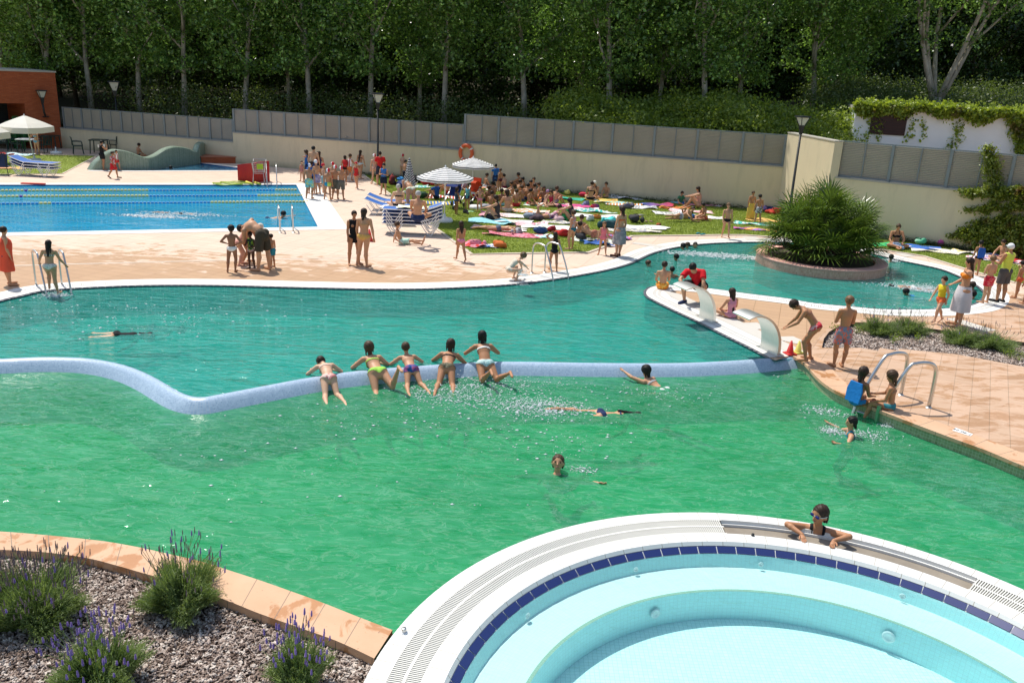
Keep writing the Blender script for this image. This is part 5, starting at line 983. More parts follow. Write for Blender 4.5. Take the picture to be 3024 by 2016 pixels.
# ------------------------------------------------------------------ bark-chip beds
def chips(poly, n, seed, z, s_=.03, name='bark_chips', label=''):
    r = np.random.default_rng(seed); p = np.array(poly); lo = np.maximum(p.min(0), [-7, -60]); hi = np.minimum(p.max(0), [14, 80]); xs = r.uniform(lo[0], hi[0], n*4); ys = r.uniform(lo[1], hi[1], n*4); k = inside(xs, ys, poly); xs, ys = xs[k][:n], ys[k][:n]; n = len(xs)
    q = r.normal(size=(n, 3)); q[:, 2] = np.abs(q[:, 2])+1.1; q /= np.linalg.norm(q, axis=1)[:, None]; a = r.normal(size=(n, 3)); a = np.cross(q, a); a /= np.linalg.norm(a, axis=1)[:, None]; b = np.cross(q, a); sz = s_*(.45+.9*r.random(n)**1.5); c = np.c_[xs, ys, z+r.random(n)*.03]
    V = []; pr = [(1, .1), (.35, .6), (-.7, .45), (-1, -.15), (-.2, -.55), (.7, -.4)]
    for sgn in (1, -1):
        for u, v in pr: V.append(c+a*(sz*u)[:, None]+b*(sz*v*.75)[:, None]+q*(sz*.16*sgn)[:, None])
    V = np.stack(V, 1).reshape(-1, 3); o = (np.arange(n)*12)[:, None]; F = []
    top = np.array([[0, 1, 2, 3], [0, 3, 4, 5]]); Fa_ = [o+t for t in top]+[o+np.array([(i+1) % 6, i, i+6, (i+1) % 6+6]) for i in range(6)]
    return link(name, npmesh(name, V, np.vstack(Fa_), M_chip), kind='stuff', label=label, cat='bark chips')
def chipmat():
    t = NT('bark_chip'); g = t.pos(); w = t.n('ShaderNodeTexVoronoi'); w.inputs['Scale'].default_value = 24; t.l(g, w.inputs['Vector']); sx = t.n('ShaderNodeSeparateXYZ'); t.l(w.outputs['Color'], sx.inputs[0])
    c = t.ramp(sx.outputs[0], [(0, (.10, .065, .05)), (.35, (.27, .20, .16)), (.7, (.43, .35, .30)), (1, (.66, .59, .52))]); return t.done(t.pbr(c, .75, t.bump(t.noise(g, 90, 3), .3, .004), .3))
M_chip = chipmat(); M_soil = plain('bed_soil', (.075, .05, .035), .95, .35, 4, .6, bscale=40)
flat('soil', bedpoly, -.115, M_soil, kind='structure'); flat('soil', bed, -.12, M_soil, kind='structure')
wallstrip('bed_edge', bed+[bed[0]], -.12, 0, plain('bed_edging', (.10, .07, .05), .9, .2, 5, .2), kind='structure')
nearbed = [p for p in [P(x, y, -.1)[:2] for x, y in ((-300, 1600), (0, 1628), (261, 1652), (409, 1692), (681, 1781), (870, 1852), (1045, 1919), (1120, 1960), (1110, 2200), (-300, 2200))]]
chips(nearbed, 38000, 5, -.105, .0225, label='pinkish bark chips covering the near flower bed'); chips(bed, 17000, 6, -.11, .034, label='grey-brown bark chips covering the flower bed on the right')
# ------------------------------------------------------------------ lavender
M_lst = foliage('lavender_leaf', (.10, .16, .04), (.27, .35, .13), .35, .6, 6); M_lst2 = foliage('lavender_dry', (.16, .13, .08), (.30, .25, .15), .2, .7, 6)
M_pur = plain('lavender_bloom', (.24, .15, .42), .7, .3, 30, 0); M_brn = plain('lavender_seedhead', (.20, .14, .15), .8, .3, 30, 0)
def lavender(base, rad, h, nst, nfl, label, bloom=.8, dry=0, seed=1, tall=1.0, zb=-.1, lean=(0, 0)):
    r = np.random.default_rng(seed); t = thing('lavender', label, 'lavender', (base[0], base[1], zb)); 
    n = nst; az = r.random(n)*6.283; mo = 1+.22*np.sin(3*az+seed)+.16*np.sin(5*az+seed*2); ln = rad*np.sqrt(r.random(n))*mo; hh = (.85+.3*np.sin(4*az+seed))* h*(.5+.5*r.random(n))*(1-.3*(ln/rad)**2)
    bx_, by_ = np.cos(az)*ln*.35, np.sin(az)*ln*.35; tx_, ty_ = np.cos(az)*ln+lean[0]+r.normal(size=n)*.03, np.sin(az)*ln+lean[1]+r.normal(size=n)*.03; a = r.random(n)*6.283; w_ = .0055
    def blade(x0, y0, z0, x1, y1, z1, x2, y2, z2, w): 
        sx_, sy_ = np.cos(a[:len(x0)])*w, np.sin(a[:len(x0)])*w
        return np.stack([np.c_[x0-sx_, y0-sy_, z0], np.c_[x0+sx_, y0+sy_, z0], np.c_[x1+sx_, y1+sy_, z1], np.c_[x1-sx_, y1-sy_, z1], np.c_[x2+sx_*.3, y2+sy_*.3, z2], np.c_[x2-sx_*.3, y2-sy_*.3, z2]], 1).reshape(-1, 3)
    z0 = np.zeros(n); V = blade(bx_, by_, z0, (bx_+tx_)*.5, (by_+ty_)*.5, hh*.62, tx_, ty_, hh, w_); o = (np.arange(n)*6)[:, None]; F = np.vstack([o+np.array([0, 1, 2, 3]), o+np.array([3, 2, 4, 5])])
    # little side leaves
    k = n*9; i = r.integers(0, n, k); f = .3+.7*r.random(k); cx_, cy_, cz_ = bx_[i]+(tx_[i]-bx_[i])*f, by_[i]+(ty_[i]-by_[i])*f, hh[i]*f**.8; V2, F2 = leaf_quads(np.c_[cx_, cy_, cz_], 1, .012, .030, .1, .2, seed+1)
    me = npmesh('foliage', np.vstack([V, V2]), np.vstack([F, F2+len(V)]), M_lst2 if dry else M_lst); link('foliage', me, t)
    m = MB(); fl = MB()
    for _ in range(nfl):
        a_ = r.random()*6.283; q = rad*.95*math.sqrt(r.random()); x0, y0 = math.cos(a_)*q*.5, math.sin(a_)*q*.5; H_ = h*(.85+.5*r.random()*tall)*(1-.25*(q/rad)**2); x1, y1 = math.cos(a_)*q*1.15+lean[0], math.sin(a_)*q*1.15+lean[1]
        jx, jy = r.normal()*.035, r.normal()*.035; x1 += jx; y1 += jy; m.tube([(x0, y0, h*.4), ((x0+x1)/2*1.02-jx*.6, (y0+y1)/2*1.02-jy*.6, H_*.75), (x1, y1, H_)], .0026, 3, cap=False); dv = np.array([(x1-x0)*.3, (y1-y0)*.3, 1.]); dv /= np.linalg.norm(dv); mi = 0 if r.random() < bloom else 1
        nseg = 5; L = .045+.035*r.random()
        for k in range(nseg):
            c = np.array([x1, y1, H_])+dv*L*k/nseg; rr_ = (.0125 if mi == 0 else .0085)*(1-.1*k)*(1.0 if k else .8); fl.tube([c, c+dv*L/nseg*.45, c+dv*L/nseg*.85], [rr_*.55, rr_, rr_*.4], 5, mi=mi, cap=False)
    m.build('stems', M_lst if not dry else M_lst2, t); fl.build('flower_spikes', [M_pur, M_brn], t, kind='stuff'); return t
def lavat(x, y, zb=-.12): return P(x, y, zb)[:2]
lavender(lavat(110, 1835), .50, .50, 2600, 260, 'wide browning lavender bush at the left edge of the near bed', .12, 0, 3)
lavender(lavat(10, 1800), .35, .42, 900, 60, 'smaller faded lavender clump cut by the left edge of the picture', .1, 1, 13)
lavender(lavat(545, 1805), .38, .54, 2800, 80, 'tallest green lavender bush, thin spikes standing against the green water', .3, 0, 4, 1.3)
lavender(lavat(300, 2050), .36, .54, 2400, 100, 'green lavender bush in purple bloom at the bottom left', .9, 0, 5)
lavender(lavat(880, 2040), .26, .52, 1300, 70, 'small upright lavender with purple spikes near the whirlpool', .95, 0, 6)
for i, (x, y, rd, hh, lb, dr) in enumerate(((2592, 988, .45, .38, 'grassy lavender clump nearest the boy in flowered shorts, on the right bed', 0), (2678, 986, .46, .36, 'second lavender clump on the right bed, below the boy with the yellow vest', 0), (2840, 1015, .55, .34, 'lavender clump on the right bed below the woman in the white skirt', 0), (2925, 1030, .55, .34, 'broad lavender clump at the right end of the bed', 0))):
    lavender(lavat(x, y), rd, hh, 1300, 60, lb, .05, dr, 20+i, 1.5)
for i, (x, y) in enumerate(((2462, 985), (2536, 990), (2604, 1000), (2650, 1005), (2636, 1018), (2710, 1012), (2980, 1060), (3010, 1068))):
    r = np.random.default_rng(60+i); q = lavat(x, y); t_ = thing('weed_tuft', 'small green weed tuft sprouting through the chips of the right bed', 'weed', (q[0], q[1], -.1), 0, 'weed tufts on the right bed'); V, F = leaf_quads(np.array([(r.normal()*.05, r.normal()*.05, .03+.16*r.random()) for _ in range(40)]), 3, (.03, .03, .03), .04, .1, .35, 70+i); link('leaves', npmesh('leaves', V, F, M_bank), t_)
# ------------------------------------------------------------------ street furniture and pool fittings
M_blk = plain('black_paint', (.018, .02, .02), .45, .2, 5, 0); M_glassl = plain('lamp_glass', (.55, .55, .48), .3, .08, 4, 0); M_white = plain('white_plastic', (.78, .78, .76), .45, .05, 4, 0)
def steel():
    t = NT('stainless_steel'); v = t.pos(kind='Object', scale=(1, 1, .1)); return t.done(t.pbr(t.mix(t.noise(v, 30, 3), (.50, .50, .48), (.66, .66, .64)), .32, t.bump(t.noise(v, 60, 2), .05, .002), .5, 1.0))
M_steel = steel(); M_red = plain('red_plastic', (.55, .018, .015), .45, .1, 4, 0); M_navy = plain('navy_fabric', (.02, .035, .09), .8, .2, 8, .1)
def lantern(m, g, cx, cy, z0, r0=.09, r1=.24, h=.48):
    c4 = lambda r, z: [(cx+r*a, cy+r*b, z) for a, b in ((-1, -1), (1, -1), (1, 1), (-1, 1))]
    q = [(3, 2, 1, 0), (4, 5, 6, 7), (0, 1, 5, 4), (1, 2, 6, 5), (2, 3, 7, 6), (3, 0, 4, 7)]
    m.add(c4(r1*1.22, z0+h)+c4(r1*1.16, z0+h+.05), q); m.add(c4(r0*.6, z0-.28)+c4(r0*1.05, z0), q); m.add(c4(r0*1.15, z0)+c4(r0*1.15, z0+.05), q)
    for a, b in ((-1, -1), (1, -1), (1, 1), (-1, 1)): m.tube([(cx+r0*a, cy+r0*b, z0), (cx+r1*a, cy+r1*b, z0+h)], .014, 5)
    g.add(c4(r0*.96, z0+.05)+c4(r1*.94, z0+h-.01), q)
def lamp(x, y, ytop, label, s_=1):
    b = P(x, y); H = height_at(b[0], b[1], ytop); t = thing('street_lamp', label, 'street lamp', b, R(20)); m = MB(); z = H-.55*s_
    m.tube([(0, 0, 0), (0, 0, .5), (0, 0, .52), (0, 0, z-.25)], [.07, .07, .055, .04], 12); m.build('pole', M_blk, t, True); m = MB(); g = MB(); lantern(m, g, 0, 0, z, .10*s_, .26*s_, .5*s_); m.build('lantern_frame', M_blk, t); g.build('lantern_glass', M_glassl, t); print('lamp', H)
lamp(355, 443, 240, 'black lamp post before the lowest fence, beside the cafe tables'); lamp(1116, 527, 276, 'black lamp post behind the person in the red shirt, on the lawn edge', .85); lamp(2324, 672, 344, 'tallest looking black lamp post, in front of the plain return wall', .68)
# wall lamp and brick building
bA, bB = P(-420, 452)[:2], P(187, 437)[:2]; bd = (bB-bA)/np.linalg.norm(bB-bA); bn = np.array([-bd[1], bd[0]]); bn = bn if bn[1] > 0 else -bn; brz = math.atan2(bd[1], bd[0]); bH = height_at(*bB, 215)
def brick():
    t = NT('orange_brick'); uv = t.n('ShaderNodeTexCoord').outputs['Object']; mp = t.n('ShaderNodeMapping'); mp.inputs['Rotation'].default_value = (R(90), 0, 0); t.l(uv, mp.inputs[0]); b = t.n('ShaderNodeTexBrick')
    for k, x in (('Scale', 1), ('Mortar Size', .008), ('Brick Width', .24), ('Row Height', .07)): b.inputs[k].default_value = x
    b.inputs['Color1'].default_value = (.36, .085, .03, 1); b.inputs['Color2'].default_value = (.46, .12, .045, 1); b.inputs['Mortar'].default_value = (.26, .09, .05, 1); t.l(mp.outputs[0], b.inputs['Vector'])
    c = t.mix(t.ramp(t.noise(uv, 1.2, 4), [(.3, .35), (.7, 0)]), b.outputs['Color'], (.25, .06, .03)); return t.done(t.pbr(c, .85, t.bump(b.outputs['Fac'], -.2, .01), .2))
M_brick = brick(); Lb_ = np.linalg.norm(bB-bA); bt = thing('brick_building', 'orange brick cafe building with a dark open front at the left edge', 'building', (*bB, 0), brz)
ox = -float((bB-on_wall(82, bA, bB))@bd); zt1 = height_at(*(bB+bd*ox), 306)   # local x of the opening's right jamb
m = MB(); m.box((ox/2, 2.5, bH/2), (-ox, 5, bH)); m.box(((ox-Lb_)/2, 2.5, (bH+zt1)/2), (Lb_+ox, 5, bH-zt1)); m.box(((ox-Lb_)/2, 4.9, zt1/2), (Lb_+ox, .2, zt1)); m.build('wall', M_brick, bt)
m = MB(); m.box((-Lb_/2, 2.5, bH+.04), (Lb_+.1, 5.1, .08)); m.build('roof_edge', M_cap, bt)
m = MB(); m.box((ox-2.4, .35, zt1/2), (.22, .22, zt1)); m.build('pillar', plain('blue_pillar', (.03, .06, .2), .5, .1, 4, 0), bt)
m = MB(); v = [(ox-.2, .2, zt1-1.9), (ox-.2, 2.6, zt1-1.9), (ox-6, 2.6, zt1-.5), (ox-6, .2, zt1-.5)]; m.add(v+[(a, b, c-.35) for a, b, c in v], [(0, 1, 2, 3), (7, 6, 5, 4), (0, 3, 7, 4), (0, 4, 5, 1), (2, 6, 7, 3)]); m.build('stair_canopy', plain('pale_canopy', (.5, .5, .46), .7, .08, 3, 0), bt)
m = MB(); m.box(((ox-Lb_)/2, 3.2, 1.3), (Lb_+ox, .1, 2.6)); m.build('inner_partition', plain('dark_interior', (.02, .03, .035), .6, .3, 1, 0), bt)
wl = on_wall(127, bA, bB); zl = height_at(*wl, 268); wlt = thing('wall_lamp', 'black bracket lamp fixed high on the brick building', 'wall lamp', (*(wl-bn*.45), 0), brz); m = MB(); g = MB(); lantern(m, g, 0, 0, zl-.38, .08, .19, .38); m.build('lantern_frame', M_blk, wlt); g.build('lantern_glass', M_glassl, wlt)
m = MB(); m.tube([(0, 0, zl-.6), (.02, .0, zl-1.1), (.12, .15, zl-1.35), (.2, .40, zl-1.35)], .05, 8); m.lathe([(.001, 0), (.15, 0), (.15, .05), (.001, .05)], (.2, .40, zl-1.4), 14); m.build('bracket', M_blk, wlt, True)
# cafe tables, chairs and stacked chairs
M_grn = plain('dark_green_plastic', (.008, .035, .03), .4, .15, 5, 0); M_grn2 = plain('green_plastic', (.015, .14, .03), .4, .15, 5, 0)
def cafe_chair(mat, label, loc=(0, 0, 0), rz=0, group='green plastic chairs of the cafe'):
    t = thing('plastic_chair', label, 'chair', loc, rz, group); m = MB(); m.box((0, 0, .43), (.46, .46, .035)); m.build('seat', mat, t)
    m = MB()
    for k in range(5): m.box((-.17+.085*k, -.25-.02, .66), (.045, .02, .4))
    m.tube([(-.22, -.22, .44), (-.23, -.29, .86), (0, -.33, .90), (.23, -.29, .86), (.22, -.22, .44)], .02, 6); m.build('backrest', mat, t)
    for sx in (-1, 1):
        m = MB(); m.tube([(sx*.23, -.26, .66), (sx*.28, -.05, .67), (sx*.27, .20, .64), (sx*.24, .22, .43)], .02, 6); m.build('armrest', mat, t)
        for sy in (-1, 1): m = MB(); m.tube([(sx*.21, sy*.2, .43), (sx*.25, sy*.25, 0)], .02, 6); m.build('leg', mat, t)
    return t
def cafe_table(label, loc, rz=0, mat=None):
    t = thing('cafe_table', label, 'table', loc, rz); m = MB(); m.box((0, 0, .71), (.85, .85, .04)); m.build('tabletop', mat or M_grn, t)
    for sx in (-1, 1):
        for sy in (-1, 1): m = MB(); m.tube([(sx*.34, sy*.34, .7), (sx*.38, sy*.38, 0)], .03, 6); m.build('leg', M_grn, t)
    return t
c0 = cafe_chair(M_grn, 'dark green plastic armchair standing alone by the wall', P(232, 455), R(-60))
for x, y, rz, lb in ((345, 450, 70, 'dark green armchair at the cafe table beside the left lamp post'), (50, 448, -60, 'dark green armchair left of the white-topped cafe table'), (136, 452, 60, 'dark green armchair behind the woman in the pale blue bikini'), (8, 447, 30, 'dark green armchair cut by the left edge of the picture')): dup(c0, P(x, y), R(rz), lb)
cafe_table('dark green cafe table beside the left lamp post', P(295, 453), .2); cafe_table('cafe table with a white top behind the woman in the pale blue bikini', P(85, 452), .1, M_white); cafe_table('dark green cafe table in the shade against the brick wall', P(152, 440), .15); cafe_table('dark green cafe table at the far left edge', P(12, 440), .15)
for (x, n, lb) in ((47, 12, 'tall stack'), (74, 11, 'right-hand stack')):
    b0 = P(x, 441); s0 = None
    for k in range(n):
        loc = (b0[0], b0[1], k*.075); l_ = 'green plastic chair in the %s inside the cafe front' % lb
        if s0 is None: s0 = cafe_chair(M_grn2, l_, loc, R(170), 'green chairs in the %s' % lb)
        else: dup(s0, loc, R(170), l_)
def glass_things(x, y, z, label, mat, h=.14): b = P(x, y, z); m = MB(); m.lathe([(.001, 0), (.035, 0), (.04, h), (.034, h), (.03, .01), (.001, .01)], b, 12); m.build('cup', mat, label=label, cat='cup')
glass_things(291, 436, .73, 'clear cup standing on the cafe table by the lamp post', M_white); glass_things(308, 438, .73, 'pale napkin cup on the cafe table by the lamp post', M_white, .2)
# parasols
def octo(r, z, n=8, a0=0): return [(r*math.cos(2*math.pi*k/n+a0), r*math.sin(2*math.pi*k/n+a0), z) for k in range(n)]
def stripe_mat(nm, n, th_):
    t = NT(nm); sx = t.n('ShaderNodeSeparateXYZ'); t.l(t.n('ShaderNodeUVMap').outputs[0], sx.inputs[0]); f = t.math('GREATER_THAN', t.math('FRACT', t.math('MULTIPLY', sx.outputs[1], n)), th_); c = t.mix(f, (.78, .78, .78), (.015, .017, .03))
    d = t.pbr(c, .8); tr = t.n('ShaderNodeBsdfTranslucent'); t.l(c, tr.inputs[0]); mx = t.n('ShaderNodeMixShader'); mx.inputs[0].default_value = .25; t.l(d, mx.inputs[1]); t.l(tr.outputs[0], mx.inputs[2]); return t.done(mx.outputs[0])
M_str = stripe_mat('striped_canvas', 8.0, .74); M_str1 = stripe_mat('striped_canvas_folded', 15, .55); M_cream = plain('cream_canvas', (.72, .69, .60), .8, .06, 3, .1)
def parasol(base, H, rad, drop, label, mat, base_mat, val=.16, n=8, tilt=(0, 0), a0=.2, valm=None):
    t = thing('parasol', label, 'parasol', base, 0); m = MB(); top = np.array([tilt[0], tilt[1], H]); m.tube([(0, 0, .05), tuple(top)], .022, 8); m.build('pole', M_white, t, True)
    rings = []; K = 4; m = MB(); prof = [(0.02, 0), (.35, .30), (.68, .63), (1, 1)]
    for f, dz in prof:
        rr_ = []
        for k in range(n*2):
            a = 2*math.pi*k/(n*2)+a0; r_ = f*rad*(1 if k % 2 == 0 else math.cos(math.pi/n)*.985); rr_.append(top+np.array([r_*math.cos(a), r_*math.sin(a), -drop*dz-(.03*f if k % 2 else 0)]))
        rings.append(rr_)
    rings.append([q+np.array([0, 0, -val]) for q in rings[-1]]); vv = [0, .3, .62, .93, 1.06]; N = n*2
    v = [q for r_ in rings for q in r_]; f = []; uv = []
    for i in range(len(rings)-1):
        for k in range(N): f.append((i*N+k, i*N+(k+1) % N, (i+1)*N+(k+1) % N, (i+1)*N+k)); uv.append([(0, vv[i]), (0, vv[i]), (0, vv[i+1]), (0, vv[i+1])])
    m.add(v, f, uv); m.build('canopy', mat, t); m = MB()
    for k in range(n): m.tube([tuple(top+np.array([0, 0, -.03])), tuple(rings[3][2*k]+np.array([0, 0, -.015]))], .008, 4)
    m.build('ribs', M_white, t); m = MB(); m.lathe([(.001, .04), (.03, .0), (.02, -.08)], tuple(top+np.array([0, 0, .04])), 8); m.build('finial', M_white, t)
    m = MB(); m.lathe([(.001, 0), (.30, 0), (.31, .06), (.27, .15), (.06, .17), (.04, .3), (.001, .3)], (0, 0, 0), 20); m.build('base', base_mat, t, True); return t
def hpx(b, y): return height_at(b[0], b[1], y)
b = P(1312, 656); parasol(b, hpx(b, 494), 1.0, .34, 'open black and white striped parasol over its white base, nearer of the two', M_str, M_white, .10)
b = P(1394, 580); parasol(b, hpx(b, 466), .95, .30, 'open black and white striped parasol near the wall, farther of the two', M_str, M_white, .10, a0=.5)
b = P(103, 478); parasol(b, hpx(b, 342), 1.22, .5, 'square cream parasol in front of the brick cafe', M_cream, M_white, .26, n=4, a0=.6, tilt=(-.25, 0))
b = P(-62, 484); parasol(b, hpx(b, 348), 1.42, .62, 'second cream parasol, only its tip in view at the left edge', M_cream, M_white, .3, n=4, a0=.6)
b = P(1208, 572); H_ = hpx(b, 466); t = thing('closed_parasol', 'closed black and white striped parasol hanging like a cone beside the loungers', 'parasol', b, 0); m = MB(); m.tube([(0, 0, 0), (0, 0, H_)], .02, 8); m.build('pole', M_white, t)
m = MB(); N = 16; pr = [(.03, H_-.03), (.10, H_-.35), (.17, H_-.8), (.25, H_-1.2), (.33, .42)]; v = []; 
for i, (r_, z) in enumerate(pr): v += [(r_*(1+(.22 if k % 2 else -.12)*min(1, i*.5))*math.cos(2*math.pi*k/N), r_*(1+(.22 if k % 2 else -.12)*min(1, i*.5))*math.sin(2*math.pi*k/N), z+(.10 if k % 2 else -.03)*i*.35) for k in range(N)]
f = []; uv = []
for i in range(len(pr)-1):
    for k in range(N): f.append((i*N+k, i*N+(k+1) % N, (i+1)*N+(k+1) % N, (i+1)*N+k)); uv.append([(0, (H_-pr[i][1])/H_)]*2+[(0, (H_-pr[i+1][1])/H_)]*2)
m.add(v, f, uv); m.build('canopy', M_str1, t); m = MB(); m.lathe([(.001, 0), (.25, 0), (.25, .1), (.05, .13), (.001, .13)], (0, 0, 0), 16); m.build('base', M_white, t)
b = P(1382, 629); m = MB(); m.lathe([(.001, 0), (.28, 0), (.29, .06), (.25, .14), (.04, .15), (.001, .15)], P(1404, 617), 18); m.build('concrete_foot', M_white, None, True, label='empty white parasol base on the grass behind the girl with pink bottoms', cat='parasol base')
m = MB(); m.lathe([(.001, 0), (.28, 0), (.29, .06), (.25, .12), (.04, .14), (.03, .35), (.001, .35)], P(166, 454), 18); m.build('concrete_foot', M_white, None, True, label='empty white parasol base on the paving before the brick wall', cat='parasol base')
# sun loungers
M_blue = plain('blue_sling', (.025, .12, .42), .6, .12, 8, .05)
def lounger(label, loc, rz, up=.25, fab=None, group=None):
    t = thing('sun_lounger', label, 'sun lounger', loc, rz, group); L = 1.92; W = .62; zt = .36
    m = MB(); n = 12; ps_ = [(-L/2+L*k/n, zt if k < 8 else zt+up*((k-8)/4)**1.2+0) for k in range(n+1)]
    v = []; 
    for x, z in ps_: v += [(x, -W/2+.03, z), (x, W/2-.03, z)]
    v2 = [(a, b, c-.015) for a, b, c in v]; k = len(v); f = [(2*i, 2*i+2, 2*i+3, 2*i+1) for i in range(n)]+[(k+2*i+1, k+2*i+3, k+2*i+2, k+2*i) for i in range(n)]+[(2*i, k+2*i, k+2*i+2, 2*i+2) for i in range(n)]+[(2*i+1, 2*i+3, k+2*i+3, k+2*i+1) for i in range(n)]; m.add(v+v2, f); m.build('sling', fab or M_blue, t)
    m = MB()
    for s_ in (-1, 1): m.tube([(x, s_*W/2, z) for x, z in ps_], .017, 6)
    m.tube([(ps_[0][0], -W/2, zt), (ps_[0][0], W/2, zt)], .017, 6); m.tube([(ps_[-1][0], -W/2, ps_[-1][1]), (ps_[-1][0], W/2, ps_[-1][1])], .017, 6); m.build('frame', M_white, t)
    for s_ in (-1, 1):
        for a, b_ in ((-.85, -.28), (.30, .88)):
            m = MB(); mx = (a+b_)/2; m.tube([(a, s_*W/2, zt), (mx-.07, s_*W/2, .05), (mx-.03, s_*W/2, .018), (mx+.03, s_*W/2, .018), (mx+.07, s_*W/2, .05), (b_, s_*W/2, zt)], .016, 6); m.build('leg', M_white, t)
    return t
q0, q1 = P(1152, 700), P(1285, 700); rzl = math.atan2(*(q1-q0)[[1, 0]]) if False else 0.0
st0 = None; sb = P(1218, 690)
for k in range(5):
    lb = 'blue sun lounger in the stack beside the reclining boy'+(', topmost of the stack' if k == 4 else '')
    if st0 is None: st0 = lounger(lb, (sb[0], sb[1], 0), .03, .22, None, 'stacked blue sun loungers')
    else: dup(st0, (sb[0], sb[1], .115*k), .03, lb)
dup(st0, P(1163, 620), R(182), 'blue sun lounger under a white towel, seat of the grey-haired woman', 'sun loungers standing on the paving'); dup(st0, P(1158, 632)+np.array([0, -.1, 0]), R(181), 'blue sun lounger with a mint towel, in front of the grey-haired woman', 'sun loungers standing on the paving')
b = P(108, 519)
for k in range(3): dup(st0, (b[0], b[1], .115*k), R(176), 'blue sun lounger in the low stack at the edge of the small lawn'+(', topmost' if k == 2 else ''), 'low stack of loungers by the small lawn')
t = thing('folding_chair', 'dark folding sun chair cut by the left edge of the picture', 'chair', P(6, 518), R(15)); m = MB(); m.tube([(-.3, -.2, 0), (.1, .0, .95)], .016, 6); m.build('leg', M_blk, t); m = MB(); m.tube([(.3, -.2, 0), (.18, .0, .95)], .016, 6); m.build('leg', M_blk, t); m = MB(); m.box((0, 0, .62), (.55, .04, .55), tilt=R(-12)); m.build('backrest', M_navy, t); m = MB(); m.box((0, .22, .35), (.5, .45, .03)); m.build('seat', M_navy, t)
# lifebuoy, shower pole, cones
q = on_wall(1377, WA, WB_)-nn*.06; zc = height_at(*q, 452); t = thing('lifebuoy', 'orange lifebuoy ring hanging on the beige wall above the striped parasol', 'lifebuoy', (0, 0, 0)); m = MB(); ps_ = [(q[0]+.30*math.cos(a)*wd[0], q[1]+.30*math.cos(a)*wd[1]-.03, zc+.36*math.sin(a)) for a in np.linspace(0, 2*math.pi, 33)]; m.tube(ps_, .085, 10, cap=False); m.build('ring', plain('orange_buoy', (.75, .13, .04), .5, .1, 4, 0), t, True)
for a in (.6, 2.4, 4.0, 5.4): c_ = np.array([q[0]+.30*math.cos(a)*wd[0], q[1]+.30*math.cos(a)*wd[1]-.03, zc+.36*math.sin(a)]); m = MB(); m.tube([tuple(c_-np.array([.035*math.sin(a)*-1, 0, .035*math.cos(a)])), tuple(c_+np.array([.035*math.sin(a)*-1, 0, .035*math.cos(a)]))], .09, 10); m.build('band', M_white, t, True)
b = P(1047, 512); H_ = hpx(b, 402); t = thing('shower', 'thin grey outdoor shower pole before the beige wall', 'shower', b); m = MB(); m.tube([(0, 0, 0), (0, 0, H_-.25), (-.06, 0, H_-.08), (-.3, 0, H_), (-.36, 0, H_-.02)], .02, 6); m.build('pole', M_steel, t, True); m = MB(); m.lathe([(.02, .05), (.09, 0), (.001, 0)], (-.38, 0, H_-.08), 12); m.build('shower_head', M_steel, t)
def cone_(x, y, ytop, label, mat): 
    b = P(x, y); H_ = hpx(b, ytop); t = thing('marker_cone', label, 'cone', b, .3); m = MB(); m.lathe([(.30*H_, .03), (.26*H_, .04), (.06*H_, H_), (.03*H_, H_), (.001, H_-.01)], (0, 0, 0), 20); m.build('cone', mat, t, True); m = MB(); m.box((0, 0, .015), (.72*H_, .72*H_, .03)); m.build('base', mat, t)
M_yel = plain('yellow_plastic', (.62, .58, .12), .5, .1, 4, 0)
cone_(1091, 712, 677, 'red plastic cone standing beside the women in bikinis', M_red); cone_(2332, 1046, 1006, 'red plastic cone beside the nearer water curtain arch', M_red); cone_(2356, 1042, 1006, 'pale yellow cone beside the red one at the end of the weir', M_yel)
# water curtain arches
def arch(bx_, by_, top_px, label, prow, rz):
    b = P(bx_, by_); t = thing('water_curtain', label, 'water curtain', b, rz); W = .56; H_ = 1.28; th = .06
    pr = [(0, 0)]+[(-.64*(1-math.cos(R(a_))), .10+.76*math.sin(R(a_))) for a_ in range(0, 113, 14)]; pr = [tuple(q) for q in smooth([np.array(q) for q in pr], 4)]
    P_ = np.array(pr); T_ = np.gradient(P_, axis=0); T_ /= np.linalg.norm(T_, axis=1)[:, None]; n_ = len(P_); thk = th*np.linspace(1, .25, n_)+.0; Nn = np.c_[T_[:, 1], -T_[:, 0]]; In = P_-Nn*thk[:, None]*1.3
    m = MB(); v = []
    for (x, z), (xi, zi) in zip(P_, In): v += [(x, -W/2, z), (x, W/2, z), (xi, W/2, zi), (xi, -W/2, zi)]
    m.add(v, [(4*i+a, 4*i+(a+1) % 4, 4*i+4+(a+1) % 4, 4*i+4+a) for i in range(n_-1) for a in range(4)]+[(0, 3, 2, 1), (4*n_-4, 4*n_-3, 4*n_-2, 4*n_-1)]); o_ = m.build('arch', M_steel2, t)
    m = MB(); m.box((-.04, 0, .008), (.2, W+.1, .016)); m.build('base_plate', M_steel2, t); return t
def steel2():
    t = NT('brushed_steel'); v = t.pos(kind='Object', scale=(1, 6, 1)); c = t.mix(t.noise(v, 8, 4), (.58, .58, .54), (.72, .72, .67)); return t.done(t.pbr(c, .36, t.bump(t.noise(t.pos(kind='Object', scale=(1, 30, 1)), 9, 3), .08, .003), .5, .88))
M_steel2 = steel2()
pv_ = P(2272, 1056)-P(1935, 888); rzA = math.atan2(pv_[1], pv_[0])+math.pi/2
for bx_, by_, lb in ((2092, 942, 'stainless water curtain arch in front of the squatting lifeguard'), (2278, 1036, 'stainless water curtain arch nearer the weir and the red cone')): arch(bx_, by_, None, lb, None, rzA)
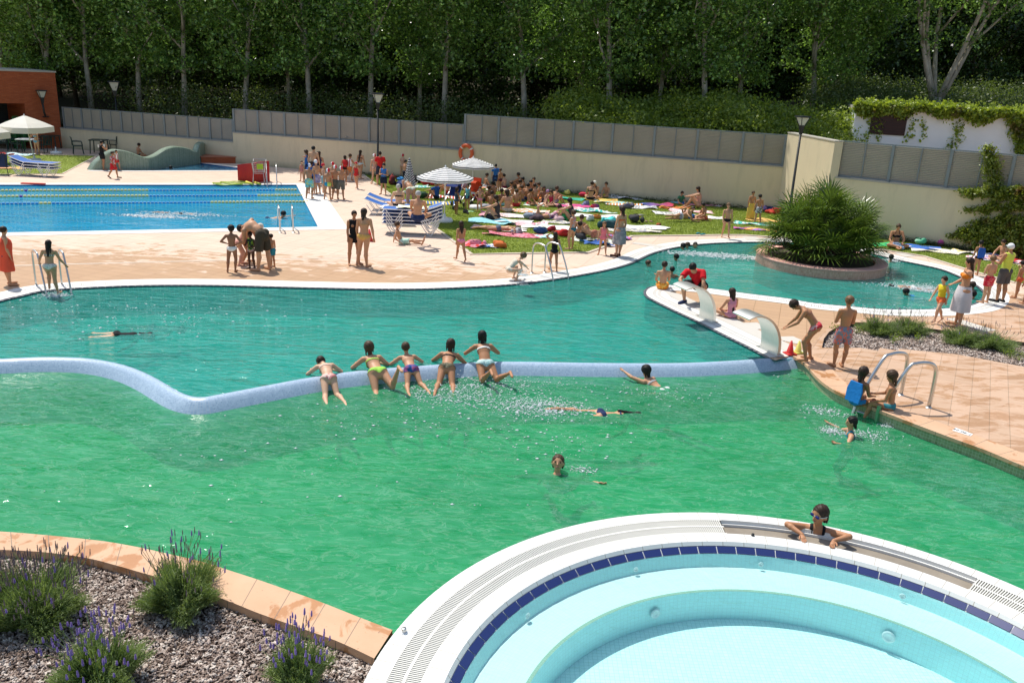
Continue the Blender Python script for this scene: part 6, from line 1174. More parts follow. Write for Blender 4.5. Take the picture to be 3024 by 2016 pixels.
# grab rails and ladders
def rails(foot, water_, hgt, label, r=.022, dz=-.5, mid=None):
    t = thing('pool_ladder', label, 'ladder'); 
    for f_, w_ in zip(foot, water_):
        a = P(*f_); b = P(*w_); d_ = b-a; m = MB(); pts = [a, a+np.array([0, 0, hgt*.72]), a+np.array([0, 0, hgt*.93])+d_*.06, a+np.array([0, 0, hgt])+d_*.22, a+np.array([0, 0, hgt*.99])+d_*.45, a+np.array([0, 0, hgt*.88])+d_*.62, b+np.array([0, 0, .05]), b+d_*.10+np.array([0, 0, dz])]
        m.tube(smooth(pts, 4), r, 10); m.build('handrail', M_steel, t, True); m = MB(); m.lathe([(.001, .02), (.03, .025), (.055, .005), (.06, 0)], a, 16); m.build('flange', M_steel, t, True)
    m = MB(); a, b = [P(*w_) for w_ in water_]
    for k in range(3): z = -.18-.24*k; m.tube([a+np.array([0, 0, z]), b+np.array([0, 0, z])], .025, 6)
    m.build('rungs', M_steel, t)
rails([(107, 843), (183, 842)], [(136, 866), (210, 862)], .86, 'steel pool ladder held by the girl climbing out at the left'); rails([(1570, 806), (1608, 804)], [(1632, 826), (1677, 818)], .86, 'steel pool ladder on the far shore behind the girl in the black swimsuit')
rails([(827, 686), (866, 686)], [(820, 668), (861, 668)], .8, 'steel ladder on the near side of the lap pool'); rails([(788, 532), (817, 536)], [(789, 549), (818, 551)], .85, 'steel ladder on the far side of the lap pool')
rails([(2660, 1166), (2742, 1203)], [(2535, 1186), (2606, 1206)], .82, 'thick steel grab rails beside the two girls on the green pool edge', .032, -.3)
m = MB(); q = P(2594, 1214, -.02); m.box((q[0], q[1], -.2), (.05, .05, .55), .5); m.build('ladder_upright', plain('green_plastic_post', (.12, .35, .16), .5, .1, 4, 0), label='pale green ladder upright at the green pool wall beside the girls', cat='ladder upright')
# depth plate on the terrace
t = thing('depth_plate', 'white depth plate reading 1,40 M set upside down in the terrace edge', 'sign', (0, 0, 0)); q = [P(x, y, .016) for x, y in ((2812, 1270), (2822, 1262), (2874, 1281), (2866, 1287))]; m = MB(); m.add([tuple(p) for p in q], [(0, 1, 2, 3)]); m.build('plate', M_white, t)
cu = bpy.data.curves.new('t', 'FONT'); cu.body = '1,40 M'; cu.size = .105; cu.align_x = 'CENTER'; cu.align_y = 'CENTER'; to = bpy.data.objects.new('t', cu); COL.objects.link(to); bpy.context.view_layer.update(); tm_ = bpy.data.meshes.new_from_object(to.evaluated_get(bpy.context.evaluated_depsgraph_get())); bpy.data.objects.remove(to)
e_ = (q[2]-q[1]); tm_.materials.clear(); tm_.materials.append(M_blk); lt = link('lettering', tm_, t, (sum(p[0] for p in q)/4, sum(p[1] for p in q)/4, .019), math.atan2(e_[1], e_[0])+math.pi)
# whirlpool push button and valve
b = P(1193, 1866, ZR); t = thing('push_button', 'small steel push button on the white rim of the whirlpool', 'push button', b); m = MB(); m.lathe([(.001, .012), (.035, .012), (.04, 0)], (0, 0, 0), 20); m.build('collar', M_white, t, True); m = MB(); m.lathe([(.001, .05), (.02, .05), (.024, .045), (.024, .012)], (0, 0, 0), 20); m.build('button', M_steel, t, True)
b = P(2223, 1581, ZR); m = MB(); m.lathe([(.001, .03), (.016, .028), (.02, 0)], b, 14); m.build('drain_cap', M_blk, None, True, label='small dark cap on the whirlpool rim below the missing grating', cat='cap')
# wave wall of the paddling pool
base_px = [(272, 503), (300, 502), (360, 501), (439, 500), (516, 491), (593, 482), (610, 474), (628, 466)]; tops = [(270, 503), (283, 484), (297, 471), (320, 455), (343, 443), (365, 443), (390, 449), (415, 459), (436, 465), (452, 463), (470, 455), (493, 441), (515, 434), (530, 433), (548, 435), (565, 440), (578, 447), (585, 445), (592, 428), (603, 420), (614, 428), (628, 440)]
bp_ = np.array(base_px, float); m = MB(); v = []; 
dirn = (P(593, 482)-P(300, 502))[:2]; dirn /= np.linalg.norm(dirn); no_ = np.array([-dirn[1], dirn[0]])*.42
tp_ = smooth([np.array(q, float) for q in tops], 3)
for x, yt in tp_:
    yb = np.interp(x, bp_[:, 0], bp_[:, 1]); q = P(x, yb)[:2]; z = max(.02, height_at(*q, yt)); v += [(q[0], q[1], -.3), (q[0], q[1], z-.04), (q[0]+no_[0]*.15, q[1]+no_[1]*.15, z), (q[0]+no_[0]*.85, q[1]+no_[1]*.85, z), (q[0]+no_[0], q[1]+no_[1], z-.04), (q[0]+no_[0], q[1]+no_[1], -.3)]
n_ = len(tp_); m.add(v, [(6*i+a, 6*i+a+1, 6*i+7+a, 6*i+6+a)[::-1] for i in range(n_-1) for a in range(5)]+[(0, 1, 2, 3, 4, 5), tuple(6*n_-6+a for a in (5, 4, 3, 2, 1, 0))]); m.build('wave_wall', mosaic_mat('sage_mosaic', (.13, .20, .14), (.26, .34, .25), .05, (.27, .32, .26), kind='Position'), label='wavy green mosaic wall along the paddling pool', cat='mosaic wall')
t = thing('fountain_head', 'pale round fountain outlet between the wave wall and the wooden tub', 'fountain', (0, 0, 0)); b = P(636, 466); zc = height_at(b[0], b[1], 447); m = MB(); m.tube([(b[0]-.25, b[1]+.15, zc), (b[0]+.25, b[1]-.15, zc)], .26, 18); m.build('drum', plain('grey_concrete', (.45, .45, .4), .8, .1, 4, .1), t, True); m = MB(); m.tube([(b[0]+.25, b[1]-.15, zc), (b[0]+.27, b[1]-.16, zc)], .12, 12); m.build('outlet', M_blk, t)
# brick planter and tub
pa, pb = P(595, 482), P(722, 483); t = thing('brick_planter', 'low brick planter at the end of the paddling pool', 'planter', ((pa+pb)/2), math.atan2(pb[1]-pa[1], pb[0]-pa[0])); L = np.linalg.norm(pb-pa); m = MB(); m.box((0, .6, .15), (L, 1.2, .3)); m.build('wall', M_brick, t); m = MB(); m.box((0, .6, .325), (L+.08, 1.28, .05)); m.build('rim', plain('terracotta_cap', (.42, .16, .09), .8, .1, 5, .1), t)
b = P(657, 474); b[2] = .35; H_ = height_at(b[0], b[1], 421)-.35; t = thing('wooden_tub', 'tall wooden tub standing on the brick planter', 'tub', b); m = MB(); m.lathe([(.001, 0), (.30, 0), (.31, H_*.5), (.29, H_), (.24, H_), (.24, H_-.1), (.001, H_-.1)], (0, 0, 0), 14); m.build('staves', plain('old_wood', (.22, .19, .12), .9, .3, 8, .4), t)
# red gym mats with a shopping cart in front
t = thing('foam_mat', 'large curved red foam mat standing upright behind the trolley', 'mat'); 
for (x0, x1, y0, y1, yt0, yt1) in ((703, 748, 538, 541, 487, 482), (752, 797, 541, 536, 483, 476)):
    m = MB(); v = []; n_ = 10; A_2, B_2 = P(x0, y0), P(x1, y1); dd = (B_2-A_2)[:2]; nr2 = np.array([-dd[1], dd[0]])/np.linalg.norm(dd); h0, h1 = height_at(*A_2[:2], yt0), height_at(*B_2[:2], yt1)
    for i in range(n_+1):
        f_ = i/n_; q = A_2[:2]+dd*f_+nr2*.14*math.sin(math.pi*f_); z = h0+(h1-h0)*f_; v += [(*q, 0), (*q, z), (*(q+nr2*.05), z), (*(q+nr2*.05), 0)]
    m.add(v, [(4*i+a, 4*i+a+1, 4*i+5+a, 4*i+4+a)[::-1] for i in range(n_) for a in range(3)]+[(0, 1, 2, 3), (4*n_+3, 4*n_+2, 4*n_+1, 4*n_)]); m.build('panel', M_red, t)
b = P(767, 542); t = thing('shopping_cart', 'wire shopping trolley with a yellow sign in front of the red mat', 'trolley', b, .2); Hc_ = hpx(b, 474); m = MB(); W = .27; 
lv = [(-W, .02), (W, .02)]; zz0, zz1 = Hc_*.48, Hc_*.92
def rect(x0, x1, y0, y1, z): return [(x0, y0, z), (x1, y0, z), (x1, y1, z), (x0, y1, z), (x0, y0, z)]
for k in range(7): f_ = k/6; m.tube(rect(-W*(.8+.2*f_), W*(.8+.2*f_), -.4, .4, zz0+(zz1-zz0)*f_), .006, 4)
for k in range(9): x = -W+2*W*k/8; m.tube([(x*.8, -.4, zz0), (x, -.4, zz1)], .005, 4); m.tube([(x*.8, .4, zz0), (x, .4, zz1)], .005, 4)
for k in range(9): y = -.4+.8*k/8; m.tube([(-W*.8, y, zz0), (-W, y, zz1)], .005, 4); m.tube([(W*.8, y, zz0), (W, y, zz1)], .005, 4)
m.build('basket', M_steel, t); m = MB()
for sx in (-1, 1): m.tube([(sx*W, .4, zz1), (sx*W, .5, Hc_)], .012, 5); m.tube([(sx*W*.8, .38, zz0), (sx*W*.9, .42, .1), (sx*W*.9, -.4, .12), (sx*W*.8, -.38, zz0)], .012, 5)
m.tube([(-W, .5, Hc_), (W, .5, Hc_)], .016, 6); m.build('frame', M_steel, t)
for sx in (-1, 1):
    for sy in (-1, 1): m = MB(); m.tube([(sx*W*.9-.012, sy*.4, .06), (sx*W*.9+.012, sy*.4, .06)], .06, 12); m.build('wheel', M_blk, t)
m = MB(); m.box((.08, -.425, zz1-.14), (.26, .02, .22)); m.build('sign', plain('yellow_sign', (.75, .62, .02), .5, .05, 4, 0), t)
for x, y, lb in ((672, 543, 'coiled yellow-green hose ring on the far edge of the lap pool'), (694, 540, 'green plastic hoop lying left of the red mat')):
    b = P(x, y, .03); m = MB()
    for r_ in (.35, .42, .3): m.tube([(b[0]+r_*1.5*math.cos(a), b[1]+r_*math.sin(a), .04+.02*math.sin(a*3+r_*9)) for a in np.linspace(0, 6.283, 25)], .02, 6, cap=False)
    m.build('hose_ring', plain('lime_plastic', (.38, .48, .06), .5, .1, 4, 0), None, True, label=lb, cat='hoop')
b0, b1 = P(727, 537, .06), P(746, 544, .06); m = MB(); m.tube([b0, b1], .05, 8); m.tube([b0+np.array([.3, .1, 0]), b1+np.array([.3, .1, 0])], .05, 8); m.build('pool_noodles', plain('yellow_foam', (.7, .62, .1), .7, .08, 5, 0), None, True, label='two yellow foam noodles in front of the trolley', cat='pool noodles')
m = MB(); b = P(98, 542.5, .03); m.box(b, (.9, .18, .05), .1); m.build('sandal_row', M_red, label='flat red strip lying on the far edge of the lap pool', cat='strip')
# lane ropes
def rope(pL, pR, segs, label):
    A_, B_ = P(*pL, -.02), P(*pR, -.02); t = MB(); L = np.linalg.norm(B_-A_); n_ = int(L/.13); d_ = (B_-A_)/L
    for k in range(n_):
        c = A_+(B_-A_)*(k+.5)/n_; px_ = proj(c)[0]; mi = 1; 
        for a, b_, ci in segs:
            if a <= px_ < b_: mi = ci
        if mi == 0 and int(k/9) % 6 == 5 and random.random() < .0: mi = 1
        t.tube([c-d_*.045, c+d_*.045], .05, 7, mi=mi)
    t.tube([A_, B_], .012, 4, mi=2); return t.build('lane_rope', [plain('yellow_float', (.72, .62, .22), .5, .1, 4, 0), plain('blue_float', (.05, .35, .7), .5, .1, 4, 0), M_white, plain('violet_float', (.2, .05, .3), .5, .1, 4, 0)], label=label, cat='lane rope')
rope((-150, 563.5), (877, 561), [(-500, 68, 0), (68, 80, 3), (80, 437, 0), (815, 900, 0)], 'farthest floating lane rope of the lap pool, mostly yellow at the left'); rope((-150, 581), (896, 577), [(-500, 58, 0), (58, 70, 3), (70, 435, 0), (760, 900, 0)], 'middle floating lane rope of the lap pool'); rope((-150, 602.5), (912, 596), [(119, 152, 0), (325, 333, 0), (625, 920, 0)], 'nearest floating lane rope of the lap pool, blue with yellow ends')
# pushchairs
def pushchair(x, y, ytop, label, col, rz):
    b = P(x, y); H_ = hpx(b, ytop); t = thing('pushchair', label, 'pushchair', b, R(rz)); mt_ = cloth(col); m = MB()
    for sx in (-1, 1): m.tube([(sx*.24, .5, .1), (sx*.23, -.1, .6), (sx*.24, -.5, H_)], .018, 6); m.tube([(sx*.24, -.45, .1), (sx*.23, -.0, .55)], .018, 6)
    m.tube([(-.24, -.5, H_), (.24, -.5, H_)], .02, 6); m.build('frame', M_steel, t)
    for sx in (-1, 1):
        for yy in (-.45, .5): m = MB(); m.tube([(sx*.26-.02, yy, .1), (sx*.26+.02, yy, .1)], .1, 14); m.build('wheel', M_blk, t)
    m = MB(); m.box((0, .05, .5), (.42, .5, .06), tilt=R(8)); m.box((0, -.2, .75), (.42, .06, .55), tilt=R(15)); m.build('seat', mt_, t)
    m = MB(); v = []; N = 8
    for j in range(7):
        a = R(10+j*20); v += [(-.24, -.12-.34*math.cos(a+.6), .62+.30*math.sin(a)), (.24, -.12-.34*math.cos(a+.6), .62+.30*math.sin(a))]
    m.add(v, [(2*j, 2*j+1, 2*j+3, 2*j+2) for j in range(6)]); m.build('hood', mt_, t)
pushchair(1338, 614, 535, 'dark blue pushchair standing between the parasol poles', (.02, .04, .16), 160); pushchair(1396, 600, 546, 'orange-red pushchair beside the child with the patterned float', (.55, .07, .02), 150)
# towels
_tn = 0
def towel(x, y, L, W, rot, col, label, pat=None, c2=(1, 1, 1), sc_=8, crump=1., z=.03, name='towel'):
    global _tn; L *= .88; _tn += 1; r = np.random.default_rng(_tn); b = P(x, y, .0); nx, ny = 18, 10; a, b_, c, d = r.random(4)*6.28; V = []
    for j in range(ny+1):
        for i in range(nx+1):
            u, v = i/nx-.5, j/ny-.5; zz = z+.022*crump*(1+math.sin(u*9+a+v*3))*(1+math.sin(v*8+b_+u*5))*.6+.012*r.random(); e = 1+.05*math.sin(v*7+c)*crump; V.append((u*L*e+.05*crump*math.sin(v*6+d), v*W*(1+.09*crump*math.sin(u*8+a))+.04*crump*math.sin(u*5+c), zz))
    F = [(j*(nx+1)+i, j*(nx+1)+i+1, (j+1)*(nx+1)+i+1, (j+1)*(nx+1)+i) for j in range(ny) for i in range(nx)]; me = npmesh(name, V, F, cloth(col, pat, c2, sc_), True); o = link(name, me, None, (b[0], b[1], 0), R(rot), label=label, cat='towel'); return o
W_, RD_, PK, OR, YL, TL, BL, NV, GY, LM, MG, AQ, CR, DK, PP = (.80, .79, .76), (.55, .03, .03), (.70, .28, .34), (.72, .26, .07), (.74, .58, .16), (.05, .45, .38), (.07, .17, .48), (.03, .05, .16), (.35, .35, .37), (.35, .55, .1), (.6, .08, .25), (.30, .62, .68), (.78, .72, .6), (.03, .03, .035), (.28, .2, .45)
TW = [(1311, 585, 1.7, .9, 5, RD_, 'red and white striped towel behind the nearer parasol pole', 'stripe', W_), (1302, 602, 1.7, .9, 8, BL, 'blue, white and yellow towel just behind the nearer parasol pole', 'stripe', YL), (1232, 553, 1.3, .7, 20, W_, 'white and green towel right of the closed parasol', 'bloom', TL), (1272, 581, 1.2, .7, -10, PK, 'pink and red towel beside the child in the blue T-shirt', 'bloom', RD_),
 (1484, 638, 1.9, .8, -4, PK, 'pale pink towel under the woman hugging her knees', 'fade', W_), (1446, 658, 1.8, .7, -6, AQ, 'rumpled pale aqua towel with a black bag on it', None), (1512, 656, 1.7, .8, -8, W_, 'white towel right of the black bag on the aqua towel'), (1556, 666, 1.3, .7, -10, PK, 'rose towel continuing the white one, beside the dark bags', 'fade', W_), (1472, 678, 2.1, .75, -3, (.7, .45, .4), 'long faded pink towel under the child lying on his front', 'fade', W_), (1517, 696, 2.1, .75, -8, (.5, .09, .14), 'crimson patterned towel with a grey bag on it', 'bloom', PK),
 (1560, 626, 1.9, .85, 0, W_, 'white and peach towel left of the girl lying with raised feet', 'bloom', OR), (1487, 563, 1.8, .7, 0, CR, 'cream towel behind the boy in the blue shirt'), (1452, 557, 1.3, .7, 5, OR, 'orange towel at the feet of the boy in the long blue shirt', 'bloom', W_), (1500, 548, 1.3, .6, 5, BL, 'dark blue towel near the wall', None), (1548, 575, 1.6, .7, -5, (.6, .5, .42), 'beige towel among the seated children'), (1672, 562, 2.0, .7, -8, W_, 'white and pink towel near the wall', 'fade', PK), (1698, 560, 1.7, .6, -6, BL, 'pale blue patterned towel near the wall', 'bloom', W_), (1716, 571, 2.0, .6, -8, PK, 'pink striped towel near the red bag by the wall', 'stripe', W_),
 (1664, 588, 2.1, .8, -6, (.04, .42, .30), 'jade green towel alone in the middle of the lawn'), (1585, 587, 1.6, .6, 0, (.7, .13, .05), 'red-orange towel in front of the seated children', 'bloom', OR), (1598, 608, 1.5, .6, 0, TL, 'small teal and white towel', 'bloom', W_), (1638, 607, 1.6, .7, -5, W_, 'white towel with pink marks left of the magenta towel', 'bloom', PK), (1684, 611, 1.8, .65, -3, MG, 'magenta towel behind the black-haired girl', None), (1720, 619, 1.7, .6, -5, W_, 'white towel right of the black-haired girl', 'bloom', PK), (1745, 628, 2.0, .4, 3, W_, 'twisted narrow white towel above the long plain white one', 'bloom', TL), (1750, 640, 2.5, .65, -5, W_, 'long plain white towel left of the woman in the orange top'), (1622, 646, 1.9, .7, 4, BL, 'blue towel in front of the girl lying with raised feet'), (1632, 674, 2.3, .8, -5, W_, 'large white towel left of the girl in teal bottoms'), (1655, 660, 1.6, .5, -3, CR, 'cream towel with small things beside the green bag', 'bloom', GY),
 (1772, 593, 1.8, .8, -3, (.75, .42, .10), 'golden orange towel in the middle of the lawn', 'bloom', YL), (1812, 600, 1.9, .8, -6, YL, 'yellow, white and aqua towel right of the golden one', 'bloom', AQ), (1826, 587, 2.1, .6, -5, GY, 'grey and white rumpled towel', 'bloom', W_), (1580, 664, 1.0, .5, 5, PK, 'small scrap of pink towel beside the brown bag', 'bloom', W_), (1868, 579, 2.9, .55, -6, PK, 'long pink and orange towel at the foot of the wall', 'bloom', OR), (1840, 607, 1.7, .6, -6, OR, 'orange and white towel behind the woman in the orange top', 'stripe', W_), (1890, 615, 1.6, .6, -6, GY, 'grey rumpled towel right of the woman in the orange top', 'bloom', W_), (1947, 609, 1.5, .6, -6, BL, 'blue and red rolled towel alone on the grass', 'fade', RD_), (1973, 618, .7, .3, 0, OR, 'tiny orange cloth right of the rolled towel'), (2014, 616, .8, .35, 0, OR, 'small orange cloth above the lying couple'),
 (1898, 674, 2.1, .7, -5, W_, 'clean white towel right of the woman in the orange top'), (1872, 684, 2.2, .5, 0, CR, 'cream towel covered with small things, next to the grey skirt', 'bloom', GY), (1987, 633, 1.8, .8, 0, GY, 'grey and white towel at the feet of the lying couple', 'bloom', W_), (2040, 627, 2.0, .7, 0, W_, 'white towel under the lying couple', 'bloom', PK), (2092, 644, 1.3, .6, -10, W_, 'white towel right of the lying couple'), (2048, 606, 1.6, .6, 0, PK, 'deep pink towel under the long-haired woman'), (2086, 607, 1.4, .6, -8, W_, 'white and pink towel right of the long-haired woman', 'bloom', PK), (2090, 599, 1.4, .5, -12, BL, 'bright blue towel at the foot of the wall'), (2012, 601, 1.1, .6, 0, AQ, 'small aqua towel under the child in green'), (2271, 655, 2.0, .7, -12, (.74, .45, .15), 'light orange towel left of the palm'), (2229, 664, 1.7, .5, -4, W_, 'white patterned towel in front of the boy in patterned trunks', 'bloom', TL), (2213, 679, 1.4, .5, -5, MG, 'purple and red towel at the lawn edge', 'bloom', PP), (2266, 682, 1.8, .5, -6, YL, 'yellow towel left of the palm, at the lawn edge', 'bloom', OR),
 (2636, 728, 1.7, .7, -10, (.06, .5, .16), 'bright green towel under the woman beside the palm'), (2702, 733, 2.0, .75, -12, (.05, .15, .5), 'royal blue towel at the right wall'), (2758, 743, 1.8, .75, -14, CR, 'cream towel right of the royal blue one'), (2862, 748, 1.2, .5, -10, W_, 'white towel left of the boy with the blue board', 'bloom', YL), (2916, 758, 1.1, .6, -10, PP, 'lilac towel beside the boy with the blue board', 'bloom', W_), (2952, 770, 1.3, .7, -12, W_, 'white towel behind the man in yellow', 'bloom', PP), (2904, 767, 1.1, .4, -12, PK, 'pink scrap of towel in front of the boy with the blue board', 'bloom', W_), (3012, 774, .9, .5, 0, RD_, 'red towel cut by the right edge of the picture'),
 (1403, 728, .9, .6, 10, PK, 'crumpled pink patterned towel at the lawn corner', 'bloom', RD_), (1448, 729, 1.1, .6, 5, BL, 'blue printed towel beside the orange bundle', 'bloom', W_), (1750, 712, 1.5, .6, -5, (.35, .4, .3), 'patterned towel behind the little girl in pink', 'bloom', W_), (1764, 724, 1.2, .3, -20, BL, 'rolled blue towel at the feet of the little girl in pink'), (1806, 703, 1.4, .6, 0, PP, 'purple towel behind the little girl in pink', 'stripe', MG), (1613, 702, .9, .5, 0, AQ, 'aqua and white cloth beside the navy bag', 'bloom', W_), (52, 458, 1.8, .8, -3, AQ, 'pale blue checked towel in front of the cafe', 'stripe', W_), (14, 457, 1.2, .7, 0, RD_, 'red towel at the far left of the small lawn', 'bloom', DK), (28, 498, 1.9, .7, 0, (.75, .2, .2), 'pink-red towel behind the low lounger stack', 'fade', YL)]
for q in TW: towel(q[0], q[1], q[2], q[3], q[4], q[5], q[6], *(q[7:]), crump=2.2 if ('rump' in q[6] or 'roll' in q[6] or 'twist' in q[6]) else 1.1)
for (lx, ly, zz, c_, lb, pt_) in ((1168, 611, .40, W_, 'white towel spread on the far lounger', None), (1176, 628, .40, (.45, .72, .62), 'mint towel spread on the lounger before the grey-haired woman', None), (1215, 656, .87, (.75, .68, .25), 'yellow towel on top of the lounger stack', 'bloom')):
    o = towel(lx, ly, 1.15, .6, 2, c_, lb, pt_, W_, 8, .5); p_ = P(lx, ly, zz) if zz < .8 else np.array([sb[0], sb[1], 0]); o.location = (p_[0], p_[1], zz-.03)
# bags
def bag(x, y, s_, col, label, kind='bag', col2=None, seed=[0], z=0):
    seed[0] += 1; r = np.random.default_rng(seed[0]); up = kind == 'backpack'; g = SDF(np.array([-.5, -.4, -.3])*s_, np.array([.5, .4, .75])*s_, .03*s_+.004); fr_ = (np.array([1., 0, 0]), np.array([0, 1., 0]), np.array([0, 0, 1.]))
    g.ball((0, 0, (.26 if up else .16)*s_), (.22*s_ if up else .27*s_, .15*s_ if up else .17*s_, .30*s_ if up else .14*s_), fr_, .02)
    for k in range(6): g.ball((r.normal()*(.10 if up else .17)*s_, r.normal()*.10*s_, (.08+.14*r.random())*s_), ((.08+.08*r.random())*s_, (.06+.08*r.random())*s_, (.07+.07*r.random())*s_), fr_, .02*s_)
    V, F, _ = g.extract(); b = P(x, y, z); t = thing('backpack' if up else kind, label, 'backpack' if up else 'bag', b, r.random()*6.28); link('body', npmesh('body', V, F, cloth(col, 'fade' if col2 else None, col2 or (1, 1, 1)), True), t)
    m = MB(); 
    if up: m.tube([(-.05*s_, 0, .54*s_), (0, 0, .62*s_), (.05*s_, 0, .54*s_)], .012*s_+.004, 5); m.tube([(.1*s_, .12*s_, .5*s_), (.12*s_, .22*s_, .35*s_), (.1*s_, .14*s_, .1*s_)], .02*s_, 5)
    else: m.tube([(-.2*s_, 0, .28*s_), (-.12*s_, .10*s_, .30*s_), (.1*s_, .14*s_, .27*s_), (.2*s_, 0, .28*s_)], .012*s_+.004, 5)
    m.build('strap', cloth(tuple(c*.5 for c in col)), t, True)
BG = [(1450, 651, 1.0, DK, 'black bag lying on the aqua towel', 'bag'), (1595, 692, 1.1, (.03, .08, .2), 'navy blue bag left of the red bag', 'bag'), (1530, 692, .95, GY, 'grey bag on the crimson towel', 'bag'), (1664, 700, 1.05, RD_, 'bright red bag at the feet of the girl in teal bottoms', 'bag'), (1716, 708, 1.0, DK, 'black bag beside the boy seated with his back turned', 'bag'), (1562, 648, 1.1, (.25, .3, .36), 'grey-blue bag left of the blue towel', 'bag'), (1588, 652, 1.05, (.09, .06, .07), 'dark brown bag left of the blue towel', 'bag'), (1670, 652, 1.1, (.05, .4, .12), 'bright green upright bag', 'backpack'), (1653, 655, .9, (.6, .4, .42), 'pale pink bag beside the green one', 'bag'), (1762, 647, .8, OR, 'orange bag on the dark pile left of the turquoise cover', 'bag'), (1742, 653, 1.0, DK, 'black and white bag in the pile left of the turquoise cover', 'bag', W_), (1800, 676, 1.35, (.03, .08, .09), 'dark bag under the turquoise cover', 'bag'), (1804, 664, 1.3, (.1, .62, .6), 'turquoise cloth cover over a bag behind the little girl', 'bag'), (1873, 658, 1.35, (.05, .05, .055), 'big black backpack lying alone on the grass', 'bag'), (1812, 575, 1.35, RD_, 'tall bright red backpack by the wall', 'backpack'), (1840, 574, 1.15, (.35, .3, .5), 'lilac backpack by the wall', 'backpack'), (1653, 552, 1.1, DK, 'black bag against the wall', 'bag'), (1601, 560, .9, W_, 'white and dark bag behind the seated children', 'bag', DK), (2157, 606, 1.3, (.02, .04, .03), 'black and green backpack against the wall', 'backpack'), (2255, 623, 1.0, PP, 'purple bag near the right lamp post', 'bag'), (2274, 624, .9, NV, 'navy bag between the purple bag and the red pile', 'bag'), (2292, 634, 1.2, (.5, .05, .03), 'red bag in the pile at the foot of the right lamp', 'bag'), (2316, 630, 1.2, MG, 'pink backpack in the pile at the foot of the right lamp', 'backpack'), (1158, 547, 1.1, RD_, 'red and black backpack behind the boy with the blue shirt', 'backpack', DK), (1184, 538, 1.1, (.04, .25, .55), 'bright blue bag left of the closed parasol', 'bag'), (1192, 553, 1.5, NV, 'large navy bag at the foot of the closed parasol', 'bag'), (1232, 541, 1.5, DK, 'large black bag right of the closed parasol', 'bag'), (1257, 547, 1.2, RD_, 'red bag left of the parasol pole', 'bag'), (1296, 550, 1.2, (.4, .03, .04), 'dark red bag under the nearer parasol', 'bag'), (1247, 586, 1.2, (.03, .12, .06), 'green and black round bag beside the bending woman', 'bag', DK),
 (1676, 577, 1.0, (.04, .35, .1), 'green bag on a pale towel near the wall', 'bag', YL), (1722, 583, 1.0, (.6, .04, .08), 'red and yellow bag left of the person in the white cap', 'bag'), (1731, 610, 1.0, (.15, .17, .28), 'grey-blue bag on the white towel', 'bag'), (1757, 617, .9, (.06, .07, .25), 'blue and red bag at the end of the magenta towel', 'bag', RD_), (1852, 617, 1.0, (.16, .14, .2), 'dark patterned bag on the orange and white towel', 'bag'), (1475, 733, 1.0, (.62, .16, .04), 'orange bundle at the lawn corner', 'bag'), (1405, 726, .9, PK, 'pink bundle on the pink towel at the lawn corner', 'bag'), (2074, 650, .8, OR, 'orange cloth bundle before the lying couple', 'bag'), (2785, 727, 1.35, (.65, .1, .35), 'pink backpack leaning at the right wall', 'backpack'), (2713, 723, 1.1, (.1, .5, .25), 'green and white bag at the right wall', 'bag', W_), (2648, 736, 1.0, (.3, .42, .6), 'pale blue bundle in front of the woman beside the palm', 'bag'), (1368, 560, 1.2, (.55, .08, .1), 'red and white bag behind the pushchairs', 'bag', W_), (1375, 631, .7, DK, 'dark bag between the pushchairs', 'bag'), (1435, 618, .9, GY, 'grey bag behind the woman hugging her knees', 'bag'), (1590, 547, .9, NV, 'dark bag among the seated children near the wall', 'bag'), (1945, 668, .5, (.6, .15, .04), 'small orange and black shoe bag right of the black backpack', 'bag', DK), (1630, 685, .9, (.35, .02, .03), 'dark red bag beside the walking girl in black', 'bag'), (1400, 589, .9, RD_, 'red cushion-like bag behind the girl with pink bottoms', 'bag'), (1225, 607, .55, RD_, 'small red bag under the lounger towel', 'bag')]
for q in BG: bag(q[0], q[1], q[2]*.78, q[3], q[4], q[5], q[6] if len(q) > 6 else None)
t = None; m = MB(); m.lathe([(.001, .03), (.2, .03), (.22, .0)], P(1386, 625), 18); m.build('frisbee', plain('lime_disc', (.4, .75, .35), .5, .05, 4, 0), None, True, label='pale green disc on the grass near the two standing children', cat='frisbee')
m = MB(); b = P(1215, 626); m.lathe([(.001, 0), (.14, 0), (.19, .24), (.17, .24), (.13, .02), (.001, .02)], b, 18); m.build('bucket', M_white, None, True, label='white bucket under the lounger of the grey-haired woman', cat='bucket')
r = np.random.default_rng(91); sm = None
for i, (x, y, c_, lb) in enumerate(((1545, 697, DK, 'dark sandals at the edge of the crimson towel'), (1893, 637, (.3, .3, .25), 'pale shoes behind the black backpack'), (1880, 640, OR, 'orange sandals behind the black backpack'), (1915, 655, (.3, .2, .15), 'brown sandals right of the black backpack'), (1695, 668, GY, 'grey sandals on the large white towel'), (2067, 692, (.02, .25, .3), 'teal slippers beside the running boy'))):
    b = P(x, y, .02); m = MB()
    for s_ in (-1, 1): m.tube([(s_*.09-.0, -.1, 0), (s_*.1, .02, .01), (s_*.11, .14, 0)], [.035, .045, .04], 8, flat=.5); 
    m.build('sandals', cloth(c_), None, True, loc=b+np.array([0, 0, .02]), rz=i*1.1, label=lb, cat='sandals')
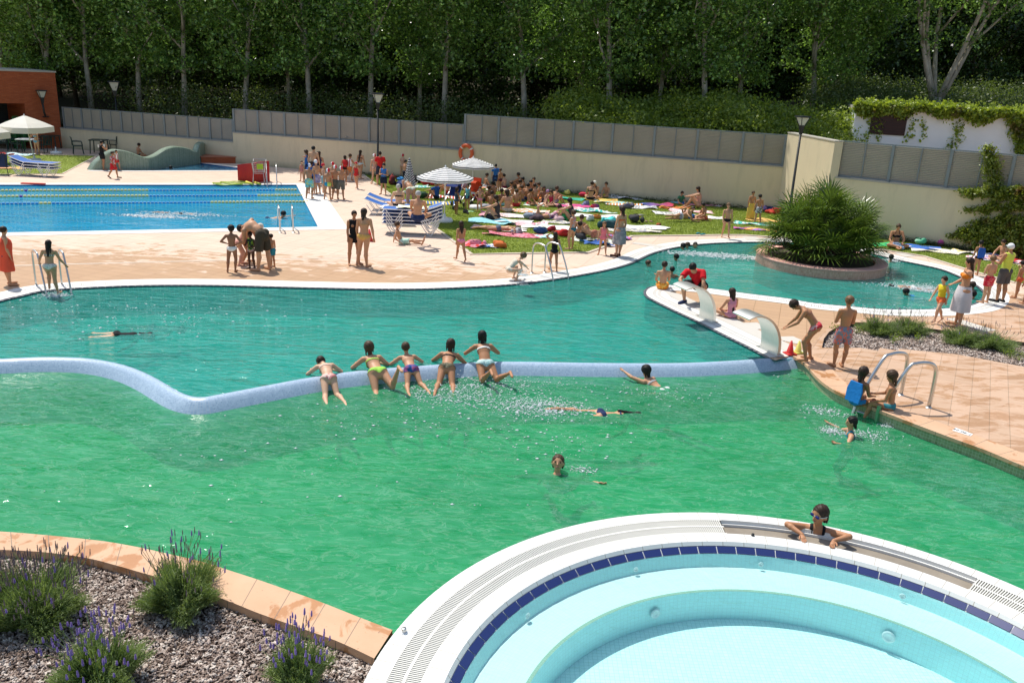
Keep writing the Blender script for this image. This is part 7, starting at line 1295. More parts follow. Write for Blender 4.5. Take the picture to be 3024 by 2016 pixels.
# foam and splashes, plus white specks added to stand for sun glints
M_foam_glint = NT('foam_and_glint'); _d = M_foam_glint.pbr((.85, .9, .9), .25, None, .6); _t = M_foam_glint.n('ShaderNodeBsdfTransparent'); _x = M_foam_glint.n('ShaderNodeMixShader'); _x.inputs[0].default_value = .75; M_foam_glint.l(_t.outputs[0], _x.inputs[1]); M_foam_glint.l(_d, _x.inputs[2]); M_foam_glint = M_foam_glint.done(_x.outputs[0])
def splash(x, y, zw, rx, ry, n, hgt, label, seed, s_=.012, rot=0):
    r = np.random.default_rng(seed); b = P(x, y, zw); q = r.normal(size=(n, 2)); ca, sa = math.cos(R(rot)), math.sin(R(rot)); X = q[:, 0]*rx*ca-q[:, 1]*ry*sa; Y = q[:, 0]*rx*sa+q[:, 1]*ry*ca; Z = np.abs(r.normal(size=n))*hgt*np.exp(-(q**2).sum(1)*.5)*(r.random(n) < .5)+.004; c = np.c_[b[0]+X, b[1]+Y, zw+Z]; sz = s_*(.4+1.2*r.random(n)**3)
    o6 = np.array([(1, 0, 0), (-1, 0, 0), (0, 1, 0), (0, -1, 0), (0, 0, .6), (0, 0, -.6)]); st_ = np.where(Z < .01, 1.8, 1.)[:, None]; V = (c[:, None, :]+o6[None]*sz[:, None, None]*np.stack([st_[:, 0], st_[:, 0]*.8, np.ones(n)], 1)[:, None, :]).reshape(-1, 3)
    T = np.array([(0, 2, 4), (2, 1, 4), (1, 3, 4), (3, 0, 4), (2, 0, 5), (1, 2, 5), (3, 1, 5), (0, 3, 5)]); F = ((np.arange(n)*6)[:, None, None]+T[None]).reshape(-1, 3); link('splash', npmesh('splash', V, F, M_foam_glint, True), kind='stuff', label=label, cat='splash')
splash(1360, 1170, -.20,   .55, .30, 1100, .10, 'splashing foam behind the girls on the weir', 1); splash(1450, 1130, -.20, .8, .3, 900, .10, 'spray round the kicking feet of the right-hand girl on the weir', 2); splash(1600, 1205, -.20, .40, .22, 1500, .08, 'foam behind the swimmer under the surface', 3); splash(1300, 1260, -.20, 1.6, .5, 180, .02, 'scattered white specks added as glints on the green water', 4, .015)
splash(2455, 1272, -.20, .10, .07, 420, .12, 'spray at the hand of the girl in the green water', 5, .009); splash(2560, 1285, -.20, .25, .12, 350, .05, 'foam behind the girl in the green water', 6, .01); splash(2632, 1257, -.20, .10, .05, 260, .08, 'small splash at the green mosaic wall', 7, .009); splash(2320, 1110, -.20, .1, .06, 10, .02, 'few drops near the weir end', 8)
splash(2440, 1215, -.20, .18, .12, 260, .02, 'patch of foam left of the blue float', 9, .011)
splash(165, 872, -.03, .16, .08, 500, .10, 'splash at the ladder on the left', 10, .012); splash(420, 930, -.03, 2.2, .7, 420, .02, 'white specks added as glitter on the turquoise water at the left', 11, .016); splash(2120, 755, -.03, .9, .18, 1800, .06, 'white wake of the far swimmers', 12, .02, -5); splash(2700, 850, -.03, .5, .15, 1200, .12, 'spray round the swimmer with the blue vest', 13, .016, -10); splash(2740, 858, -.03, .25, .12, 700, .12, 'spray over the kicking feet in the far pool', 14, .014)
splash(457, 640, -.05, .6, .12, 900, .08, 'white wake in the lap pool', 15, .025); splash(560, 633, -.05, .7, .15, 500, .05, 'fainter wake in the lap pool', 16, .022); splash(500, 497, -.04, .15, .06, 60, .03, 'ripple round the head in the paddling pool', 17, .02)
splash(2650, 770, -.03, .3, .1, 600, .07, 'foam round the child with the green float', 18, .016)
splash(1545, 812, .45, .06, .06, 500, .32, 'water thrown by the crouching girl', 19, .010); splash(1535, 838, -.02, .12, .08, 300, .05, 'splash below the crouching girl', 20, .01); splash(1660, 1325, -.20, .5, .3, 60, .02, 'white specks added as glints round the girl swimming in the green pool', 21, .012); splash(1720, 1388, -.20, .1, .06, 120, .02, 'bubbles behind the girl swimming in the green pool', 22, .009)
splash(2620, 905, -.03, 1.5, .3, 160, .01, 'white specks added as glints on the far pool', 23, .015); splash(1960, 1160, -.20, .5, .3, 200, .03, 'drops round the girl hanging on the weir', 24, .01); splash(900, 1400, -.20, 2.0, 1.2, 60, .01, 'white specks added as glints on the open green water', 25, .014)
# ------------------------------------------------------------------ the people
C_ = cloth; red, blu, nvy, blk, wht, grn, org, yel, pnk, gry, tea, aqu = C_((.55, .03, .03)), C_((.05, .18, .5)), C_((.02, .035, .10)), C_((.012, .012, .014)), C_((.78, .77, .74)), C_((.35, .6, .08)), C_((.78, .22, .04)), C_((.75, .62, .08)), C_((.72, .25, .38)), C_((.22, .22, .23)), C_((.02, .22, .30)), C_((.35, .68, .70))
def p(label, xy, yt=None, ps='stand', rz=0, tone='mid', hair='dbrown', hs='short', wear=(), **k):
    return person(label, xy, yt=yt, ps=ps, rz=rz, tone=tone, hair=hair, hstyle=hs, wear=wear, **k)
capRW = C_((.80, .78, .78), 'split', (.55, .03, .05)); capR = C_((.55, .03, .04)); capBW = C_((.02, .05, .2), 'split', (.7, .7, .75))
# left side
p('person wrapped in an orange-red towel at the far left', (30, 842), 668, 'stand', -50, 'mid', 'dbrown', 'short', [('wrap', C_((.72, .10, .05))), ('trunks', nvy)], kid=.2)
p('person with long black hair in a patterned bikini climbing the left pool ladder', (172, 868), 708, 'ladder', 12, 'mid', 'black', 'long', [('bikini', C_((.7, .68, .6), 'spots', (.2, .1, .1), 40)), ('top', C_((.65, .65, .55), 'stripe', (.1, .15, .15), 30))], sex='f', kid=.3, anchor='footR')
p('curly dark-haired child with hands on hips in white briefs', (684, 804), 664, 'hips', 10, 'brown', 'black', 'curly', [('briefs', wht)], kid=.8)
p('child in pink swimsuit leaning towards the bending man', (710, 784), 674, 'lean', -60, 'pink', 'dbrown', 'short', [('suit', C_((.62, .30, .24)))], kid=.7, sex='f')
p('dark-skinned child in a bikini facing the camera between the bending man and the others', (745, 793), 684, 'hold', 165, 'dark', 'black', 'short', [('bikini', C_((.5, .35, .33))), ('vest', C_((.02, .05, .04), 'bloom', (.3, .5, .05)))], kid=.8, sex='f')
p('tall man bending over in brown bermuda shorts', (779, 799), None, 'bend', 68, 'mid', 'black', 'short', [('shorts', C_((.055, .045, .03)), .95)], kid=0, H=1.78)
p('child in teal shorts standing behind the bending man', (806, 790), 690, 'stand', 60, 'tan', 'dbrown', 'short', [('shorts', tea, .6)], kid=.7)
p('white-capped child bowing the head beside the bending man', (726, 776), 667, 'lean', -75, 'mid', C_((.72, .66, .56)), 'swimcap', [('suit', C_((.5, .2, .16)))], kid=.6, sex='f')
p('woman in a rainbow striped bikini seen from behind, beside the red cone', (1069, 788), 615, 'stand2', -12, 'mid', 'dbrown', 'bob', [('bikini', C_((.6, .25, .08), 'stripe', (.7, .55, .15), 60)), ('top', C_((.5, .3, .15)))], sex='f', kid=0)
p('woman in dark shorts and top facing the woman in the rainbow bikini', (1046, 781), 622, 'stand', -150, 'tan', 'dbrown', 'bun', [('bikini', blk), ('vest', blk, .12)], sex='f', kid=.1)
p('boy in mint shorts reclining on the paving before the lounger stack', (1187, 712), None, 'recline', -88, 'mid', 'brown', 'short', [('shorts', C_((.38, .62, .5), 'bloom', (.6, .75, .65)), .75)], kid=.7, H=1.30, anchor='hip', z0=0)
p('girl with loose brown hair in a pink bikini walking beside the lawn corner', (1361, 772), 652, 'walk', 25, 'tan', 'dbrown', 'long', [('bikini', pnk), ('top', C_((.6, .3, .2)))], sex='f', kid=.7)
p('swimmer with dark hair resting at the near side of the lap pool', (837, 632), None, 'float_', -85, 'mid', 'black', 'short', [('trunks', nvy)], kid=.2, H=1.6, anchor='head', zfix=.10)
p('swimmer face down in the middle of the lap pool', (594, 641), None, 'dive', -80, 'tan', 'black', 'short', [('trunks', blk)], kid=.2, H=1.6, anchor='head', zfix=-.15)
# group by the lap pool and the wall
p('boy with a blue and white cap and turquoise patterned shorts seen from behind', (913, 587), 482, 'stand', 0, 'tan', capBW, 'swimcap', [('shorts', C_((.15, .5, .55), 'bloom', (.55, .6, .2)), .8)], kid=.5)
p('person in a blue T-shirt pointing to the left', (909, 540), 442, 'point', 100, 'mid', 'brown', 'bob', [('tshirt', C_((.03, .13, .38)), .02), ('shorts', nvy, .6)], sex='f', kid=.2)
p('tall bare-backed man with black hair and navy shorts behind the capped children', (928, 545), 431, 'stand', -15, 'mid', 'black', 'short', [('shorts', nvy, .6)], kid=0)
p('long-haired girl standing right behind the tall bare-backed man', (942, 545), 446, 'stand', 0, 'tan', 'dbrown', 'vlong', [('suit', nvy)], sex='f', kid=.4)
p('small child at the left edge of the capped group', (892, 536), 475, 'stand', 160, 'mid', 'brown', 'short', [('suit', C_((.5, .22, .2)))], kid=.9, sex='f')
p('dark-haired child in a blue T-shirt inside the capped group', (921, 572), 475, 'hold', 30, 'tan', 'dbrown', 'short', [('tshirt', blu, -.02), ('trunks', blk)], kid=.6)
p('boy in a red and white cap and lilac shorts standing sideways', (940, 574), 471, 'hold', 60, 'mid', capRW, 'swimcap', [('shorts', C_((.25, .24, .42), 'bloom', (.4, .4, .6)), .75)], kid=.6)
p('capped child with a pale blue towel facing right', (955, 569), 482, 'stand', -70, 'fair', capRW, 'swimcap', [('shorts', C_((.3, .5, .55)), .8)], kid=.6)
p('capped boy in blue and lime trunks seen from behind', (967, 590), 497, 'stand', 5, 'tan', capRW, 'swimcap', [('trunks', C_((.02, .28, .45), 'split', (.5, .6, .12)))], kid=.7)
p('capped child in red trunks at the back of the group', (981, 566), 478, 'stand', -20, 'mid', capRW, 'swimcap', [('trunks', red)], kid=.6)
p('left one of two capped boys in long grey shorts', (990, 588), 487, 'stand', 15, 'tan', capRW, 'swimcap', [('shorts', C_((.10, .10, .08)), .9)], kid=.5)
p('right one of two capped boys in long grey shorts', (1006, 589), 490, 'stand2', 5, 'tan', capRW, 'swimcap', [('shorts', C_((.13, .13, .11)), .9)], kid=.5)
p('walking girl in a white bib and orange shorts', (1027, 536), 454, 'run', -40, 'tan', 'brown', 'bun', [('vest', C_((.75, .72, .7), 'stripe', (.5, .05, .05)), .02), ('shorts', C_((.62, .2, .06)), .5)], sex='f', kid=.5)
p('walking child carrying a red backpack', (1018, 535), 459, 'walk', 20, 'tan', 'dbrown', 'bob', [('vest', red, 0), ('trunks', blk), ('backpack', red)], kid=.5)
p('small girl in a red swimsuit and red cap walking towards the camera', (1055, 557), 478, 'walk', 170, 'mid', capR, 'swimcap', [('suit', red)], sex='f', kid=.8)
p('long-haired girl in a white bikini near the shower pole', (1061, 528), 443, 'stand2', -25, 'mid', 'dbrown', 'vlong', [('bikini', C_((.6, .7, .68))), ('top', blk)], sex='f', kid=.2)
p('girl in a nude-coloured swimsuit and red cap left of the middle lamp post', (1106, 543), 454, 'stand', 20, 'fair', capRW, 'swimcap', [('suit', C_((.62, .38, .28)))], sex='f', kid=.5)
p('person in a red T-shirt and dark shorts with tied hair beside the lamp post', (1122, 549), 447, 'crossed', 15, 'mid', 'dbrown', 'bun', [('tshirt', C_((.6, .02, .02)), .03), ('shorts', C_((.03, .035, .06)), .8)], sex='f', kid=0)
p('boy in dark shorts holding a blue shirt on the lawn edge', (1132, 574), 482, 'crossed', 175, 'mid', blk, 'suncap', [('vest', blu, -.05), ('shorts', C_((.012, .018, .04)), .65)], kid=.5)
p('girl in a red and white cap against the wall left of the closed parasol', (1187, 527), 454, 'stand', -30, 'fair', capRW, 'swimcap', [('suit', C_((.6, .36, .26)))], sex='f', kid=.5)
p('bare-chested man in dark shorts half hidden by the closed parasol', (1196, 550), 472, 'stand2', -60, 'mid', 'black', 'short', [('shorts', C_((.015, .018, .03)), .7)], kid=0)
p('grey-haired woman in a black bikini sitting on the far lounger', (1177, 606), None, 'sitback', 20, 'fair', 'grey', 'short', [('bikini', blk), ('top', blk)], sex='f', kid=0, H=1.60, anchor='hip', zfix=.47)
p('woman in a pale green bikini bending over the lounger', (1214, 630), None, 'bend', 30, 'mid', 'grey', 'short', [('bikini', C_((.5, .58, .42), 'bloom', (.65, .6, .5))), ('top', C_((.45, .45, .4)))], sex='f', kid=0, H=1.62)
p('man with a grey cap sitting on top of the lounger stack', (1233, 641), None, 'sitback', -5, 'mid', C_((.42, .42, .42)), 'cap', [('trunks', nvy)], kid=0, H=1.68, anchor='hip', zfix=.92)
# lawn, left part
p('child in a dark swimsuit standing beside the dark blue pushchair', (1347, 634), 552, 'stand', -55, 'brown', 'dbrown', 'bob', [('suit', C_((.03, .06, .10)))], sex='f', kid=.6)
p('child carrying a pale blue patterned float', (1380, 621), 543, 'stand', 150, 'tan', 'dbrown', 'short', [('vest', C_((.10, .36, .45), 'spots', (.5, .55, .15), 14), .06), ('trunks', nvy)], kid=.6)
p('girl in pink bikini bottoms with arms bent facing the camera', (1416, 627), 551, 'hips', 165, 'mid', 'dbrown', 'bun', [('bikini', pnk), ('top', C_((.6, .35, .28)))], sex='f', kid=.7)
p('woman hugging her knees on the pale pink towel', (1467, 637), None, 'knees', 80, 'mid', 'dbrown', 'bob', [('suit', C_((.05, .04, .04)))], sex='f', kid=0, H=1.6, anchor='hip')
p('tall boy in a long blue shirt seen from behind near the wall', (1462, 561), 484, 'stand', -10, 'mid', 'black', 'short', [('tshirt', C_((.03, .14, .42)), .10), ('shorts', nvy, .75)], kid=.1)
p('bare-chested boy next to the one in the long blue shirt', (1475, 567), 497, 'stand2', 60, 'tan', 'brown', 'short', [('trunks', C_((.1, .02, .03)))], kid=.5)
def sit(label, xy, ps, rz, H, **k): return p(label, xy, None, ps, rz, anchor='hip', H=H, **k)
sit('child bent forward sitting near the wall under the farther parasol', (1432, 549), 'sitback', -60, 1.25, tone='mid', wear=[('trunks', wht)], kid=.7)
sit('child sitting with the profile to the left near the wall', (1490, 552), 'sitback', 60, 1.25, tone='fair', wear=[('trunks', C_((.25, .02, .05)))], kid=.7)
sit('boy sitting upright alone in front of the wall', (1534, 551), 'knees', 60, 1.35, tone='tan', wear=[('trunks', nvy)], kid=.6)
sit('child in red trunks seated with the back to the camera', (1524, 604), 'sitback', 10, 1.3, tone='tan', hair='brown', wear=[('trunks', red)], kid=.6)
sit('broad-backed woman sitting beside the child in red trunks', (1498, 618), 'sitback', 20, 1.62, tone='mid', hair='dbrown', hs='bob', wear=[('bikini', CRm) if False else ('bikini', C_((.6, .5, .4))), ('top', C_((.45, .25, .15)))], kid=0, sex='f')
sit('child in pale trunks seated behind the woman hugging her knees', (1450, 608), 'sitback', -20, 1.25, tone='tan', wear=[('trunks', gry)], kid=.7)
sit('boy in blue T-shirt sitting in the shade of the nearer parasol', (1289, 580), 'knees', 60, 1.35, tone='tan', hair='dbrown', wear=[('tshirt', C_((.02, .08, .28)), .02), ('trunks', blk)], kid=.6)
for i, (x, y, rz, tn, hr_, w_, lb) in enumerate(((1556, 584, -30, 'tan', 'black', nvy, 'leftmost child of the row sitting in the middle of the lawn'), (1568, 572, 160, 'tan', 'black', C_((.5, .1, .1)), 'black-haired child behind the seated row'), (1580, 585, 20, 'mid', 'dbrown', C_((.55, .15, .05)), 'child leaning inward in the middle of the seated row'), (1594, 580, 60, 'mid', 'brown', org, 'rightmost child of the row sitting in the middle of the lawn'), (1532, 572, -60, 'mid', 'dbrown', gry, 'child with crossed legs left of the seated row'), (1542, 590, 40, 'tan', 'brown', C_((.1, .1, .12)), 'child leaning on one arm left of the seated row'))):
    sit(lb, (x, y), 'sitback' if i % 2 else 'knees', rz, 1.28, tone=tn, hair=hr_, wear=[('trunks', w_)], kid=.7)
sit('girl in a crimson swimsuit sitting left of the jade towel', (1628, 603), 'sitback', 150, 1.25, tone='mid', hair='brown', hs='bob', wear=[('suit', C_((.5, .03, .08)))], kid=.7, sex='f')
sit('child with a floral cap sitting behind the crimson swimsuit', (1612, 601), 'sitback', -120, 1.2, tone='fair', hair=C_((.5, .2, .3), 'bloom', (.3, .2, .4)), hs='swimcap', wear=[('suit', C_((.65, .45, .35)))], kid=.8, sex='f')
sit('person in a white cap sitting at the wall with one arm raised', (1756, 580), 'sitback', 150, 1.5, tone='tan', hair=C_((.75, .72, .6)), hs='suncap', wear=[('suit', blk)], kid=.2, sex='f')
sit('broad-backed person sitting left of the white cap', (1744, 585), 'sitback', -15, 1.55, tone='mid', hair='dbrown', wear=[('bikini', blk), ('top', blk)], kid=.2, sex='f')
sit('child facing the camera between the white cap and the red backpack', (1789, 577), 'sitback', 150, 1.25, tone='mid', hair='brown', wear=[('trunks', yel)], kid=.8)
p('girl lying on the blue towel with her feet raised', (1618, 638), None, 'proneup', -72, 'mid', 'dbrown', 'bun', [('suit', C_((.45, .12, .22), 'bloom', (.6, .5, .5)))], sex='f', kid=.4, H=1.5, anchor='hip')
sit('black-haired girl sitting with drawn-up knees behind the girl in teal', (1685, 641), 'knees', 75, 1.5, tone='mid', hair='black', hs='bob', wear=[('suit', C_((.06, .05, .06)))], kid=.3, sex='f')
p('girl in teal bikini bottoms and printed top standing on the lawn', (1685, 738), 620, 'stand2', 60, 'mid', 'brown', 'curly', [('bikini', C_((.01, .16, .22))), ('vest', C_((.35, .42, .42), 'bloom', (.6, .2, .12)), -.05)], sex='f', kid=.4)
sit('boy in black trunks seated with his back turned right of the girl in teal', (1712, 692), 'sitback', -20, 1.4, tone='mid', hair='brown', wear=[('trunks', blk)], kid=.5)
p('child lying on the side reading behind the little girl in pink', (1752, 690), None, 'side', 78, 'mid', 'dbrown', 'short', [('trunks', C_((.4, .15, .1)))], kid=.6, H=1.35, anchor='hip')
p('little girl in a pink swimsuit standing on the pool edge', (1778, 752), 654, 'stand', 172, 'mid', 'lbrown', 'long', [('suit', C_((.75, .20, .25)))], sex='f', kid=.8)
p('woman in an orange bandeau and grey skirt beside the little girl in pink', (1824, 757), 609, 'stand', 45, 'mid', 'dbrown', 'bob', [('bandeau', C_((.8, .14, .02))), ('skirt', C_((.24, .24, .26), 'bloom', (.34, .33, .34)), 1.05), ('shoes', C_((.08, .03, .02)))], sex='f', kid=0)
p('child in grey trunks lying face down on the long faded towel', (1474, 674), None, 'prone', -90, 'mid', 'brown', 'short', [('trunks', C_((.12, .15, .2)))], kid=.5, H=1.45, anchor='hip', z0=.04)
p('girl in a black swimsuit walking behind the far ladder with a hand on her head', (1634, 800), 684, 'headup', 10, 'tan', 'dbrown', 'long', [('suit', blk)], sex='f', kid=.6)
p('fair child crouching at the pool edge behind thrown water', (1520, 827), None, 'squat', -70, 'fair', 'lbrown', 'bob', [('suit', C_((.7, .62, .5)))], sex='f', kid=.8, H=1.22)
sit('small child in a green shirt sitting at the wall', (2010, 600), 'sitback', -165, 1.1, tone='mid', hair='dbrown', wear=[('tshirt', C_((.06, .22, .12)), .02), ('shorts', blu, .6)], kid=.9)
sit('long-haired woman sitting with stretched arms on the deep pink towel', (2062, 603), 'knees', 78, 1.62, tone='mid', hair='dbrown', hs='vlong', wear=[('suit', C_((.62, .3, .25)))], kid=0, sex='f')
p('long-haired child lying on one side on the grey towel', (2012, 638), None, 'side', -75, 'mid', 'dbrown', 'long', [('trunks', C_((.4, .35, .45), 'stripe', (.7, .7, .7)))], kid=.6, H=1.35, anchor='hip')
p('boy in blue shorts lying propped on his elbows', (2046, 641), None, 'proneup', -100, 'tan', 'brown', 'short', [('shorts', C_((.03, .12, .3)), .5)], kid=.5, H=1.4, anchor='hip')
sit('dark-haired child resting behind the boy in blue shorts', (2078, 645), 'sitback', 110, 1.3, tone='tan', hair='black', wear=[('trunks', red)], kid=.6)
p('fair boy in black briefs walking towards the pool from the lawn', (2141, 703), 599, 'walk', 170, 'mid', 'lbrown', 'short', [('briefs', blk)], kid=.7)
p('boy with a yellow towel round his waist left of the palm', (2214, 648), 564, 'stand', 200, 'tan', 'brown', 'short', [('skirt', C_((.7, .5, .1)), 1.7), ('trunks', yel)], kid=.5)
p('boy in black and white patterned trunks seen from behind left of the palm', (2236, 661), 573, 'stand', 20, 'tan', 'black', 'short', [('shorts', C_((.5, .5, .5), 'bloom', (.05, .05, .06), ), .6)], kid=.6)
sit('woman in a dark bikini sitting at the wall right of the palm', (2643, 722), 'sitback', 170, 1.6, tone='tan', hair='brown', hs='bun', wear=[('top', blk), ('bikini', blk)], kid=0, sex='f')
# right pool side
p('boy with a blue float board on his back at the right lawn edge', (2878, 813), 709, 'stand', 15, 'tan', 'black', 'short', [('briefs', blk), ('board', C_((.02, .10, .42)))], kid=.6)
sit('child sitting on the grass behind the man in the yellow vest', (2958, 761), 'sitback', 110, 1.3, tone='mid', hair='dbrown', wear=[('trunks', C_((.3, .1, .1)))], kid=.6)
p('man in a yellow vest, grey shorts and a white cap', (2951, 892), 718, 'hold', 25, 'tan', C_((.75, .76, .76)), 'suncap', [('vest', C_((.62, .70, .10)), .04), ('shorts', C_((.10, .09, .085)), .85), ('shoes', blk)], kid=0)
p('fair-haired boy in red shorts standing on the white edge', (2907, 895), 754, 'crossed', 20, 'mid', 'lbrown', 'short', [('shorts', C_((.58, .02, .04), 'bloom', (.65, .15, .15)), .6)], kid=.4)
p('boy in orange trunks at the right edge eating', (2998, 880), 769, 'phone', 40, 'tan', 'black', 'short', [('trunks', C_((.65, .12, .05)))], kid=.6)
p('person in red cut by the right edge of the picture', (3030, 898), 780, 'stand', 0, 'tan', 'dbrown', 'short', [('trunks', red)], kid=.5)
p('small boy with a yellow swimming vest and orange trunks walking on the far pool edge', (2768, 954), 815, 'walk', 112, 'fair', 'dbrown', 'short', [('vest', C_((.75, .58, .03)), -.05), ('trunks', C_((.78, .17, .06)))], kid=.85)
p('woman in an orange bikini top and white skirt with her arm out', (2826, 963), 760, 'point', 75, 'mid', 'dbrown', 'long', [('bandeau', C_((.8, .25, .03))), ('skirt', C_((.62, .60, .62)), 1.15)], sex='f', kid=0)
def head(label, xy, rz, H, zw, ps='tread', dz=.10, **k): return p(label, xy, None, ps, rz, anchor='head', H=H, zfix=zw+dz, **k)
kk = dict(kid=.6, wear=[('trunks', nvy)])
head('dark-haired swimmer nearest the far shore, left of a pair', (2017, 727), 60, 1.35, -.03, tone='tan', hair='black', **kk); head('swimmer right behind the dark-haired one at the far shore', (2030, 724), 100, 1.3, -.03, tone='mid', hair='brown', **kk)
p('girl swimming at the far shore of the round pool', (2053, 724), None, 'tread', 170, 'mid', 'black', 'wet', [('suit', nvy)], anchor='head', H=1.4, zfix=.06, kid=.5, sex='f')
head('swimmer alone below the pair at the far shore', (1997, 759), 70, 1.3, -.03, tone='tan', hair='black', **kk); head('brown-haired swimmer left of the boy in orange shorts', (1915, 778), -120, 1.3, -.03, tone='fair', hair='brown', dz=.08, **kk)
head('child with a green float right of the palm island', (2632, 760), -20, 1.25, -.03, tone='mid', hair='black', kid=.8, wear=[('armbands', C_((.03, .5, .25))), ('trunks', nvy)], dz=.14)
p('swimmer with a blue float vest kicking in the round pool', (2676, 862), None, 'float_', 78, 'tan', 'black', 'short', [('vest', blu, 0), ('trunks', nvy)], kid=.7, H=1.3, anchor='head', zfix=.05)
p('swimmer going under left of the blue float vest', (2634, 848), None, 'dive', 75, 'tan', 'black', 'short', [('trunks', wht)], kid=.7, H=1.3, anchor='head', zfix=-.07)
head('farther of two swimmers holding the far right pool edge', (2873, 842), -60, 1.4, -.03, tone='tan', hair='dbrown', dz=.12, **kk); head('nearer of two swimmers holding the far right pool edge', (2875, 869), -70, 1.35, -.03, tone='tan', hair='black', dz=.12, **kk)
sit('boy in orange shorts sitting on the white tip of the peninsula', (1957, 843), 'edge', -10, 1.32, tone='mid', hair='dbrown', wear=[('shorts', C_((.82, .26, .03), 'bloom', (.85, .5, .1)), .7)], kid=.6, zfix=.10)
head('child in the water just behind the boy in orange shorts', (1985, 796), 10, 1.2, -.03, tone='tan', hair='black', dz=.22, **kk)
p('lifeguard in a red T-shirt squatting behind the first arch', (2045, 898), None, 'squat', 150, 'mid', 'black', 'short', [('tshirt', C_((.62, .01, .02)), .05), ('shorts', blk, .8), ('shoes', nvy)], kid=0, H=1.78)
sit('long-haired girl in a pink swimsuit sitting on the peninsula', (2158, 928), 'sitback', 20, 1.28, tone='mid', hair='dbrown', hs='vlong', wear=[('suit', C_((.66, .28, .36)))], kid=.7, sex='f')
p('girl in red bikini bottoms leaning forward at the end of the weir', (2384, 1066), None, 'lean', 78, 'tan', 'dbrown', 'short', [('bikini', C_((.6, .03, .05), 'bloom', (.75, .4, .4))), ('top', C_((.45, .2, .12)))], sex='f', kid=.5, H=1.48)
p('boy in blue and red flowered shorts standing on the terrace', (2474, 1083), 872, 'crossed', 8, 'tan', 'lbrown', 'short', [('shorts', C_((.16, .26, .36), 'bloom', (.58, .16, .12), 16), .75)], kid=.55)
sit('child with a blue float board sitting on the edge of the green pool', (2530, 1183), 'edge', -60, 1.26, tone='brown', hair='dbrown', hs='bob', wear=[('briefs', C_((.02, .2, .45))), ('board', C_((.02, .22, .62)))], kid=.8, zfix=.07, face=True)
sit('fair-haired child sitting on the pool edge under the grab rail', (2628, 1196), 'edge', 62, 1.28, tone='tan', hair='brown', hs='bob', wear=[('bikini', C_((.05, .25, .28))), ('top', C_((.5, .25, .16)))], kid=.75, sex='f', zfix=.07, face=True)
p('dark-haired girl splashing in the green water below the seated children', (2515, 1246), None, 'tread', 78, 'mid', 'black', 'wet', [('suit', tea)], sex='f', kid=.6, H=1.36, anchor='head', zfix=.04, face=True)
# weir
zc_ = .02
def wk(label, xy, ps, rz, H, **k): return p(label, xy, None, ps, rz, anchor='hip', H=H, zfix=k.pop('z', zc_), **k)
wk('leftmost child on the weir, fair skinned, in pale pink bottoms, head down', (970, 1117), 'weirflat', 22, 1.36, tone='fair', hair='dbrown', wear=[('bikini', C_((.75, .55, .48), 'bloom', (.6, .2, .2))), ('top', C_((.7, .5, .42)))], sex='f', kid=.6)
wk('girl in a lime green bikini on the weir with one foot raised', (1115, 1100), 'weirL', 26, 1.52, tone='mid', hair='brown', hs='bob', wear=[('bikini', C_((.35, .65, .10))), ('top', C_((.35, .55, .10)))], sex='f', kid=.4)
wk('boy in blue patterned trunks and goggles on the weir', (1214, 1090), 'weir', 20, 1.30, tone='mid', hair='brown', wear=[('trunks', C_((.02, .09, .28), 'bloom', (.3, .08, .2), 16)), ('goggles', C_((.03, .06, .25)))], kid=.7)
wk('girl in a dark patterned bikini on the weir, wet hair down her back', (1320, 1086), 'weir', 0, 1.46, tone='tan', hair='dbrown', hs='long', wear=[('bikini', C_((.12, .11, .07), 'spots', (.35, .33, .25), 30)), ('top', blk)], sex='f', kid=.5)
wk('rightmost girl on the weir with black hair and pale mint bikini', (1433, 1074), 'weirK', 12, 1.46, tone='tan', hair='black', hs='long', wear=[('bikini', C_((.55, .72, .68), 'bloom', (.3, .5, .5))), ('top', wht)], sex='f', kid=.4, z=.06)
p('dark-haired girl hanging on the weir by one arm with her body in the water', (1908, 1094), None, 'hang', 42, 'mid', 'black', 'bob', [('bikini', C_((.6, .62, .6))), ('top', C_((.4, .4, .4)))], sex='f', kid=.4, H=1.45, anchor='head', zfix=.0)
p('swimmer gliding just under the green surface, dark hair to the right', (1880, 1232), None, 'dive', -82, 'mid', 'black', 'long', [('bikini', nvy), ('top', nvy)], sex='f', kid=.3, H=1.5, anchor='head', zfix=-.29)
p('diver under the turquoise surface at the left, dark hair', (440, 996), None, 'dive', -75, 'mid', 'black', 'bob', [('suit', blk)], sex='f', kid=.5, H=1.4, anchor='head', zfix=-.12)
p('second diver under the turquoise surface, nearer the shore', (535, 974), None, 'dive', -80, 'fair', 'brown', 'short', [('trunks', gry)], kid=.6, H=1.3, anchor='head', zfix=-.15)
p('child swimming towards the camera in the open green pool', (1648, 1366), None, 'breast', 172, 'mid', 'brown', 'wet', [('trunks', C_((.05, .3, .35)))], kid=.9, H=1.5, anchor='head', zfix=-.06, face=True, h=.008)
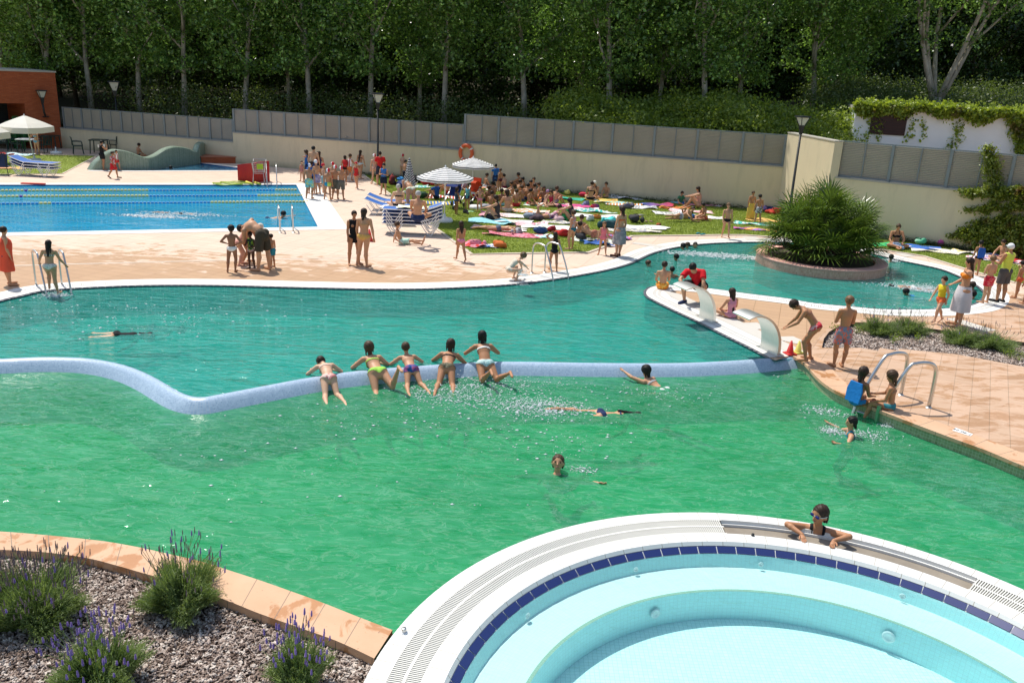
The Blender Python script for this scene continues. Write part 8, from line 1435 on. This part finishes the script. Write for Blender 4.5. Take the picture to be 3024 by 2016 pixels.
# goggled girl resting her arms on the whirlpool rim
POSES['rim'] = pose(sp=(0, .25, 1), ch=(0, .30, 1), hd=(0, .12, 1), face=(.75, .9, -.1), uaL=(-.62, .45, .22), faL=(.92, .72, -.12), uaR=(.62, .45, .22), faR=(-.92, .72, -.12), haL=(.15, 1, -.25), haR=(-.35, 1, -.3), thL=(-.1, -.1, -1), thR=(.1, -.1, -1), shL=(0, -.2, -1), shR=(0, -.2, -1))
inw = WC-P(2440, 1555, 0)[:2]; rzr = math.degrees(math.atan2(-inw[0], inw[1]))
p('girl with navy goggles and slicked dark hair resting her arms on the whirlpool rim', (2422, 1518), None, 'rim', rzr, 'tan', 'dbrown', 'wet', [('suit', blk), ('goggles', C_((.02, .03, .16)), C_((.5, .5, .45)))], sex='f', kid=.8, H=1.6, anchor='head', zfix=.24, face=True, h=.006)
# cafe and paddling pool
p('woman in a pale blue bikini standing on the small lawn before the cafe', (111, 457), 383, 'phone', 165, 'mid', 'brown', 'bun', [('bikini', C_((.15, .38, .5))), ('top', C_((.2, .45, .55)))], sex='f', kid=0)
p('person in a black top standing at the end of the wave wall', (306, 502), 415, 'phone', -40, 'tan', 'black', 'short', [('vest', blk, .02), ('shorts', blk, .6)], sex='f', kid=0)
p('child in red shirt and shorts running before the wave wall', (335, 527), 447, 'walk', -95, 'tan', 'dbrown', 'short', [('tshirt', C_((.5, .03, .03), 'bloom', (.6, .5, .5)), .0), ('shorts', C_((.55, .02, .03)), .8), ('shoes', blk)], kid=.6)
p('child with a red and white towel behind the running child', (345, 503), 443, 'walk', -100, 'mid', 'dbrown', 'short', [('vest', C_((.6, .3, .3), 'stripe', W_), .05), ('shorts', red, .6)], kid=.7)
sit('child sitting behind the wave wall of the paddling pool', (409, 458), 'sitback', -40, 1.3, tone='tan', hair='dbrown', wear=[('trunks', blk)], kid=.7)
head('head of a child swimming in the paddling pool', (504, 496), -80, 1.2, -.04, tone='tan', hair='black', ps='float_', dz=.05, kid=.8, wear=[('trunks', nvy)])
for i, (x, y) in enumerate(((1300, 557), (1322, 566), (1352, 549), (1367, 554), (1408, 577), (1444, 592), (1458, 579), (1512, 579), (1604, 592), (1562, 600), (1640, 593), (1480, 602), (1546, 562), (1576, 563))):
    p('one of the bare-backed children sitting close together in the crowd behind the parasol poles', (x, y), None, ('sitback', 'knees', 'sitflat')[i % 3], i*67 % 360, ('tan', 'mid', 'brown')[i % 3], ('dbrown', 'black', 'brown')[(i+1) % 3], 'short', [('trunks', (nvy, red, gry, aqu)[i % 4])], kid=.7, H=1.25+.02*(i % 4), anchor='hip', h=.015, group='children packed together on the lawn')
